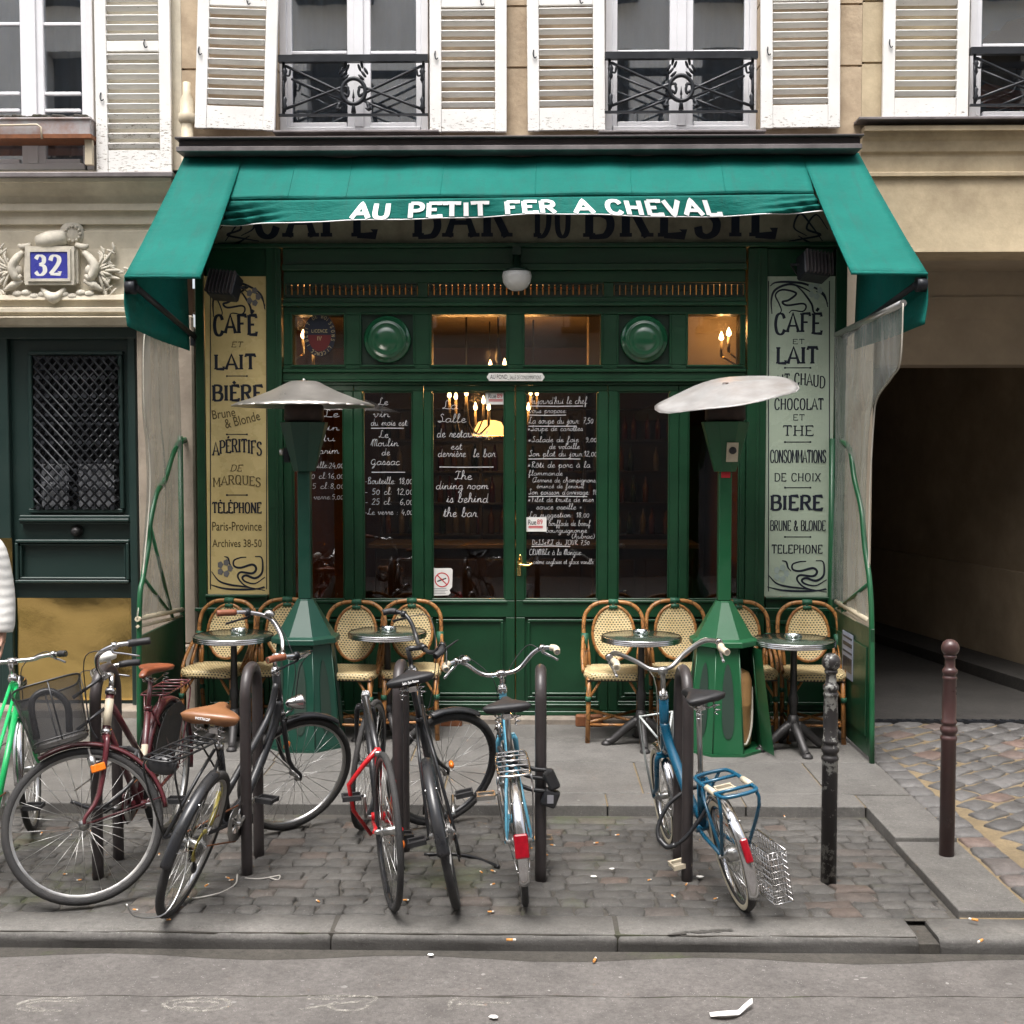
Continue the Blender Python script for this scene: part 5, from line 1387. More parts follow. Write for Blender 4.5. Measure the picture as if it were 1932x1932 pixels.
def val(s, t):    # s across 0..1, t down 0..1
    a = FL.lerp(FR, s); u, v = vbot(s); b = at(u, v, 8.55)
    edge_ = max(0, 1 - min(s, 1 - s) / .12)
    fold = .03 * t * math.sin(s * 17 + 1) + .012 * t * math.sin(s * 47) + .05 * edge_ * math.sin((s + .35 * t) * 55) * t
    return Vector((a.x + (b.x - a.x) * t, 8.545 - .03 * t + fold, a.z - .02 + (b.z - a.z + .02) * t))
g_ = MB(); g_.grid(val, 220, 10); vb_ = g_.build('valance', M['canvas'], aw, solid=.004)
m = MB(); m.tube([val(i / 120, 1) for i in range(121)], .004, 5); part('hem', M['white'], vb_, m)
# heavy white capitals set along the valance
WORDS = [('AU', 665, 742), ('PETIT', 770, 928), ('FER', 954, 1057), ('A', 1086, 1128), ('CHEVAL', 1146, 1368)]
m = MB()
HL = 30
def onv(u0):
    def pl(x, y, e=0):
        s_ = (u0 + x - 417) / 1136; p = val(s_, .93 - .70 * y / HL); return (p.x, p.y - .008 - e, p.z)
    return pl
for wd, u0, u1 in WORDS: write(m, wd, onv(u0), HL, (u1 - u0) / 2, 0, tv=3.5, th=2.5, serif=0, track=1.5, fit=u1 - u0, dens=2.5, eps=.00012)
part('lettering', M['white'], vb_, m)
# seams across the canopy
for u in (560, 667, 840, 1014, 1190, 1360):
    m = MB(); s_ = (u - 452) / 1068; m.tube([can(s_, i / 10) + Vector((0, -.003, .004)) for i in range(11)], .0028, 5); part('seam', M['canvas'], aw, m)
# cheeks and rods under the wings
for sgn, E_, ub in ((-1, LO, (232, 612)), (1, RO, (1748, 608))):
    zb = at(*ub, YFf).z
    g_ = MB()
    def ck(s, t):
        p = E_[0].lerp(E_[1], t); q = Vector((p.x, p.y, zb - .04 * (1 - t)))
        r_ = p.lerp(q, s); r_.x += sgn * .012 * math.sin(s * 5 + t * 6) * s; return r_ - Vector((0, 0, .012))
    g_.grid(ck, 10, 16); g_.build('side_curtain', M['canvas'], aw, solid=.004)
    m = MB(); f_ = E_[1] + Vector((-sgn * .06, .03, -.06)); wl = at(372 if sgn < 0 else 1586, 640, W - .1)
    m.tube([f_, wl], .020, 8); m.obox(wl, (.07, .12, .10)); m.lathe([(.045, -.03), (.045, .03)], f_ + Vector((sgn * .03, 0, 0)), 12, Matrix.Rotation(R(90), 3, 'Y'))
    part('arm', M['iron'], aw, m)
# ------------------------------------------------------------ wind screens
def screen(sgn, Xp, label):
    root = tag(empty('wind_screen'), label, 'wind screen')
    P = lambda u, v: atx(u, v, Xp)
    Yw = F - .04
    zt = P(300 if sgn < 0 else 1641, 1178).z
    if sgn < 0: foot, mid, ppl = P(263, 1425), P(264, 1165), [(296, 935 + 0), (284, 1000), (281, 1030), (283, 1037), (270, 1095), (263, 1150), (263, 1425)]
    else: foot, mid, ppl = P(1645, 1440), P(1641, 1170), [(1588, 832), (1604, 850), (1612, 905), (1625, 960), (1632, 1034), (1641, 1100), (1645, 1200), (1645, 1440)]
    if sgn < 0: ppl = [(357, 829), (338, 835), (325, 862), (312, 905), (296, 930), (283, 990), (281, 1026), (270, 1090), (263, 1150), (263, 1425)]
    # lower solid panel and green bar frame
    m = MB(); m.box(Xp - .012, Xp + .012, foot.y + .02, Yw, .03, zt - .02)
    m.box(Xp - .02, Xp - .0125, foot.y + .1, Yw - .1, .15, zt - .15)
    part('panel', M['green'], root, m, .003)
    bars = [P(u, v) for u, v in ppl]
    m = MB(); m.tube([Vector((Xp, b.y, max(b.z, .0))) for b in bars], .018, 6, smooth=4, flat=1.3)
    m.tube([(Xp, Yw, .02), (Xp, Yw, bars[0].z + .02)], .020, 6)
    m.tube([Vector((Xp, bars[5].y, bars[5].z)), (Xp, Yw - .25, zt)], .013, 6); m.tube([Vector((Xp, bars[7].y, bars[7].z)), (Xp, Yw - .32, zt + .05)], .013, 6)
    part('frame', M['heat'] if sgn > 0 else M['heat'], root, m)
    if sgn < 0: top = [(385, 632), (285, 572)]; bot = [(366, 1140), (259, 1168)]; outer = [(285, 572), (272, 640), (272, 760), (281, 840), (283, 930), (272, 1060), (259, 1168)]
    else: top = [(1578, 632), (1704, 572)]; bot = [(1578, 1135), (1641, 1172)]; outer = [(1704, 572), (1699, 680), (1683, 712), (1655, 752), (1648, 800), (1641, 930), (1639, 1060), (1641, 1172)]
    oc = catmull([Vector((Xp, P(u, v).y, P(u, v).z)) for u, v in outer], 6)
    g_ = MB(); n = len(oc) - 1
    z0, z1 = P(*top[0]).z, P(*bot[0]).z
    def sh(s, t):
        o_ = oc[min(int(round(t * n)), n)]; i_ = Vector((Xp, Yw - .02, z0 + (z1 - z0) * t))
        r_ = i_.lerp(o_, s); r_.x += .018 * math.sin(s * 9 + t * 3) * math.sin(math.pi * t) + .01 * math.sin(s * 23); return r_
    g_.grid(sh, 30, n); part('plastic_sheet', M['plastic'], root, g_)
    m = MB(); a, b = P(*top[0]), P(*top[1]); a.y = min(a.y, Yw); m.tube([a, b], .022, 8)
    part('rod', M['alu'], root, m)
    m = MB(); a, b = P(*bot[0]), P(*bot[1]); a.y = min(a.y, Yw); m.tube([a, b], .018, 8); m.tube([a - Vector((0, 0, .05)), b - Vector((0, 0, .05))], .012, 4)
    part('bottom_bar', M['cream'], root, m)
    m = MB(); m.tube([oc[i] for i in range(n + 1)], .005, 5); part('edge_welt', M['hose'], root, m)
    return root, Xp, zt
xl = gr(263, 1425, 0).x; xr = gr(1645, 1440, 0).x
screen(-1, xl, 'clear plastic wind screen with green panel beside the numbered street door')
scr, _, ztr = screen(1, xr, 'clear plastic wind screen with green panel beside the carriage passage')
m = MB(); a, b = atx(1592, 1180, xr - .016), atx(1610, 1300, xr - .016)
m.box(xr - .024, xr - .021, b.y, a.y, b.z + .05, a.z - .03); o = m.build('pasted_notice', pm('blue_grey_poster', (.30, .33, .42), .7)); tag(o, 'narrow blue and white notice pasted inside the wind screen panel', 'notice')
m = MB()
dz = a.z - b.z
for i, (q0, q1) in enumerate(((.08, .12), (.2, .28), (.38, .42), (.5, .8))): m.box(xr - .0262, xr - .0242, b.y + .02, a.y - .02, a.z - .03 - dz * q1 * .85, a.z - .03 - dz * q0 * .85)
part('print', M['ink'], o, m)
# ------------------------------------------------------------ lamps on the front
def flood(u, v, yaw, label):
    root = empty('flood_lamp', at(u, v, F - .28)); tag(root, label, 'flood lamp'); root.rotation_euler = (R(-18), R(6), yaw)
    m = MB(); m.box(-.10, .10, -.07, .07, -.09, .09); part('housing', M['iron'], root, m, .012)
    m = MB()
    for i in range(8): m.box(-.095 + i * .027, -.089 + i * .027, -.10, -.071, -.085, .085)
    part('cooling_fins', M['zincdark'], root, m)
    m = MB(); m.tube([(-.12, 0, 0), (-.12, .1, .05), (0, .25, .07), (.12, .1, .05), (.12, 0, 0)], .010, 6); part('bracket', M['iron'], root, m)
flood(424, 540, R(-12), 'black flood lamp over the yellowed sign board'); flood(1535, 504, R(14), 'black ribbed flood lamp over the pale green sign board')
root = empty('globe_lamp', at(975, 516, F - .14)); tag(root, 'white opal half globe lamp over the cafe doors', 'lamp')
m = MB(); m.lathe([(.001, -.125), (.04, -.12), (.075, -.10), (.098, -.065), (.106, -.02), (.10, .01)], n=32); part('globe', M['opal'], root, m)
m = MB(); m.lathe([(.10, .01), (.09, .03), (.03, .05), (.025, .16)], n=24); m.box(-.03, .03, -.03, .14, .13, .19); part('cap', M['greendark'], root, m)
# ------------------------------------------------------------ cafe interior
m = MB(); IX0, IX1, IZ = -2.35, 2.0, 3.55
m.box(IX0 - .1, IX0, W + .02, 14.6, 0, IZ + .3); m.box(IX1, IX1 + .1, W + .02, 14.6, 0, IZ + .3); m.box(IX0, IX1, 14.5, 14.6, 0, IZ + .3)
struct(m.build('interior_wall', M['warmwall']))
m = MB(); m.box(IX0, IX1, W - .02, 14.5, IZ, IZ + .1)
for y in (10.6, 12.2): m.box(IX0, IX1, y, y + .22, IZ - .16, IZ - .001)
struct(m.build('interior_ceiling', M['warmceil']))
m = MB(); m.box(IX0, IX1, F + .06, 14.5, .02, .075); struct(m.build('interior_floor', M['cafefloor']))
root = empty('bar_counter', (0, 11.6, .075)); tag(root, 'dark wooden bar counter inside behind the door glass', 'counter')
m = MB(); m.box(-1.5, 1.5, 0, .5, 0, 1.0); [m.box(-1.45 + i * .5, -1.05 + i * .5, -.02, -.001, .1, .9) for i in range(6)]; part('front', M['oldwood'], root, m, .006)
m = MB(); m.box(-1.56, 1.56, -.06, .56, 1.001, 1.05); part('top', M['zincdark'], root, m, .008)
root = empty('bottle_shelf', (0, 13.6, .075)); tag(root, 'tall dark bottle shelf along the back wall of the bar', 'shelf')
m = MB()
for z in (1.0, 1.35, 1.7, 2.05, 2.4): m.box(-1.7, 1.7, 0, .25, z - .02, z)
for x in (-1.7, -.6, .55, 1.67): m.box(x, x + .03, .0, .25, 0, 2.6)
part('shelving', M['oldwood'], root, m); m = MB(); m.box(-1.7, 1.7, .255, .28, 0, 2.6); part('back_board', M['oldwood'], root, m)
bm0 = MB(); bm0.lathe([(.036, 0), (.036, .17), (.03, .2), (.013, .235), (.013, .29)], n=10)
BM = [pm('amber_bottle', (.12, .045, .012), .12, coat=.5), pm('clear_bottle', (.16, .15, .13), .12, coat=.5), pm('green_bottle', (.015, .04, .02), .12, coat=.5), pm('red_bottle', (.09, .015, .01), .12, coat=.5)]
protos = []
for i, z in enumerate((1.0, 1.35, 1.7, 2.05)):
    x = -1.62
    while x < 1.62:
        if rnd.random() < .8:
            kq = rnd.randrange(4)
            if kq < len(protos) and False: pass
            o = bm0.build('bottle', BM[kq]) if len(protos) < 4 else None
            if o is None: o = protos[kq].copy(); COL.objects.link(o)
            else:
                o.data.materials.clear(); o.data.materials.append(BM[len(protos)]); protos.append(o)
            o.location = (x, 13.72 + rnd.uniform(-.03, .03), z + .075); o.scale = (1, 1, rnd.uniform(.85, 1.05))
            tag(o, 'bottle standing on the dim shelf behind the bar', 'bottle', 'bottles on the shelf behind the bar')
        x += rnd.uniform(.09, .16)
def bulb(mb_root, p, r=.016, light=0):
    m = MB(); m.lathe([(.001, -.025), (r * .8, -.015), (r, .0), (r * .7, .022), (.001, .05)], p, 10); part('bulb', M['bulb'], mb_root, m)
    m = MB(); m.lathe([(.011, -.15), (.012, -.03)], p, 8); part('candle_tube', M['cream'], mb_root, m)
    if light:
        ld = bpy.data.lights.new('bulb_light', 'POINT'); ld.energy = light; ld.color = (1, .45, .13); ld.shadow_soft_size = .05
        lo = bpy.data.objects.new('bulb_light', ld); COL.objects.link(lo); lo.location = Vector(p) + Vector((0, -.02, .08)); lo.parent = mb_root
def chandelier(cu, cv, Yc, pts, label, e):
    c = at(cu, cv, Yc); root = empty('chandelier'); tag(root, label, 'chandelier')
    m = MB(); m.tube([(c.x, Yc, IZ), (c.x, Yc, c.z - .1)], .008, 6); m.lathe([(.005, -.16), (.03, -.12), (.02, -.05), (.012, .05)], c, 10)
    for i, (u, v) in enumerate(pts):
        p = at(u, v, Yc + .25 * math.sin(i * 2.1)); bulb(root, p, light=e * .95 if i % 2 == 0 else 0)
        m.tube([(c.x, Yc, c.z - .1), ((c.x + p.x) / 2, (Yc + p.y) / 2, min(c.z, p.z) - .22), (p.x, p.y, p.z - .15)], .007, 6, smooth=5)
    part('arms', M['iron'], root, m)
chandelier(880, 770, 10.6, [(848, 746), (860, 749), (880, 742), (912, 757), (897, 769), (922, 769)], 'black branched chandelier with lit candle bulbs behind the chalked door', 5)
chandelier(1006, 765, 11.4, [(1001, 741), (1013, 742), (997, 770)], 'small chandelier glimpsed at the top of the menu pane', 4)
chandelier(940, 650, 10.2, [(925, 690), (952, 687)], 'black ceiling chandelier hanging in the middle transom pane', 2.5)
for (pts, label) in (([(572, 633), (591, 662)], 'candle wall light in the transom pane beside the licence badge'), ([(1361, 637), (1375, 629)], 'pair of lit candle bulbs in the last transom pane')):
    root = empty('wall_light'); tag(root, label, 'wall light')
    for i, (u, v) in enumerate(pts): bulb(root, at(u, v, 10.0), .02, light=3.5 if i == 0 else 0)
    p = at(*pts[0], 10.0); xx = IX0 if p.x < 0 else IX1
    m = MB(); m.tube([(p.x, 10.0, p.z - .15), ((p.x + xx) / 2, 10.05, p.z - .26), (xx, 10.1, p.z - .16)], .008, 6, smooth=5); q_ = at(*pts[1], 10.0); m.tube([(q_.x, 10, q_.z - .15), ((p.x + xx) / 2, 10.05, p.z - .26)], .007, 6); part('arm', M['brass'], root, m)
root = empty('pendant_lamp', at(924, 822, 10.9)); tag(root, 'glowing yellow pendant shade behind the chalked door', 'lamp')
m = MB(); m.lathe([(.155, 0), (.15, .03), (.10, .12), (.05, .135)], n=24, caps=False); part('lamp_shade', M['shade'], root, m)
m = MB(); m.tube([(0, 0, .13), (0, 0, 1.0)], .006, 6); part('cord', M['iron'], root, m)
ld = bpy.data.lights.new('lamp_light', 'POINT'); ld.energy = 22; ld.color = (1, .58, .22); ld.shadow_soft_size = .06
lo = bpy.data.objects.new('lamp_light', ld); COL.objects.link(lo); lo.location = (0, 0, .02); lo.parent = root
# ------------------------------------------------------------ terrace chairs
RX90 = Matrix.Rotation(R(90), 3, 'X')
def make_chair():
    root = empty('rattan_chair')
    rt, cn, wr_ = M['rattan'], M['cane'], M['wrap']
    for s in (-1, 1):
        m = MB(); m.tube([(s * .185, -.185, 0), (s * .18, -.18, .25), (s * .175, -.17, .455)], [.017, .016, .016], 8); part('leg', rt, root, m)
        m = MB(); m.tube([(s * .175, .21, 0), (s * .18, .17, .25), (s * .185, .16, .46), (s * .20, .185, .64)], .015, 8); part('leg', rt, root, m)
        m = MB()
        m.tube([(s * .205, .02, .47), (s * .208, .10, .56), (s * .21, .18, .66)], .013, 7); m.tube([(s * .170, .135, .47), (s * .175, .165, .56), (s * .19, .185, .66)], .013, 7)
        m.tube([(s * .215, -.10, .47), (s * .222, .0, .56), (s * .215, .17, .68)], .012, 7, smooth=4)
        part('arm_brace', rt, root, m)
        m = MB(); m.tube([(s * .205, .165, .60), (s * .204, .19, .70)], .026, 8); m.tube([(s * .183, -.183, .285), (s * .182, -.182, .32)], .020, 8); m.tube([(s * .182, .172, .285), (s * .182, .17, .32)], .019, 8); part('binding', wr_, root, m)
    m = MB(); m.tube([(-.205, .185, .62), (-.212, .205, .74), (-.195, .235, .84), (-.12, .25, .905), (0, .255, .918), (.12, .25, .905), (.195, .235, .84), (.212, .205, .74), (.205, .185, .62)], .0145, 8, smooth=5); part('back_hoop', rt, root, m)
    m = MB(); m.tube([(-.035, .253, .918), (.035, .253, .918)], .021, 8); m.tube([(-.03, .248, .88), (.03, .248, .88)], .018, 8); m.tube([(0, .252, .915), (0, .25, .885)], .016, 6); part('binding', wr_, root, m)
    ov = [(.148 * math.sin(q), .205 + .042 * math.cos(q), .70 + .19 * math.cos(q) + (.0 if math.cos(q) > 0 else -.0)) for q in [i * math.pi / 14 for i in range(28)]]
    m = MB(); m.tube(ov, .011, 7, closed=True); part('back_rim', rt, root, m)
    m = MB()
    c = Vector((0, .203, .70)); V = [c] + [Vector(p) - Vector((0, .002, 0)) for p in ov]
    for k_ in (.35, .7):
        V += [c + (Vector(p) - c) * k_ + Vector((0, .012 * (1 - k_ * k_), 0)) for p in ov]
    n = 28
    Fs = []
    r1, r2, r3 = 29, 57, 1
    V[0] = c + Vector((0, .014, 0))
    for i in range(n):
        j = (i + 1) % n
        Fs += [(0, r1 + i, r1 + j), (r1 + i, r2 + i, r2 + j, r1 + j), (r2 + i, r3 + i, r3 + j, r2 + j)]
    m.add(V, Fs, True); part('cane_back', cn, root, m)
    m = MB()      # seat: rounded woven pad
    def sec(k_):
        w_, d_ = .215, .205
        out = []
        for i in range(32):
            q = i * math.pi / 16; cx_ = math.copysign(abs(math.cos(q)) ** .5, math.cos(q)); cy_ = math.copysign(abs(math.sin(q)) ** .5, math.sin(q))
            out.append((cx_ * w_ * k_, cy_ * d_ * k_ - .015))
        return out
    rings = [(.955, .435), (.99, .442), (1.0, .456), (.985, .476), (.95, .484), (.5, .478), (.02, .476)]
    V = [(x, y, z) for k_, z in rings for x, y in sec(k_)]
    m.add(V, [(a * 32 + i, a * 32 + (i + 1) % 32, (a + 1) * 32 + (i + 1) % 32, (a + 1) * 32 + i) for a in range(len(rings) - 1) for i in range(32)], True)
    part('seat', cn, root, m)
    m = MB(); m.box(-.19, .19, -.19, .165, .425, .4345); part('seat_board', M['oldwood'], root, m)
    m = MB()
    m.tube([(-.178, -.178, .14), (.172, .19, .15)], .011, 7); m.tube([(.178, -.178, .14), (-.172, .19, .15)], .011, 7)
    for s in (-1, 1):
        m.tube([(s * .178, -.175, .30), (s * .10, -.172, .425)], .010, 6); m.tube([(s * .178, -.178, .13), (s * .175, .20, .13)], .011, 7)
        m.tube([(s * .178, -.17, .30), (s * .178, -.08, .425)], .010, 6)
    m.tube([(-.18, -.18, .125), (.18, -.18, .125)], .010, 6)
    part('stretcher', rt, root, m)
    return root
CH = [(423, -8, 8.60, 'rattan chair behind the left end table, next to the left plastic wind screen'),
      (545, 3, 8.66, 'rattan chair half hidden by the pole of the left patio heater'),
      (668, -4, 8.52, 'rattan chair on the left of the table nearest the black bicycle handlebar'),
      (781, 4, 8.60, 'rattan chair nearest the left door leaf, behind the black bicycle'),
      (1155, -2, 8.55, 'rattan chair nearest the right door leaf, in full view'),
      (1277, 3, 8.64, 'rattan chair behind the table above the white bicycle handlebar'),
      (1395, 2, 8.58, 'rattan chair half hidden by the cone of the right patio heater'),
      (1520, -3, 8.55, 'rattan chair beside the passage wind screen behind the end table')]
proto = make_chair()
for i, (u, a, Yc, lb) in enumerate(CH):
    o = proto if i == 0 else copy_tree(proto)
    p = at(u, 1210, Yc + .22); o.location = (p.x, Yc, 0); o.rotation_euler = (0, 0, R(a)); tag(o, lb, 'chair', 'rattan chairs along the cafe front')
# tables and ashtrays
def make_table():
    root = empty('bistro_table')
    m = MB(); m.lathe([(.001, .722), (.262, .722), (.264, .742), (.258, .746), (.001, .746)], n=56, caps=False); part('table_top', M['tabletop'], root, m)
    m = MB(); m.lathe([(.262, .708), (.272, .710), (.2725, .7185), (.269, .7205), (.2725, .7225), (.2725, .731), (.269, .733), (.2725, .735), (.272, .743), (.266, .747), (.2645, .747)], n=56, caps=False); m.lathe([(.001, .709), (.262, .709)], n=56, caps=False); part('rim', M['chrome'], root, m)
    m = MB(); m.lathe([(.028, .06), (.026, .30), (.032, .31), (.034, .36), (.024, .38), (.021, .70), (.07, .708)], n=16); part('stem', M['cast'], root, m)
    for k_ in range(4):
        q = R(-90 + 90 * k_ + 8)
        m = MB(); d_ = Vector((math.cos(q), math.sin(q), 0)); pz = lambda r_, z: tuple(d_ * r_ + Vector((0, 0, z)))
        m.tube([pz(.02, .17), pz(.08, .13), pz(.15, .07), pz(.20, .03), pz(.24, .022)], [.036, .032, .028, .026, .022], 8, smooth=4); m.lathe([(.034, 0), (.036, .012), (.02, .03)], pz(.235, 0), 10)
        part('foot', M['cast'], root, m)
    m = MB(); m.lathe([(.05, .15), (.055, .12), (.04, .20), (.03, .24)], n=12); part('collar', M['cast'], root, m)
    return root
def make_ashtray():
    m = MB(); m.lathe([(.001, .004), (.045, .005), (.052, .03), (.056, .034), (.060, .03), (.054, .001), (.001, .0)], n=24, caps=False)
    return m.build('ashtray', M['clear'])
TB = [(441, 1200, 8.33, 'round glass topped table by the left wind screen', 'glass ashtray on the table by the left wind screen'), (731, 1191, 8.50, 'round table partly behind the black bicycle handlebar', 'glass ashtray on the table behind the black bicycle handlebar'),
      (1210, 1199, 8.33, 'round table directly above the chrome handlebar of the teal bicycle', 'glass ashtray on the table above the teal bicycle handlebar'), (1498, 1203, 8.20, 'round table between the right heater and the passage wind screen', 'glass ashtray on the table nearest the passage')]
t0 = make_table(); a0_ = make_ashtray()
for i, (u, v, Yc, lt, la) in enumerate(TB):
    o = t0 if i == 0 else copy_tree(t0); q = a0_ if i == 0 else copy_tree(a0_)
    p = at(u, v + 6, Yc); o.location = (p.x, Yc, 0); o.rotation_euler = (0, 0, R((0, 20, -6, 4)[i])); tag(o, lt, 'table', 'bistro tables on the terrace')
    q.location = (p.x + .02 - .01 * i, Yc + (.06, -.02, .03, -.02)[i], .7465); tag(q, la, 'ashtray', 'glass ashtrays on the tables')
# ------------------------------------------------------------ patio heaters
def heater(u, Yc, label, opened, mt, hood):
    p = at(u, 1300, Yc); root = empty('patio_heater', (p.x, Yc, 0)); tag(root, label, 'patio heater', 'gas patio heaters on the terrace')
    A0 = R(22.5)
    def ring(r_, z): return [Vector((r_ * math.cos(A0 + k_ * R(45)), r_ * math.sin(A0 + k_ * R(45)), z)) for k_ in range(8)]
    b0, b1 = ring(.265, .02), ring(.195, .70)
    m = MB()
    # facing the street is -y: faces 5 (front) .. 6 (front right)
    for k_ in range(8):
        if opened and k_ == 6: continue
        a, b, c, d_ = b0[k_], b0[(k_ + 1) % 8], b1[(k_ + 1) % 8], b1[k_]
        n_ = ((b - a).cross(d_ - a)).normalized() * -.003
        m.prism([a, b, c, d_], n_)
    for k_ in range(8): m.tube([b0[k_] + Vector((0, 0, .005)), b1[k_]], .0045, 6)
    part('base', mt, root, m)
    if opened:
        m = MB(); k_ = 6
        hinge0, hinge1 = b0[7], b1[7]; a0q, a1q = b0[6], b1[6]
        rot = Matrix.Rotation(R(58), 3, 'Z')
        m.prism([hinge0, hinge0 + rot @ (a0q - hinge0), hinge1 + rot @ (a1q - hinge1), hinge1], (0, .003, 0)); part('base_door', mt, root, m)
    m = MB(); m.lathe([(.275, .0), (.275, .018)], n=8, a0=A0, sm=False); part('base_plate', mt, root, m)
    m = MB(); m.lathe([(.20, .702), (.235, .71), (.235, .745), (.20, .76), (.062, .99), (.058, 1.0)], n=8, a0=A0, sm=False); part('cone', mt, root, m, .003)
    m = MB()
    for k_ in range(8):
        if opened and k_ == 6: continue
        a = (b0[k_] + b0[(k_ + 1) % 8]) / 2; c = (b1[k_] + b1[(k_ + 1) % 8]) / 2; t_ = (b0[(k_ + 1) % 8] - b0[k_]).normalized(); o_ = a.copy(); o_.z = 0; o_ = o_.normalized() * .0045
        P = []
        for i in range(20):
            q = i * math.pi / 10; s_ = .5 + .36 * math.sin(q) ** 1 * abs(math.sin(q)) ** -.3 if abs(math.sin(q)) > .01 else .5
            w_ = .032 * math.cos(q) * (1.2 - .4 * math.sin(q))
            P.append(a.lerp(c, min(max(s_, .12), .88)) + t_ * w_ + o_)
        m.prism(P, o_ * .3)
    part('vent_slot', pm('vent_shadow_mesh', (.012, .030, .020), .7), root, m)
    m = MB(); m.box(-.042, .042, -.042, .042, 1.0, 1.86); part('pole', mt, root, m, .006)
    m = MB()
    for z0, z1, r0, r1 in ((1.86, 2.19, .075, .165),):
        V = ring(r0, z0) + ring(r1, z1); m.add(V, [(i, (i + 1) % 8, 8 + (i + 1) % 8, 8 + i) for i in range(8)] + [list(range(8))[::-1], [8 + i for i in range(8)]])
    part('burner_housing', mt, root, m, .003)
    m = MB(); m.lathe([(.125, 2.192), (.125, 2.20), (.135, 2.205), (.13, 2.30), (.10, 2.325)], n=24); part('burner', M['burner'], root, m)
    m = MB()
    cq = R(-90) if opened else R(180)
    if opened:
        zq = 1.99; m.obox((.03, -.116, zq), (.075, .012, .13), Matrix.Rotation(R(16), 3, 'X')); part('control_plate', M['cream_grip'], root, m)
        m = MB(); m.lathe([(.024, 0), (.024, .02), (.012, .03)], (.03, -.121, zq + .01), 16, Matrix.Rotation(R(90), 3, 'X')); part('knob', M['blackink'], root, m)
        m = MB(); m.box(-.03, .03, -.046, -.043, 1.82, 1.86); part('warning_label', M['redink'], root, m)
    else:
        m.box(-.135, -.10, -.03, .03, 1.92, 2.02); part('control_plate', M['iron'], root, m); m = MB(); m.lathe([(.022, 0), (.022, .03)], (-.135, 0, 1.99), 12, Matrix.Rotation(R(-90), 3, 'Y')); part('knob', M['alu'], root, m)
    m = MB(); hoodM = M['hood'] if not hood else M['hoodworn']
    prof = [(.001, .155), (.085, .15), (.10, .145), (.22, .085), (.36, .03), (.44, .005), (.475, -.012), (.472, -.02), (.44, -.006), (.36, .018), (.22, .07), (.09, .132), (.001, .138)]
    m.lathe(prof, n=64, caps=False)
    m.lathe([(.012, .15), (.012, .163), (.006, .167), (.001, .167)], n=10)
    for k_ in range(24): m.tube([(.475 * math.cos(k_ * .2618), .475 * math.sin(k_ * .2618), -.016), (.475 * math.cos(k_ * .2618 + .2618), .475 * math.sin(k_ * .2618 + .2618), -.016)], .005, 6)
    o = part('hood', hoodM, root, m); o.location = (0, 0, 2.315)
    if hood:   # bent and tipped towards the street
        for v in o.data.vertices:
            x, y, z = v.co; r_ = math.hypot(x, y)
            q = math.atan2(y, x); v.co.z = z * .42 - .022 * (r_ / .47) ** 3 * math.cos(2 * q + .5) + .006 * math.sin(5 * q) * r_ / .47 + .018 * max(0, math.cos(q - math.pi)) ** 6 * r_ / .47
        o.rotation_euler = (R(12.5), R(-11.5), 0); o.location = (.0, 0, 2.375)
    m = MB(); m.lathe([(.02, 2.32), (.02, 2.45)], n=10); part('rod', M['burner'], root, m)
    return root, p
heater(578, 8.30, 'blue green patio heater with a level round hood beside the yellowed sign', False, M['heatdark'], 0)
hr, hp = heater(1364, 8.24, 'bright green patio heater with bent tipped hood and open gas cupboard', True, M['heat'], 1)
gb = empty('gas_bottle', (hp.x + .07, hp.y - .02, .022)); tag(gb, 'tan gas bottle standing inside the open base of the heater', 'gas bottle')
m = MB(); m.lathe([(.09, 0), (.115, .02), (.118, .06), (.118, .28), (.121, .29), (.118, .30), (.118, .44), (.10, .50), (.05, .525), (.03, .53)], n=28); part('cylinder', M['gas'], gb, m)
m = MB(); m.lathe([(.018, .53), (.022, .56), (.03, .565), (.03, .585)], n=12); part('valve', M['brass'], gb, m)
m = MB(); m.tube([(.0, -.03, .57), (.03, -.08, .5), (.0, -.125, .25), (.03, -.125, .07), (.07, -.105, .04), (.11, -.06, .16), (.12, .0, .4)], .008, 7, smooth=6); part('hose', M['hose'], gb, m)
# ------------------------------------------------------------ bike hoops and bollards
HO = [(185, 1655, 'steel bike hoop behind the burgundy front wheel'), (466, 1649, 'steel bike hoop right behind the tan saddle'), (752, 1640, 'steel bike hoop behind the red bicycle wheel'), (1020, 1659, 'steel bike hoop with the pale blue bicycle locked to it'), (1296, 1660, 'steel bike hoop in front of the teal bicycle frame')]
def make_hoop():
    m = MB(); m.tube([(0, 0, -.05), (0, 0, .4), (0, 0, .80), (0, .012, .90), (0, .06, .965), (0, .14, .985), (0, .22, .965), (0, .268, .90), (0, .28, .80), (0, .28, .4), (0, .28, -.05)], .0275, 12, smooth=4)
    return m.build('bike_hoop', M['rack'])
h0 = make_hoop()
for i, (u, v, lb) in enumerate(HO):
    o = h0 if i == 0 else copy_tree(h0); p = gr(u, v, BAY); o.location = (p.x, p.y, BAY); o.rotation_euler = (0, 0, R((-1, 1, 0, 0, 2)[i])); tag(o, lb, 'bike rack', 'bike hoops in the cobbled bay')
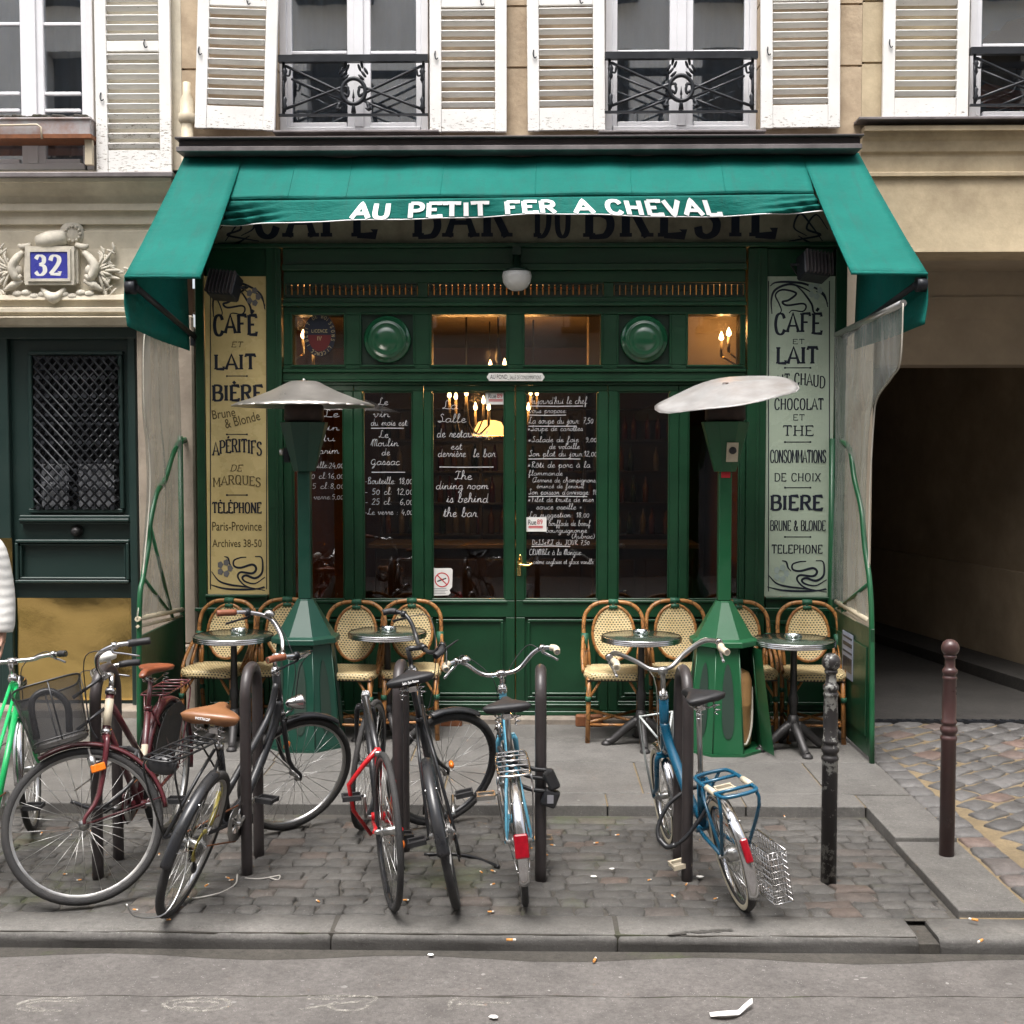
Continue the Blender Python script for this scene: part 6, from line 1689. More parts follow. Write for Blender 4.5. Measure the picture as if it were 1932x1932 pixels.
def bollard(u, v, z, h, mt, label):
    p = gr(u, v, z); k_ = h / 1.10
    root = empty('bollard', (p.x, p.y, z)); tag(root, label, 'bollard', 'ball topped street bollards')
    m = MB()
    m.lathe([(r_, zz * k_) for r_, zz in [(q_[0] * .74, q_[1]) for q_ in [(.050, -.05), (.050, .60), (.053, .605), (.056, .615), (.053, .625), (.046, .63), (.046, .64), (.055, .648), (.058, .66), (.055, .672), (.046, .68), (.046, .69), (.052, .695), (.052, .705), (.045, .712), (.047, .80), (.043, .92), (.046, .925), (.049, .932), (.046, .94), (.042, .943), (.042, .95), (.050, .957), (.050, .975), (.042, .982), (.034, .99), (.033, 1.03), (.036, 1.035), (.043, 1.04), (.043, 1.05), (.030, 1.057)]]], n=28)
    part('shaft', mt, root, m); m = MB(); m.ball((0, 0, 1.09 * k_), .044, 24, 14); part('ball', mt, root, m)
bollard(1563, 1662, BAY, 1.06, M['chipped'], 'black street bollard with chipped paint standing in the cobbled bay')
bollard(1786, 1611, -.02, 1.05, M['bollard'], 'smooth brown street bollard on the side paving near the passage')

# ------------------------------------------------------------ bicycles
class Bike: pass
def lin(a, b, t): return Vector(a).lerp(Vector(b), t)
def wheel(root, name, c, r, Mx, rimM, tyreM, wall=None, tw=.019, nsp=28, cass=None, hub=.018):
    """wheel in the x/z plane round centre c; Mx: extra 4x4 applied afterwards"""
    T = Matrix.Translation(c) @ RX90.to_4x4(); T = Mx @ T
    m = MB(); rr = r - tw * 1.75
    m.lathe([(rr - .012, -.008), (rr, -.012), (rr + .008, -.011), (rr + .004, 0), (rr + .008, .011), (rr, .012), (rr - .012, .008), (rr - .012, -.008)], n=56, caps=False)
    w_ = part('wheel', rimM, root, m.xf(T))
    m = MB(); N_ = 56
    V = []; 
    for i in range(N_):
        q = 2 * math.pi * i / N_
        for k_ in range(10):
            a = 2 * math.pi * k_ / 10; d_ = r - tw + tw * math.cos(a); V.append((d_ * math.cos(q), d_ * math.sin(q), tw * .92 * math.sin(a)))
    m.add(V, [(i * 10 + k_, i * 10 + (k_ + 1) % 10, ((i + 1) % N_) * 10 + (k_ + 1) % 10, ((i + 1) % N_) * 10 + k_) for i in range(N_) for k_ in range(10)], True)
    part('tyre', tyreM, w_, m.xf(T))
    if wall:
        for s in (-1, 1):
            m = MB(); m.lathe([(rr + .004, s * tw * .80), (r - tw * .95, s * tw * 1.02), (r - tw * .5, s * tw * .92)], n=56, caps=False); part('tyre_wall', wall, w_, m.xf(T))
    m = MB()
    for i in range(nsp):
        q = 2 * math.pi * i / nsp; s = 1 if i % 2 else -1; q2 = q + (.5 if (i // 2) % 2 else -.5)
        m.tube([(.022 * math.cos(q2), .022 * math.sin(q2), s * .028), (rr * math.cos(q), rr * math.sin(q), 0)], .0014, 4)
    part('spokes', M['alu'], w_, m.xf(T))
    m = MB(); m.lathe([(.006, -.062), (.012, -.05), (.012, -.034), (.024, -.032), (.024, -.026), (hub, -.022), (hub, .022), (.024, .026), (.024, .032), (.012, .034), (.012, .05), (.006, .062)], n=14)
    if cass:
        for k_ in range(5): m.lathe([(.03 + .007 * k_, .0), (.03 + .007 * k_, .002)], (0, 0, .050 - .0045 * k_), 20)
    part('hub', M['alu'], w_, m.xf(T))
    if cass == 'disc':
        m = MB(); m.lathe([(.04, 0), (.075, 0), (.075, .002), (.04, .002)], (0, 0, .024), 24, caps=False); part('spoke_guard', M['olive'], w_, m.xf(T))
    return w_
def fender(root, c, r, a0, a1, mt, Mx, w=.026, name='mudguard'):
    m = MB(); n = 28
    V = []
    for i in range(n + 1):
        q = R(a0 + (a1 - a0) * i / n)
        for s, dr in ((-1, -.012), (-.75, .002), (0, .009), (.75, .002), (1, -.012)): V.append((c[0] + (r + .018 + dr) * math.cos(q), s * w, c[2] + (r + .018 + dr) * math.sin(q)))
    m.add(V, [(i * 5 + k_, i * 5 + k_ + 1, i * 5 + k_ + 6, i * 5 + k_ + 5) for i in range(n) for k_ in range(4)], True)
    o = part(name, mt, root, m.xf(Mx)); md = o.modifiers.new('solid', 'SOLIDIFY'); md.thickness = .0025
    return o
def saddle(root, p, kind, mt, tilt=0, yaw=0, scale=1):
    wr, ln, th = {'wide': (.118, .25, .055), 'sport': (.078, .27, .045), 'spring': (.098, .27, .05)}[kind]
    m = MB(); n = 16
    V = []
    for i in range(n + 1):
        t = i / n; x = -.12 + ln * t
        w_ = wr * max(.16, (1 - t) ** 1.0 if kind != 'wide' else (1 - t) ** .8) if t > .12 else wr * math.sqrt(max(1 - ((.12 - t) / .14) ** 2, .03))
        if t > .12: w_ = wr * (.19 + .81 * (1 / (1 + math.exp((t - .42) * 11))))
        zt = .012 * (1 - t) + .006 * math.sin(t * 3) - .012 * max(0, t - .85) * 6
        hh = th * (.75 if t < .9 else .5)
        if i in (0, n): w_ *= .55; hh *= .55
        for k_ in range(12):
            a = 2 * math.pi * k_ / 12; cy, cz = math.cos(a), math.sin(a)
            V.append((x, w_ * math.copysign(abs(cy) ** .8, cy), zt + (cz * hh * .35 if cz > 0 else cz * hh * (.55 + .45 * abs(cy)))))
    Fs = [(i * 12 + k_, i * 12 + (k_ + 1) % 12, (i + 1) * 12 + (k_ + 1) % 12, (i + 1) * 12 + k_) for i in range(n) for k_ in range(12)] + [list(range(12))[::-1], [n * 12 + k_ for k_ in range(12)]]
    m.add(V, Fs, True)
    Mt = Matrix.Translation(p) @ Matrix.Rotation(yaw, 4, 'Z') @ Matrix.Rotation(tilt, 4, 'Y') @ Matrix.Diagonal((1.0, scale, 1 + (scale - 1) * 1.8, 1))
    o = part('saddle', mt, root, m.xf(Mt))
    m = MB()
    for s in (-1, 1):
        m.tube([(-.09, s * .035, -.03), (-.05, s * .022, -.05), (.05, s * .022, -.05), (.12, s * .008, -.02)], .004, 5)
        if kind != 'sport':
            m.tube([(-.085 + .014 * math.cos(q * .9), s * .045 + .014 * math.sin(q * .9), -.02 - .0032 * q) for q in range(18)], .003, 5)
    m.box(-.02, .02, -.02, .02, -.065, -.04); part('saddle_rails', M['chrome'] if kind != 'sport' else M['iron'], o, m.xf(Mt))
    return o
def bike(name, label, rear, front, lean, steer, sp):
    z = BAY
    rv, fv = Vector((rear[0], rear[1], z)), Vector((front[0], front[1], z))
    wb = (fv - rv).length; yaw = math.atan2(fv.y - rv.y, fv.x - rv.x)
    root = empty(name, rv); root.rotation_euler = (R(lean), 0, yaw)
    tag(root, label, 'bicycle', 'bicycles parked at the hoops')
    r = sp['r']; fm = sp['frame']; I4 = Matrix.Identity(4)
    hr_, hf = Vector((0, 0, r)), Vector((wb, 0, r))
    bb = Vector((.43 * wb / 1.05, 0, sp.get('bbz', .27)))
    sa = R(sp.get('sa', 71)); sdir_ = Vector((-math.cos(sa), 0, math.sin(sa)))
    ha = R(sp.get('ha', 69)); a = Vector((-math.cos(ha), 0, math.sin(ha))); pp = Vector((math.sin(ha), 0, math.cos(ha)))
    base = hf - pp * .05
    crown = base + a * (r + .045); hb = crown + a * .03; ht = base + a * sp['ht']
    zs = sp['zs']; sl = (zs - bb.z) / math.sin(sa); seat = bb + sdir_ * sl
    cl = bb + sdir_ * sp.get('cl', sl * .72)
    Ms = Matrix.Translation(base) @ Matrix.Rotation(R(steer), 4, a) @ Matrix.Translation(-base)
    # frame
    m = MB(); st = sp['style']; tr_ = sp.get('tr', .016)
    if st != 'wish': m.tube([hb, ht], tr_ * 1.2, 10)
    m.tube([bb, cl], tr_, 10); m.lathe([(.022, -.035), (.022, .035)], bb, 12, RX90)
    if st == 'diamond': m.tube([lin(hb, ht, .85), cl - sdir_ * .02], tr_, 10); m.tube([lin(hb, ht, .15), bb], tr_ * 1.15, 10)
    elif st == 'step': m.tube([lin(hb, ht, .75), lin(bb, cl, .45)], tr_ * .95, 10); m.tube([lin(hb, ht, .15), bb], tr_, 10)
    elif st == 'mixte':
        m.tube([lin(hb, ht, .15), bb], tr_, 10)
        for s in (-1, 1): m.tube([lin(hb, ht, .8) + Vector((0, s * .016, 0)), lin(bb, cl, .6) + Vector((0, s * .026, 0)), hr_ + Vector((0, s * .058, 0))], .009, 8)
    elif st == 'fold': m.tube([lin(hb, ht, .5), lin(hb, ht, .25) + Vector((-.06, 0, -.03)), Vector((bb.x + .12, 0, bb.z + .10)), lin(bb, cl, .18)], tr_ * 1.25, 10, smooth=5)
    elif st == 'deep':
        m.tube([lin(hb, ht, .3), lin(hb, ht, 0) + Vector((-.08, 0, -.08)), bb + Vector((.2, 0, .10)), bb + Vector((.03, 0, .03))], tr_ * 1.3, 10, smooth=5); m.tube([lin(hb, ht, .75), lin(hb, ht, .4) + Vector((-.12, 0, -.10)), lin(bb, cl, .35)], tr_, 10, smooth=5)
    if st == 'wish':     # wide wishbone seat stays
        mk = MB(); mk.tube([hb, ht], tr_ * 1.3, 10); mk.tube([lin(hb, ht, .8), cl + Vector((.03, 0, 0))], tr_, 10); mk.tube([lin(hb, ht, .15), bb + Vector((.04, 0, .02))], tr_ * 1.2, 10); part('main_tubes', M['black'], root, mk)
        for s in (-1, 1):
            k9 = 1.25 if s > 0 else .62; m.tube([cl + Vector((-.0, 0, .02)), cl + Vector((.02, s * .05 * k9, -.05)), cl + Vector((.0, s * .115 * k9, -.14)), bb + Vector((-.06, s * .10 * k9, .06)), bb + Vector((-.02, s * .04, -.08))], [.013, .012, .010, .010], 8)
            m.tube([bb + Vector((-.02, s * .03, -.02)), hr_ + Vector((.05, s * .05, 0)), hr_ + Vector((0, s * .062, 0))], .009, 8)
    else:
        sy = .058
        for s in (-1, 1):
            m.tube([cl + Vector((-.012, s * .018, -.015)), lin(cl, hr_, .35) + Vector((0, s * .035, 0)), hr_ + Vector((0, s * sy, 0))], .008, 7)
            m.tube([bb + Vector((-.01, s * .026, 0)), lin(bb, hr_, .4) + Vector((0, s * .042, 0)), hr_ + Vector((0, s * sy, 0))], .0095, 7)
    part('frame', fm, root, m)
    if sp.get('badge'):
        m = MB(); m.tube([lin(hb, ht, .15), lin(hb, ht, .8)], tr_ * 1.23, 10); part('head_badge', M['cream_grip'], root, m)
        m = MB(); m.tube([lin(bb, cl, .25), lin(bb, cl, .62)], tr_ * 1.04, 10); part('seat_tube_decal', M['olive'] if False else M['cream_grip'], root, m)
    # seat post, saddle
    m = MB(); m.tube([cl - sdir_ * .03, seat - sdir_ * .03], .013, 8); m.lathe([(.02, -.012), (.02, .012)], cl, 10); part('seat_post', sp.get('postM', M['alu']), root, m)
    sdl = None if sp.get('bare') else saddle(root, seat + Vector((0, 0, .01)), sp['saddle'], sp['saddleM'], R(sp.get('stilt', -2)), R(sp.get('syaw', 0)), sp.get('sscale', 1))
    if sp.get('logo'):
        o = text_obj('maker_mark', sp['logo'], M['white'], sdl, (0, 0, 0), .075, .012, .01)
        o.matrix_local = Matrix.Translation(seat + Vector((-.129, 0, .012))) @ Matrix.Rotation(R(-90), 4, 'Z') @ Matrix.Rotation(R(-20), 4, 'X')
    # wheels
    Rm = I4
    if sp.get('skew'):
        k1, k2 = sp['skew']; Rm = Matrix.Translation((0, 0, 0)) @ Matrix.Rotation(R(k2), 4, 'Z') @ Matrix.Rotation(R(k1), 4, 'X')
    if sp.get('rshift'): Rm = Matrix.Translation(sp['rshift']) @ Rm
    wheel(root, 'w', hr_, r, Rm, sp['rim'], M['tyre'], sp.get('wall'), sp.get('tw', .019), cass=sp.get('cass'), hub=sp.get('rhub', .02))
    wheel(root, 'w', hf, r, Ms, sp['rim'], M['tyre'], sp.get('wall'), sp.get('tw', .019))
    # fork
    m = MB()
    for s in (-1, 1):
        m.tube([crown + Vector((0, s * .02, .0)), crown + Vector((0, s * .045, -.02)), lin(crown, base, .65) + Vector((0, s * .05, 0)), hf + Vector((-.012, s * .056, .03)), hf + Vector((0, s * .056, 0))], [.013, .014, .012, .009, .008], 8, smooth=3)
    m.tube([crown, hb], .017, 10); m.obox(crown, (.03, .09, .025))
    part('fork', sp.get('forkM', fm), root, m.xf(Ms))
    m = MB(); m.lathe([(.024, -.012), (.024, .012)], hb, 14, a.to_track_quat('Z', 'Y').to_matrix()); m.lathe([(.024, -.016), (.026, 0), (.02, .016)], ht, 14, a.to_track_quat('Z', 'Y').to_matrix())
    part('headset', M['chrome'], root, m)
    # stem and handlebar (parts of the steered assembly)
    sx = sp.get('stem', .05); zb = sp['hz']
    top = ht + a * ((zb - ht.z) / a.z); bc = top + Vector((sx, 0, .0))
    if not sp.get('bare'):
        m = MB(); m.tube([ht, top], .0125, 8); m.tube([top - a * .005, bc], .015, 8); m.tube([bc + Vector((0, -.022, 0)), bc + Vector((0, .022, 0))], .019, 10); part('stem', sp.get('stemM', M['chrome']), root, m.xf(Ms))
        hw = sp.get('hw', .30)
        side = {'city': [(0, 0, 0), (.015, .07, 0), (.03, .14, .03), (.02, .22, .07), (-.05, .28, .08), (-.15, hw, .07), (-.21, hw + .01, .06)],
                'rise': [(0, 0, 0), (0, .06, -.0), (.01, .11, .02), (.0, .17, .075), (-.02, .22, .10), (-.06, .28, .095), (-.10, hw + .03, .08)],
                'flat': [(0, 0, 0), (.0, .1, .0), (-.01, .14, .012), (-.03, .22, .02), (-.06, hw, .022)],
                'dutch': [(0, 0, 0), (.03, .06, .01), (.04, .13, .06), (.0, .22, .115), (-.10, .27, .12), (-.20, hw - .01, .11), (-.26, hw, .10)]}[sp['bar']]
        sid = catmull(side, 5)
        pts = [bc + Vector((p.x, -p.y, p.z)) for p in sid[::-1]] + [bc + p for p in sid[1:]]
        m = MB(); m.tube(pts, .0115, 9); hb_ = part('handlebar', sp.get('barM', M['chrome']), root, m.xf(Ms))
        for s in (-1, 1):
            g_ = [bc + Vector((p.x, s * p.y, p.z)) for p in sid]
            tail = g_[-max(4, int(len(g_) * .28)):]
            m = MB(); m.tube(tail, [.0165, .0175, .016, .0175, .0165], 10); part('grip', sp['grip'], hb_, m.xf(Ms))
            k_ = g_[-max(5, int(len(g_) * .36))]; e_ = g_[-3]; dv = (e_ - k_)
            m = MB(); m.lathe([(.018, -.012), (.018, .012)], k_, 10, dv.to_track_quat('Z', 'Y').to_matrix())
            off = Vector((.035, s * .0, -.03))
            m.tube([k_, k_ + off * .8 + dv * .1, k_ + off * 1.25 + dv * .55, k_ + off * 1.5 + dv * 1.15 + Vector((.01, 0, -.012))], [.011, .009, .0065, .0075], 7, smooth=4, flat=.7)
            part('brake_lever', sp.get('leverM', M['chrome']), hb_, m.xf(Ms))
            m = MB(); j = 1 if s > 0 else -1
            m.tube([k_ + off * .5, k_ + off + Vector((.09, -s * .06, .03)), bc + Vector((.10, s * .03, -.05)), hb + Vector((.06, s * .02, .05)), crown + Vector((.03, s * .01, .0))], .0026, 5, smooth=5); part('brake_cable', sp.get('cableM', M['rubber']), hb_, m.xf(Ms))
        if sp.get('bell'):
            s, bm_ = sp['bell']; ib = int(len(sid) * sp.get('bellp', .5)); k_ = bc + Vector((sid[ib].x, s * sid[ib].y, sid[ib].z)); rb = sp.get('bellr', .028)
            m = MB(); m.lathe([(rb * .9, .0), (rb, .01), (rb, rb * .5), (rb * .6, rb * .9), (.001, rb)], k_ + Vector((0, 0, .015 + sp.get('bellz', 0))), 18); m.tube([k_, k_ + Vector((0, 0, .02 + sp.get('bellz', 0)))], .01, 6); part('bell', bm_, hb_, m.xf(Ms))
    # crank and pedals
    ca = R(sp.get('ca', 20)); m = MB(); cv = Vector((math.cos(ca), 0, math.sin(ca))) * .165
    m.tube([bb + Vector((0, -.07, 0)), bb + Vector((0, .07, 0))], .011, 8)
    m.tube([bb + Vector((0, -.062, 0)), bb + Vector((0, -.072, 0)) + cv], .009, 7); m.tube([bb + Vector((0, .062, 0)), bb + Vector((0, .072, 0)) - cv], .009, 7)
    m.lathe([(.05, -.002), (.088, -.002), (.092, 0), (.088, .002), (.05, .002)], bb + Vector((0, -.046, 0)), 30, RX90, caps=False)
    for k_ in range(5): m.tube([bb + Vector((0, -.046, 0)), bb + Vector((.07 * math.cos(k_ * 1.257), -.046, .07 * math.sin(k_ * 1.257)))], .006, 5)
    crk = part('crank', sp.get('crankM', M['alu']), root, m)
    for s in (-1, 1):
        c = bb + Vector((0, s * .072, 0)) + cv * (-s); m = MB()
        m.tube([c, c + Vector((0, s * .10, 0))], .006, 6)
        for dx in (-.035, .035): m.box(c.x + dx - .008, c.x + dx + .008, *(sorted((c.y + s * .018, c.y + s * .105))), c.z - .011, c.z + .011)
        for yy in (.018, .10): m.box(c.x - .043, c.x + .043, c.y + s * yy - .003, c.y + s * yy + .003, c.z - .009, c.z + .009)
        part('pedal', sp.get('pedalM', M['rubber']), crk, m)
    m = MB()
    for s in (-1, 1): m.tube([bb + Vector((0, -.046, s * .088)), hr_ + Vector((0, -.046, s * .04))], .0042, 5)
    part('chain', M['rust'], root, m)
    if sp.get('cass'):
        m = MB(); d0 = hr_ + Vector((.02, -.055, -.03)); m.tube([d0, d0 + Vector((.03, 0, -.06)), d0 + Vector((.06, 0, -.12))], .009, 6)
        for q in (d0 + Vector((.03, .004, -.06)), d0 + Vector((.06, .004, -.12))): m.lathe([(.022, -.004), (.022, .004)], q, 12, RX90)
        part('derailleur', M['black'], root, m)
    if sp.get('chaincase'):
        m = MB(); q0, q1 = hr_ + Vector((-.04, -.055, 0)), bb + Vector((.09, -.055, 0))
        m.prism([q0 + Vector((0, 0, .045)), q1 + Vector((-.06, 0, .095)), q1 + Vector((0, 0, .06)), q1 + Vector((0, 0, -.05)), q1 + Vector((-.06, 0, -.095)), q0 + Vector((0, 0, -.045))], (0, .004, 0)); part('chain_guard', sp['chaincase'], root, m)
    # mudguards with stays
    if sp.get('fend'):
        fmr = sp['fend']
        rng_ = sp.get('frange', ((40, 200), (-20, 150)))
        if rng_[0]:
            o = fender(root, hr_, r, *rng_[0], fmr, Rm, sp.get('fw', .027)); m = MB()
            for s in (-1, 1):
                for q in (rng_[0][1] - 12, 130): q_ = R(q); m.tube([hr_ + Vector((0, s * .05, 0)), hr_ + Vector(((r + .015) * math.cos(q_), s * .024, (r + .015) * math.sin(q_)))], .0022, 4)
            part('stay', sp.get('stayM', M['chrome']), o, m.xf(Rm))
        if rng_[1]:
            o = fender(root, hf, r, *rng_[1], sp.get('fendF', fmr), Ms, sp.get('fw', .027)); m = MB()
            for s in (-1, 1): q_ = R(rng_[1][1] + 25 if rng_[1][1] < 140 else rng_[1][1] - 8); m.tube([hf + Vector((0, s * .05, 0)), hf + Vector(((r + .015) * math.cos(q_), s * .024, (r + .015) * math.sin(q_)))], .0022, 4)
            part('stay', sp.get('stayM', M['chrome']), o, m.xf(Ms))
    if sp.get('rack'):
        rm, kind = sp['rack']; zt = 2 * r + .075; m = MB(); x0, x1 = (-.22, .20) if r > .28 else (-.20, .16); hwid = .07 if kind != 'wide' else .085
        rr_ = .0055 if kind != 'wide' else .009
        loop = [(x1, hwid * .6, zt), (x1 - .05, hwid, zt), (x0 + .06, hwid, zt), (x0, hwid * .7, zt), (x0, -hwid * .7, zt), (x0 + .06, -hwid, zt), (x1 - .05, -hwid, zt), (x1, -hwid * .6, zt)]
        m.tube(loop, rr_, 7, closed=True, smooth=3)
        for k_ in range(4 if kind != 'wide' else 2): x = x0 + .08 + k_ * (.09 if kind != 'wide' else .17); m.tube([(x, -hwid, zt), (x, hwid, zt)], rr_ * (.8 if kind != 'wide' else .9), 6)
        for s in (-1, 1):
            m.tube([(x0 + .05, s * hwid, zt), (x0 + .04, s * (hwid + .005), zt - .08), hr_ + Vector((-.01, s * .062, .01))], rr_ * .9, 6, smooth=3)
            m.tube([(x1, s * hwid * .6, zt), cl + Vector((0, s * .02, -.10))], rr_ * .8, 6)
        if kind == 'bars':
            for k_ in (-.035, 0, .035): m.tube([(x0 + .01, k_, zt), (x1 - .01, k_, zt)], .004, 5)
        rk = part('rack', rm, root, m)
        if sp.get('rackwrap'):
            m = MB()
            for s in (-1, 1): m.tube([(-.12, s * hwid, zt), (-.02, s * hwid, zt)], .0145, 8)
            part('tape_wrap', M['cream_grip'], rk, m)
        if sp.get('rackplate'):
            m = MB(); m.ball((x0 + .05, 0, zt - .035), .075, 14, 8, (.25, 1, .55)); part('reflector_housing', M['black'], rk, m)
    if sp.get('tail'):
        q_ = R(sp.get('tailq', 165)); c = hr_ + Vector(((r + .038) * math.cos(q_), 0, (r + .038) * math.sin(q_))); Mq = Rm @ Matrix.Translation(c) @ Matrix.Rotation(-(q_ - math.pi), 4, 'Y')
        m = MB(); tw_ = sp.get('tailw', .031); m.box(-.018, .0, -tw_, tw_, -.052, .052); o = part('rear_light', M['reflector'], root, m.xf(Mq), .008, 2)
    if sp.get('lamp'):
        c = hb + Vector((.10, 0, sp.get('lampz', .02))); m = MB(); m.lathe([(.001, -.085), (.02, -.07), (.033, -.03), (.04, .0), (.042, .01)], c, 18, Matrix.Rotation(R(90 - 8), 3, 'Y')); m.tube([hb + Vector((.02, 0, -.02)), c + Vector((-.03, 0, -.04))], .006, 6)
        lm = part('head_lamp', M['chrome'], root, m.xf(Ms)); m = MB(); m.lathe([(.041, .011), (.03, .018), (.001, .021)], c, 18, Matrix.Rotation(R(82), 3, 'Y')); part('lamp_lens', M['clear'], lm, m.xf(Ms))
    if sp.get('basket') == 'mesh':
        c = bc + Vector((.26, 0, -.11)); m = MB()
        def rect(k_, z, n=24): return [c + Vector((math.copysign(abs(math.cos(q)) ** .45, math.cos(q)) * .15 * k_, math.copysign(abs(math.sin(q)) ** .45, math.sin(q)) * .20 * k_, z)) for q in [i * 2 * math.pi / n for i in range(n)]]
        rings = [rect(.80, -.14), rect(.82, -.125), rect(.9, .0), rect(1.0, .13)]
        V = [p for r__ in rings for p in r__]; V += [c + Vector((0, 0, -.14))]
        m.add(V, [(k_ * 24 + i, k_ * 24 + (i + 1) % 24, (k_ + 1) * 24 + (i + 1) % 24, (k_ + 1) * 24 + i) for k_ in range(3) for i in range(24)] + [(i, (i + 1) % 24, 96) for i in range(24)], True)
        bk = part('basket', M['mesh'], root, m.xf(Ms))
        m = MB(); m.tube(rings[3], .005, 6, closed=True); m.tube(rings[1], .004, 6, closed=True)
        for sg in (0, 6, 12, 18): m.tube([r__[sg] for r__ in rings], .004, 5)
        m.tube([c + Vector((-.04, .10, -.11)), c + Vector((-.06, .10, .02)), c + Vector((0, .09, .10)), c + Vector((.08, .09, .07)), c + Vector((.10, .10, -.10))], .016, 7, smooth=5)
        m.tube([c + Vector((-.1, 0, .05)), bc], .009, 6); m.tube([c + Vector((-.08, 0, -.10)), lin(hb, ht, .6) + Vector((.02, 0, 0))], .009, 6)
        part('basket_wire', M['black'], bk, m.xf(Ms))
    root['_'] = 1; del root['_']
    B = Bike(); B.root = root; B.Ms = Ms; B.hr = hr_; B.hf = hf; B.bb = bb; B.crown = crown; B.hb = hb; B.bc = bc; B.cl = cl; B.seat = seat; B.r = r; B.Rm = Rm; B.wb = wb
    return B
P3 = lambda u, v: (gr(u, v, BAY).x, gr(u, v, BAY).y)
# bright green, mostly outside the frame
b1 = bike('bicycle', 'bright green bicycle cut off at the edge of the picture', (-2.62, 5.60), P3(60, 1566), 0, 10,
    dict(r=.335, frame=M['lime'], style='mixte', ht=.60, zs=.86, hz=.96, bar='flat', hw=.27, stem=.06, grip=M['rubber'], saddle='sport', saddleM=M['blackseat'], rim=M['alu'], wall=None, fend=M['chrome'], frange=((40, 200), (60, 180)), lamp=1, lampz=.12, ca=-10))
b2 = bike('bicycle', 'burgundy town bicycle with black mesh basket and brown saddle, front wheel turned sideways', P3(318, 1568), P3(176, 1700), .5, -66,
    dict(r=.352, frame=M['burgundy'], style='step', ht=.62, zs=.90, hz=.99, bar='city', hw=.27, stem=.04, grip=M['rubber'], saddle='spring', saddleM=M['rust_leather'], rim=M['alu'], fend=M['burgundy'], frange=((20, 195), (72, 186)), fw=.03, stayM=M['burgundy'], rack=(M['burgundy'], 'plain'), basket='mesh', bell=(-1, M['enamelwhite']), bellr=.045, bellp=.70, bellz=.02, badge=1, ca=8, tw=.02, chaincase=M['burgundy'], postM=M['burgundy']))
b3 = bike('bicycle', 'battered black bicycle with tan saddle, brown grips and a bent rear wheel', P3(324, 1722), P3(541, 1572), 5, -38,
    dict(r=.335, frame=M['black'], style='deep', ht=.66, zs=.83, hz=1.02, bar='dutch', hw=.29, stem=.05, grip=M['brown_grip'], saddle='wide', saddleM=M['tan'], rim=M['alu'], fend=M['black'], frange=((95, 178), (60, 118)), rack=(M['black'], 'bars'), rackplate=1, lamp=1, lampz=.06, cass='disc', skew=(14, 9), bell=(1, M['chrome']), ca=35, tw=.021, leverM=M['iron'], logo='WITTKOP', sscale=1.22, syaw=10, stilt=-6, tr=.018))
b4 = bike('bicycle', 'stripped red bicycle without saddle, with wide wishbone stays and thin black tyre', P3(738, 1712), (-.90, 6.62), -2, -20,
    dict(r=.350, frame=M['red'], style='wish', ht=.47, zs=.60, hz=.64, cl=.36, bare=1, bar='flat', hw=.20, stem=.05, grip=M['rubber'], saddle='sport', saddleM=M['blackseat'], rim=M['black'], barM=M['black'], stemM=M['black'], cass=1, ca=-55, tw=.016, crankM=M['alu'], forkM=M['black'], skew=(0, 3)))
b5 = bike('bicycle', 'black bicycle with black grips and black saddle, front wheel turned to show its spokes', P3(862, 1708), (-.47, 6.62), -11.5, -68,
    dict(r=.338, frame=M['black'], style='diamond', ht=.66, zs=1.01, hz=1.06, bar='rise', hw=.27, stem=.09, grip=M['rubber'], saddle='wide', saddleM=M['blackseat'], rim=M['black'], barM=M['black'], stemM=M['black'], leverM=M['black'], fend=M['black'], frange=((95, 178), (62, 112)), cass=1, ca=15, tw=.021, tr=.018, postM=M['black'], logo='Selle San Remo'))
b6 = bike('bicycle', 'small pale blue bicycle with cream grips, chrome rack and red tail light', P3(990, 1703), (-.10, 6.48), -5, 7,
    dict(r=.285, frame=M['paleblue'], style='step', ht=.62, zs=.86, hz=.93, bar='rise', hw=.25, stem=.0, grip=M['cream_grip'], saddle='wide', saddleM=M['blackseat'], rim=M['alu'], fend=M['chrome'], frange=((60, 200), (60, 185)), rack=(M['chrome'], 'plain'), tail=1, tailq=166, bell=(1, M['chrome']), ca=-62, tw=.017, cl=.33, pedalM=M['amber'] if False else M['alu']))
b7 = bike('bicycle', 'teal folding bicycle with cream grips, white tyre walls and tubular rack', P3(1402, 1712), P3(1266, 1590), -10, -8,
    dict(r=.255, frame=M['teal'], style='fold', ht=.66, zs=.94, hz=.99, bar='dutch', hw=.265, stem=.0, grip=M['cream_grip'], saddle='spring', saddleM=M['blackseat'], rim=M['chrome'], wall=M['cream_tyre'], fend=M['chrome'], frange=((45, 205), (60, 185)), rack=(M['teal'], 'wide'), rackwrap=1, tail=1, tailw=.017, tailq=158, ca=100, tw=.022, cl=.30, cableM=M['hose'], pedalM=M['cream_grip'], bbz=.26, barM=M['alu'], stemM=M['alu'], rhub=.035, syaw=6, skew=(-3, -5), tr=.02))
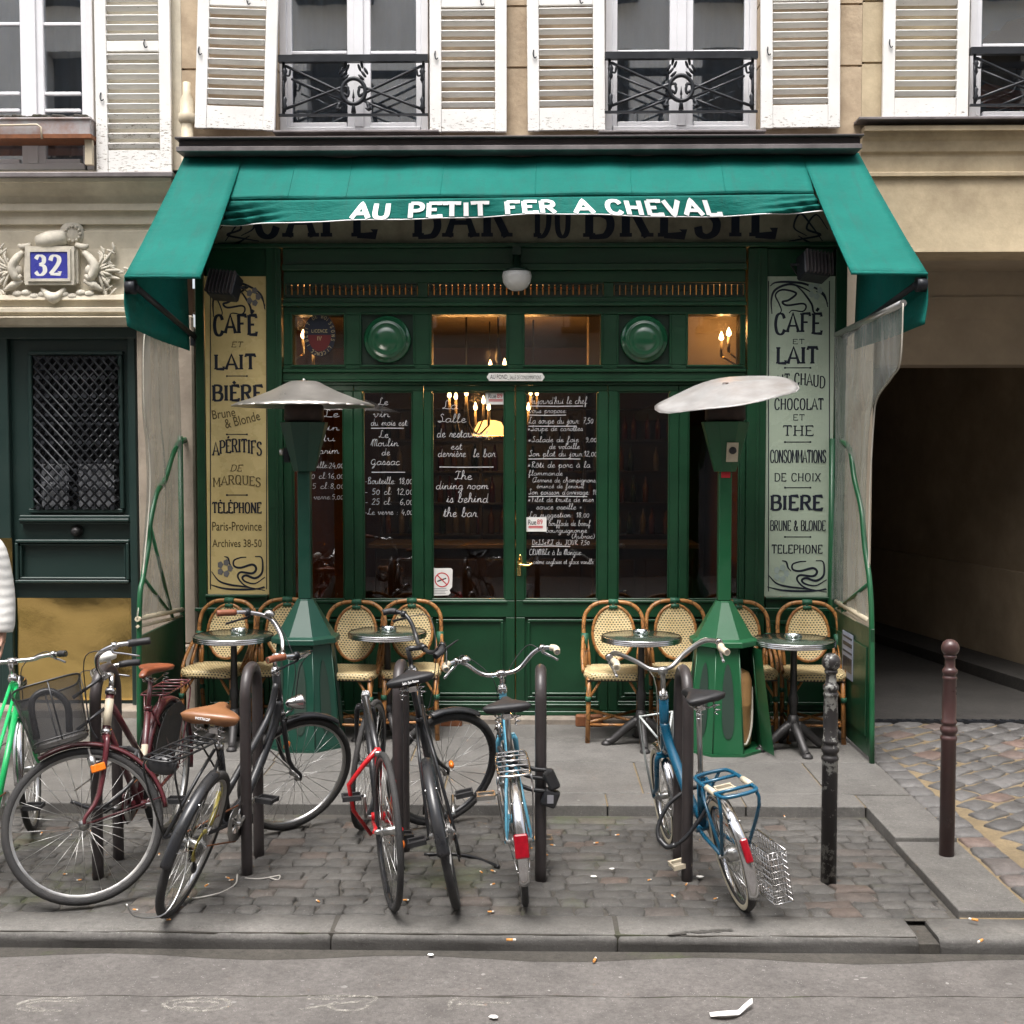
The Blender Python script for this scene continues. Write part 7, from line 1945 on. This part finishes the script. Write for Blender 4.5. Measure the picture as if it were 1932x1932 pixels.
# teal bicycle extras: folded wire pannier on the far side, white front carrier struts
m = MB(); c = b7.hr + Vector((-.03, -.085, -.085)); W_, H_, D_ = .15, .115, .085
for i in range(9):
    z = c.z - H_ + 2 * H_ * i / 8
    m.tube([(c.x - W_, c.y - D_, z), (c.x - W_, c.y, z), (c.x + W_, c.y, z), (c.x + W_, c.y - D_, z), (c.x - W_, c.y - D_, z)], .0024 if i % 8 else .004, 5)
for i in range(11):
    x = c.x - W_ + 2 * W_ * i / 10
    for y in (c.y, c.y - D_): m.tube([(x, y, c.z - H_), (x, y, c.z + H_)], .002, 4)
    m.tube([(x, c.y, c.z - H_), (x, c.y - D_, c.z - H_)], .002, 4)
for i in range(1, 4): m.tube([(c.x - W_, c.y - D_ * i / 4, c.z - H_), (c.x - W_, c.y - D_ * i / 4, c.z + H_)], .002, 4)
part('wire_pannier', M['chrome'], b7.root, m)
m = MB()
for s in (-1, 1):
    m.tube([b7.hf + Vector((0, s * .06, 0)), b7.hf + Vector((.03, s * .075, .22)), b7.hf + Vector((-.02, s * .085, .44)), b7.hb + Vector((.02, s * .03, .06))], .0065, 6)
m.tube([b7.hf + Vector((-.02, -.085, .44)), b7.hf + Vector((-.02, .085, .44))], .005, 6)
part('front_carrier', pm('pale_grey_carrier_paint', (.42, .45, .44), .4), b7.root, m.xf(b7.Ms))
m = MB(); m.tube([b6.hb + Vector((-.02, .03, .05)), b6.hb + Vector((-.02, .034, -.02))], .01, 6); part('shifter', M['chrome'], b6.root, m)
# burgundy extras: dress guard, fork reflector, dynamo, cable lock
m = MB(); q = [b2.hr + Vector(((b2.r - .01) * math.cos(R(t)), 0, (b2.r - .01) * math.sin(R(t)))) for t in range(10, 125, 8)]
for s in (-1, 1): m.prism([p + Vector((0, s * .045, 0)) for p in q] + [b2.hr + Vector((.05, s * .05, .03))], (0, .002, 0))
part('dress_guard', M['blackseat'], b2.root, m)
m = MB(); c = lin(b2.crown, b2.hf, .28) + Vector((.035, .06, 0)); m.lathe([(.016, -.03), (.018, .0), (.018, .03), (.006, .034), (.006, .07)], c, 12); m.tube([c, c + Vector((-.04, -.01, 0))], .006, 5); part('dynamo', M['alu'], b2.root, m.xf(b2.Ms))
m = MB(); c = lin(b2.crown, b2.hf, .36); m.box(c.x - .03, c.x + .035, c.y + .064, c.y + .08, c.z - .018, c.z + .018); part('side_reflector', M['amber'], b2.root, m.xf(b2.Ms), .004)
for B, pt, lb in ((b4, Vector((.1, -.07, .25)), 0), (b5, Vector((.52, -.10, .50)), 0)):
    m = MB(); m.ball(pt, .028, 12, 8, (1.2, .5, .7)); part('side_reflector', M['amber'], B.root, m)
m = MB(); m.ball(b3.hf + Vector((-.06, .06, .14)), .02, 8, 6, (1, .6, 1.4)); part('orange_tag', M['amber'], b3.root, m.xf(b3.Ms))
m = MB(); m.tube([b3.cl + Vector((-.05, -.04, -.2)), b3.cl + Vector((-.12, -.06, -.26)), b3.cl + Vector((-.16, -.06, -.32))], .012, 7); part('yellow_strap', M['olive'], b3.root, m)
m = MB(); a = b3.hr + Vector((-.02, -.07, .02)); m.tube([a, a + Vector((-.08, -.03, -.15)), a + Vector((-.2, -.02, -.26)), a + Vector((-.3, .06, -.25)), a + Vector((-.31, .10, -.2))], .004, 5, smooth=5); part('bent_stay', M['alu'], b3.root, m)
# ------------------------------------------------------------ locks and cables
def hoop_pt(i, z, dy=0): 
    p = gr(HO[i][0], HO[i][1], BAY); return Vector((p.x, p.y + dy, z))
root = empty('bicycle_lock', (0, 0, 0)); tag(root, 'black folding bicycle lock clamped round the hoop of the pale blue bicycle', 'lock')
h = hoop_pt(3, .39); m = MB()
m.obox(h + Vector((.045, -.05, -.03)), (.075, .05, .085), Matrix.Rotation(R(20), 3, 'Y')); m.obox(h + Vector((.05, -.06, .06)), (.055, .04, .10), Matrix.Rotation(R(-25), 3, 'Y')); part('body', M['black'], root, m, .012, 2)
m = MB()
for dz in (.0, .06, .10): m.tube([h + Vector((.04, -.05, dz)), h + Vector((-.06, -.055, dz + .015)), h + Vector((-.16, -.03, dz + .06)), h + Vector((-.2, .03, dz + .09))], .011, 6, smooth=4)
part('links', M['black'], root, m)
m = MB(); m.box(h.x + .03, h.x + .06, h.y - .079, h.y - .076, h.z - .05, h.z - .01); part('keyhole_plate', M['greyink'], root, m)
root = tag(empty('cable_lock'), 'black cable lock looped low round the hoop of the teal bicycle', 'lock')
h = hoop_pt(4, .18); m = MB(); m.tube([h + Vector((.10, -.05, .16)), h + Vector((.05, -.06, .08)), h + Vector((-.03, -.06, -.02)), h + Vector((-.10, -.03, -.06)), h + Vector((-.14, .02, .0)), h + Vector((-.08, .06, .12)), h + Vector((.04, .06, .2)), h + Vector((.12, .0, .2))], .010, 8, closed=True, smooth=6); part('cable', M['black'], root, m)
m = MB(); m.tube([h + Vector((-.06, -.05, -.045)), h + Vector((-.10, -.03, -.06)), h + Vector((-.135, .0, -.03))], .014, 8, smooth=4); part('sleeve', M['black'], root, m)
root = tag(empty('cable_lock'), 'thin black cable lock hanging between the burgundy fork and its hoop', 'lock')
h = hoop_pt(0, .48); m = MB(); m.tube([h + Vector((-.02, -.28, -.08)), h + Vector((.10, -.24, -.12)), h + Vector((.22, -.12, -.02)), h + Vector((.2, .0, .08)), h + Vector((.08, .02, .1))], .009, 7, smooth=6); part('cable', M['black'], root, m)
m = MB(); m.tube([h + Vector((.19, -.05, .05)), h + Vector((.2, .0, .08)), h + Vector((.15, .015, .095))], .014, 8); part('sleeve', M['rubber'], root, m)
def ground_line(name, uv, rad, mt, label, cat):
    P = [gr(u, v, BAY + rad) for u, v in uv]; m = MB(); m.tube(P, rad, 6, smooth=6); o = m.build(name, mt); tag(o, label, cat); return o
ground_line('loose_cable', [(800, 1612), (850, 1611), (890, 1616), (925, 1628), (941, 1636)], .009, M['black'], 'black cable lying loose on the cobbles beneath the black bicycle', 'cable')
ground_line('loose_wire', [(362, 1695), (385, 1692), (420, 1683), (444, 1668), (448, 1650)], .004, M['cable'], 'thin pale wire trailing over the cobbles from the bent wheel', 'wire')
ground_line('loose_wire', [(462, 1657), (490, 1658), (515, 1654), (528, 1652), (524, 1660), (508, 1656)], .003, M['cable'], 'short looped pale wire lying beside the hoop foot', 'wire')
# ------------------------------------------------------------ litter
bt = MB(); bt.lathe([(.004, -.0125), (.0042, .0)], n=8, M=Matrix.Rotation(R(90), 3, 'Y'))
def make_butt():
    root = empty('cigarette_butt')
    m = MB(); m.lathe([(.0042, -.013), (.0043, .008)], n=8, M=Matrix.Rotation(R(90), 3, 'Y')); part('filter', M['butt'], root, m)
    m = MB(); m.lathe([(.0041, .008), (.0039, .016), (.003, .018)], n=8, M=Matrix.Rotation(R(90), 3, 'Y')); part('stub', M['ash'], root, m)
    return root
BT = [(78, 1572), (134, 1575), (122, 1649), (300, 1612), (370, 1653), (430, 1656), (437, 1660), (355, 1692), (346, 1698), (317, 1735), (308, 1722), (390, 1670), (255, 1716), (150, 1660), (765, 1698), (908, 1645), (930, 1643), (925, 1720), (930, 1668), (1000, 1600), (1042, 1594), (1030, 1612), (1125, 1590), (1165, 1575), (1480, 1540), (1225, 1660), (1270, 1690), (1295, 1668),
      (1350, 1695), (600, 1700), (655, 1735), (560, 1715), (700, 1648), (785, 1700), (840, 1742), (1045, 1715), (1180, 1650), (1450, 1705), (1520, 1720), (1185, 1680), (230, 1640), (390, 1742), (500, 1740)]
b0 = make_butt()
for i, (u, v) in enumerate(BT[:30]):
    o = b0 if i == 0 else copy_tree(b0); p = gr(u, v, BAY + .009); o.location = p; o.rotation_euler = (rnd.uniform(0, 6), rnd.uniform(-.1, .1), rnd.uniform(0, 6)); sc_ = rnd.uniform(.7, 1.0); o.scale = (sc_, sc_, sc_)
    tag(o, 'crushed orange cigarette butt dropped among the cobbles', 'cigarette butt', 'cigarette butts on the cobbles')
for i, (u, v, z) in enumerate([(963, 1773, -.052), (1122, 1811, -.121), (1838, 1735, -.04), (1850, 1775, -.05)]):
    o = copy_tree(b0); o.location = gr(u, v, z + .004); o.rotation_euler = (0, 0, i * 1.3); o.scale = (1.3,) * 3
    tag(o, ['cigarette butt lying on the granite kerb stone', 'cigarette butt lying in the gutter against the kerb', 'cigarette butt beside the broken kerb drain', 'cigarette butt in the gap of the broken kerb'][i], 'cigarette butt', 'cigarette butts near the kerb')
m = MB(); a = gr(1333, 1895, -.12); b = gr(1418, 1892, -.12)
def pap(s, t):
    x = a.x + (b.x - a.x) * s; y = a.y - .05 + .05 * math.sin(s * 3.2 + .4) * -1 + .04 * (s - .5) + .035 * (t - .5) * (1 - .4 * s); return (x, y, -.118 + .012 * abs(math.sin(s * 5)) + .012 * t * s)
m.grid(pap, 30, 4); o = m.build('paper_strip', M['paper'], solid=.0008); tag(o, 'crumpled white paper strip lying on the road', 'paper')
m = MB()
def scrap(u, v, z, s_):
    p = gr(u, v, z); return m.prism([p + Vector((s_ * math.cos(q) * rnd.uniform(.6, 1.1), s_ * .8 * math.sin(q) * rnd.uniform(.6, 1.1), .003)) for q in (0, 1.1, 2.3, 3.3, 4.6, 5.5)], (0, 0, .002))
for i, (u, v, z, s_, lb) in enumerate([(812, 1803, -.12, .02, 'small white paper scrap in the gutter under the kerb'), (1120, 1655, BAY + .006, .018, 'pale paper scrap on the cobbles between the pale blue and teal bicycles'), (1155, 1640, BAY + .006, .015, 'tiny paper scrap on the cobbles near a hoop foot'), (1320, 1655, BAY + .006, .02, 'torn paper scrap beside the hoop of the teal bicycle'), (932, 1920, -.12, .02, 'white paper fleck on the road near the camera')]):
    m = MB(); scrap(u, v, z, s_); o = m.build('paper_scrap', M['paper']); tag(o, lb, 'paper')
# ------------------------------------------------------------ passer-by at the left edge
pr = bpy.data.meshes.new('person')
J = [((0, 0, .93), .13), ((0, 0, 1.10), .12), ((0, 0, 1.30), .15), ((0, 0, 1.45), .075), ((0, -.01, 1.54), .058), ((0, -.02, 1.60), .075), ((0, -.02, 1.68), .092), ((0, -.01, 1.74), .06),
     ((.19, 0, 1.40), .058), ((.235, .0, 1.13), .044), ((.245, -.03, .90), .034), ((.245, -.04, .84), .034), ((-.19, 0, 1.40), .058), ((-.24, .02, 1.13), .044), ((-.25, -.02, .90), .034), ((-.25, -.03, .84), .034),
     ((.09, 0, .86), .085), ((.10, -.02, .48), .056), ((.10, .03, .08), .042), ((.10, -.10, .03), .034), ((-.09, 0, .86), .085), ((-.10, .04, .48), .056), ((-.10, .12, .09), .042), ((-.10, .0, .03), .034)]
E_ = [(0, 1), (1, 2), (2, 3), (3, 4), (4, 5), (5, 6), (6, 7), (2, 8), (8, 9), (9, 10), (10, 11), (2, 12), (12, 13), (13, 14), (14, 15), (0, 16), (16, 17), (17, 18), (18, 19), (0, 20), (20, 21), (21, 22), (22, 23)]
nb = len(J)
for s, w_ in ((1, 11), (-1, 15)):      # five fingers on each hand
    bx_, by_, bz_ = J[w_][0]
    for k_, (dy, ln_) in enumerate(((-.028, .075), (-.010, .085), (.008, .08), (.024, .062))):
        J += [((bx_ + s * .004, by_ + dy, bz_ - .055), .0085), ((bx_ - s * .006, by_ + dy - .012, bz_ - .055 - ln_ * .6), .0075), ((bx_ - s * .018, by_ + dy - .022, bz_ - .055 - ln_), .0065)]
        E_ += [(w_, len(J) - 3), (len(J) - 3, len(J) - 2), (len(J) - 2, len(J) - 1)]
    J += [((bx_, by_ - .035, bz_ - .02), .010), ((bx_ - s * .01, by_ - .06, bz_ - .055), .008)]; E_ += [(w_, len(J) - 2), (len(J) - 2, len(J) - 1)]
pr.from_pydata([j[0] for j in J], E_, []); person = bpy.data.objects.new('person', pr); COL.objects.link(person)
sk = person.modifiers.new('skin', 'SKIN'); sv = pr.skin_vertices[0].data
for i, j in enumerate(J): sv[i].radius = (j[1], j[1])
sv[0].use_root = True
ss = person.modifiers.new('sub', 'SUBSURF'); ss.levels = 1; ss.render_levels = 2
pr.materials.append(M['skin'])
person.location = (-3.56, 7.55, 0); person.rotation_euler = (0, 0, R(20)); tag(person, 'person in white quilted jacket standing at the left edge, only a sleeve showing', 'person')
m = MB(); m.tube([(0, 0, .82), (0, 0, .95), (0, 0, 1.12), (0, 0, 1.32), (0, 0, 1.44), (0, -.005, 1.50)], [.19, .20, .19, .205, .14, .085], 20, smooth=4, flat=.72)
for s in (-1, 1): m.tube([(s * .14, 0, 1.42), (s * .20, 0, 1.36), (s * .245, .0, 1.13), (s * .252, -.03, .93), (s * .25, -.035, .87)], [.085, .085, .078, .072, .060], 14, smooth=4)
part('jacket', M['jacket'], person, m)
m = MB()
for s, y1, y2 in ((1, -.02, .03), (-1, .04, .12)): m.tube([(s * .085, 0, .92), (s * .09, 0, .80), (s * .10, y1, .48), (s * .10, y2, .07)], [.105, .10, .075, .06], 14, smooth=4)
part('trousers', M['jeans'], person, m)
m = MB(); m.ball((0, .012, 1.70), .108, 16, 10, (.95, 1.05, 1.1)); m.tube([(0, .06, 1.70), (0, .09, 1.58), (0, .08, 1.46)], [.085, .07, .03], 10, smooth=4); part('hair', M['hair'], person, m)
m = MB()
for s, y in ((1, .0), (-1, .09)): m.ball((s * .10, y - .05, .045), .06, 12, 8, (.75, 2.1, .75))
part('shoes', M['shoe'], person, m)
m = MB()
for s in (-1, 1): m.ball((s * .032, -.105, 1.69), .011, 8, 6)
part('eyes', M['blackink'], person, m)
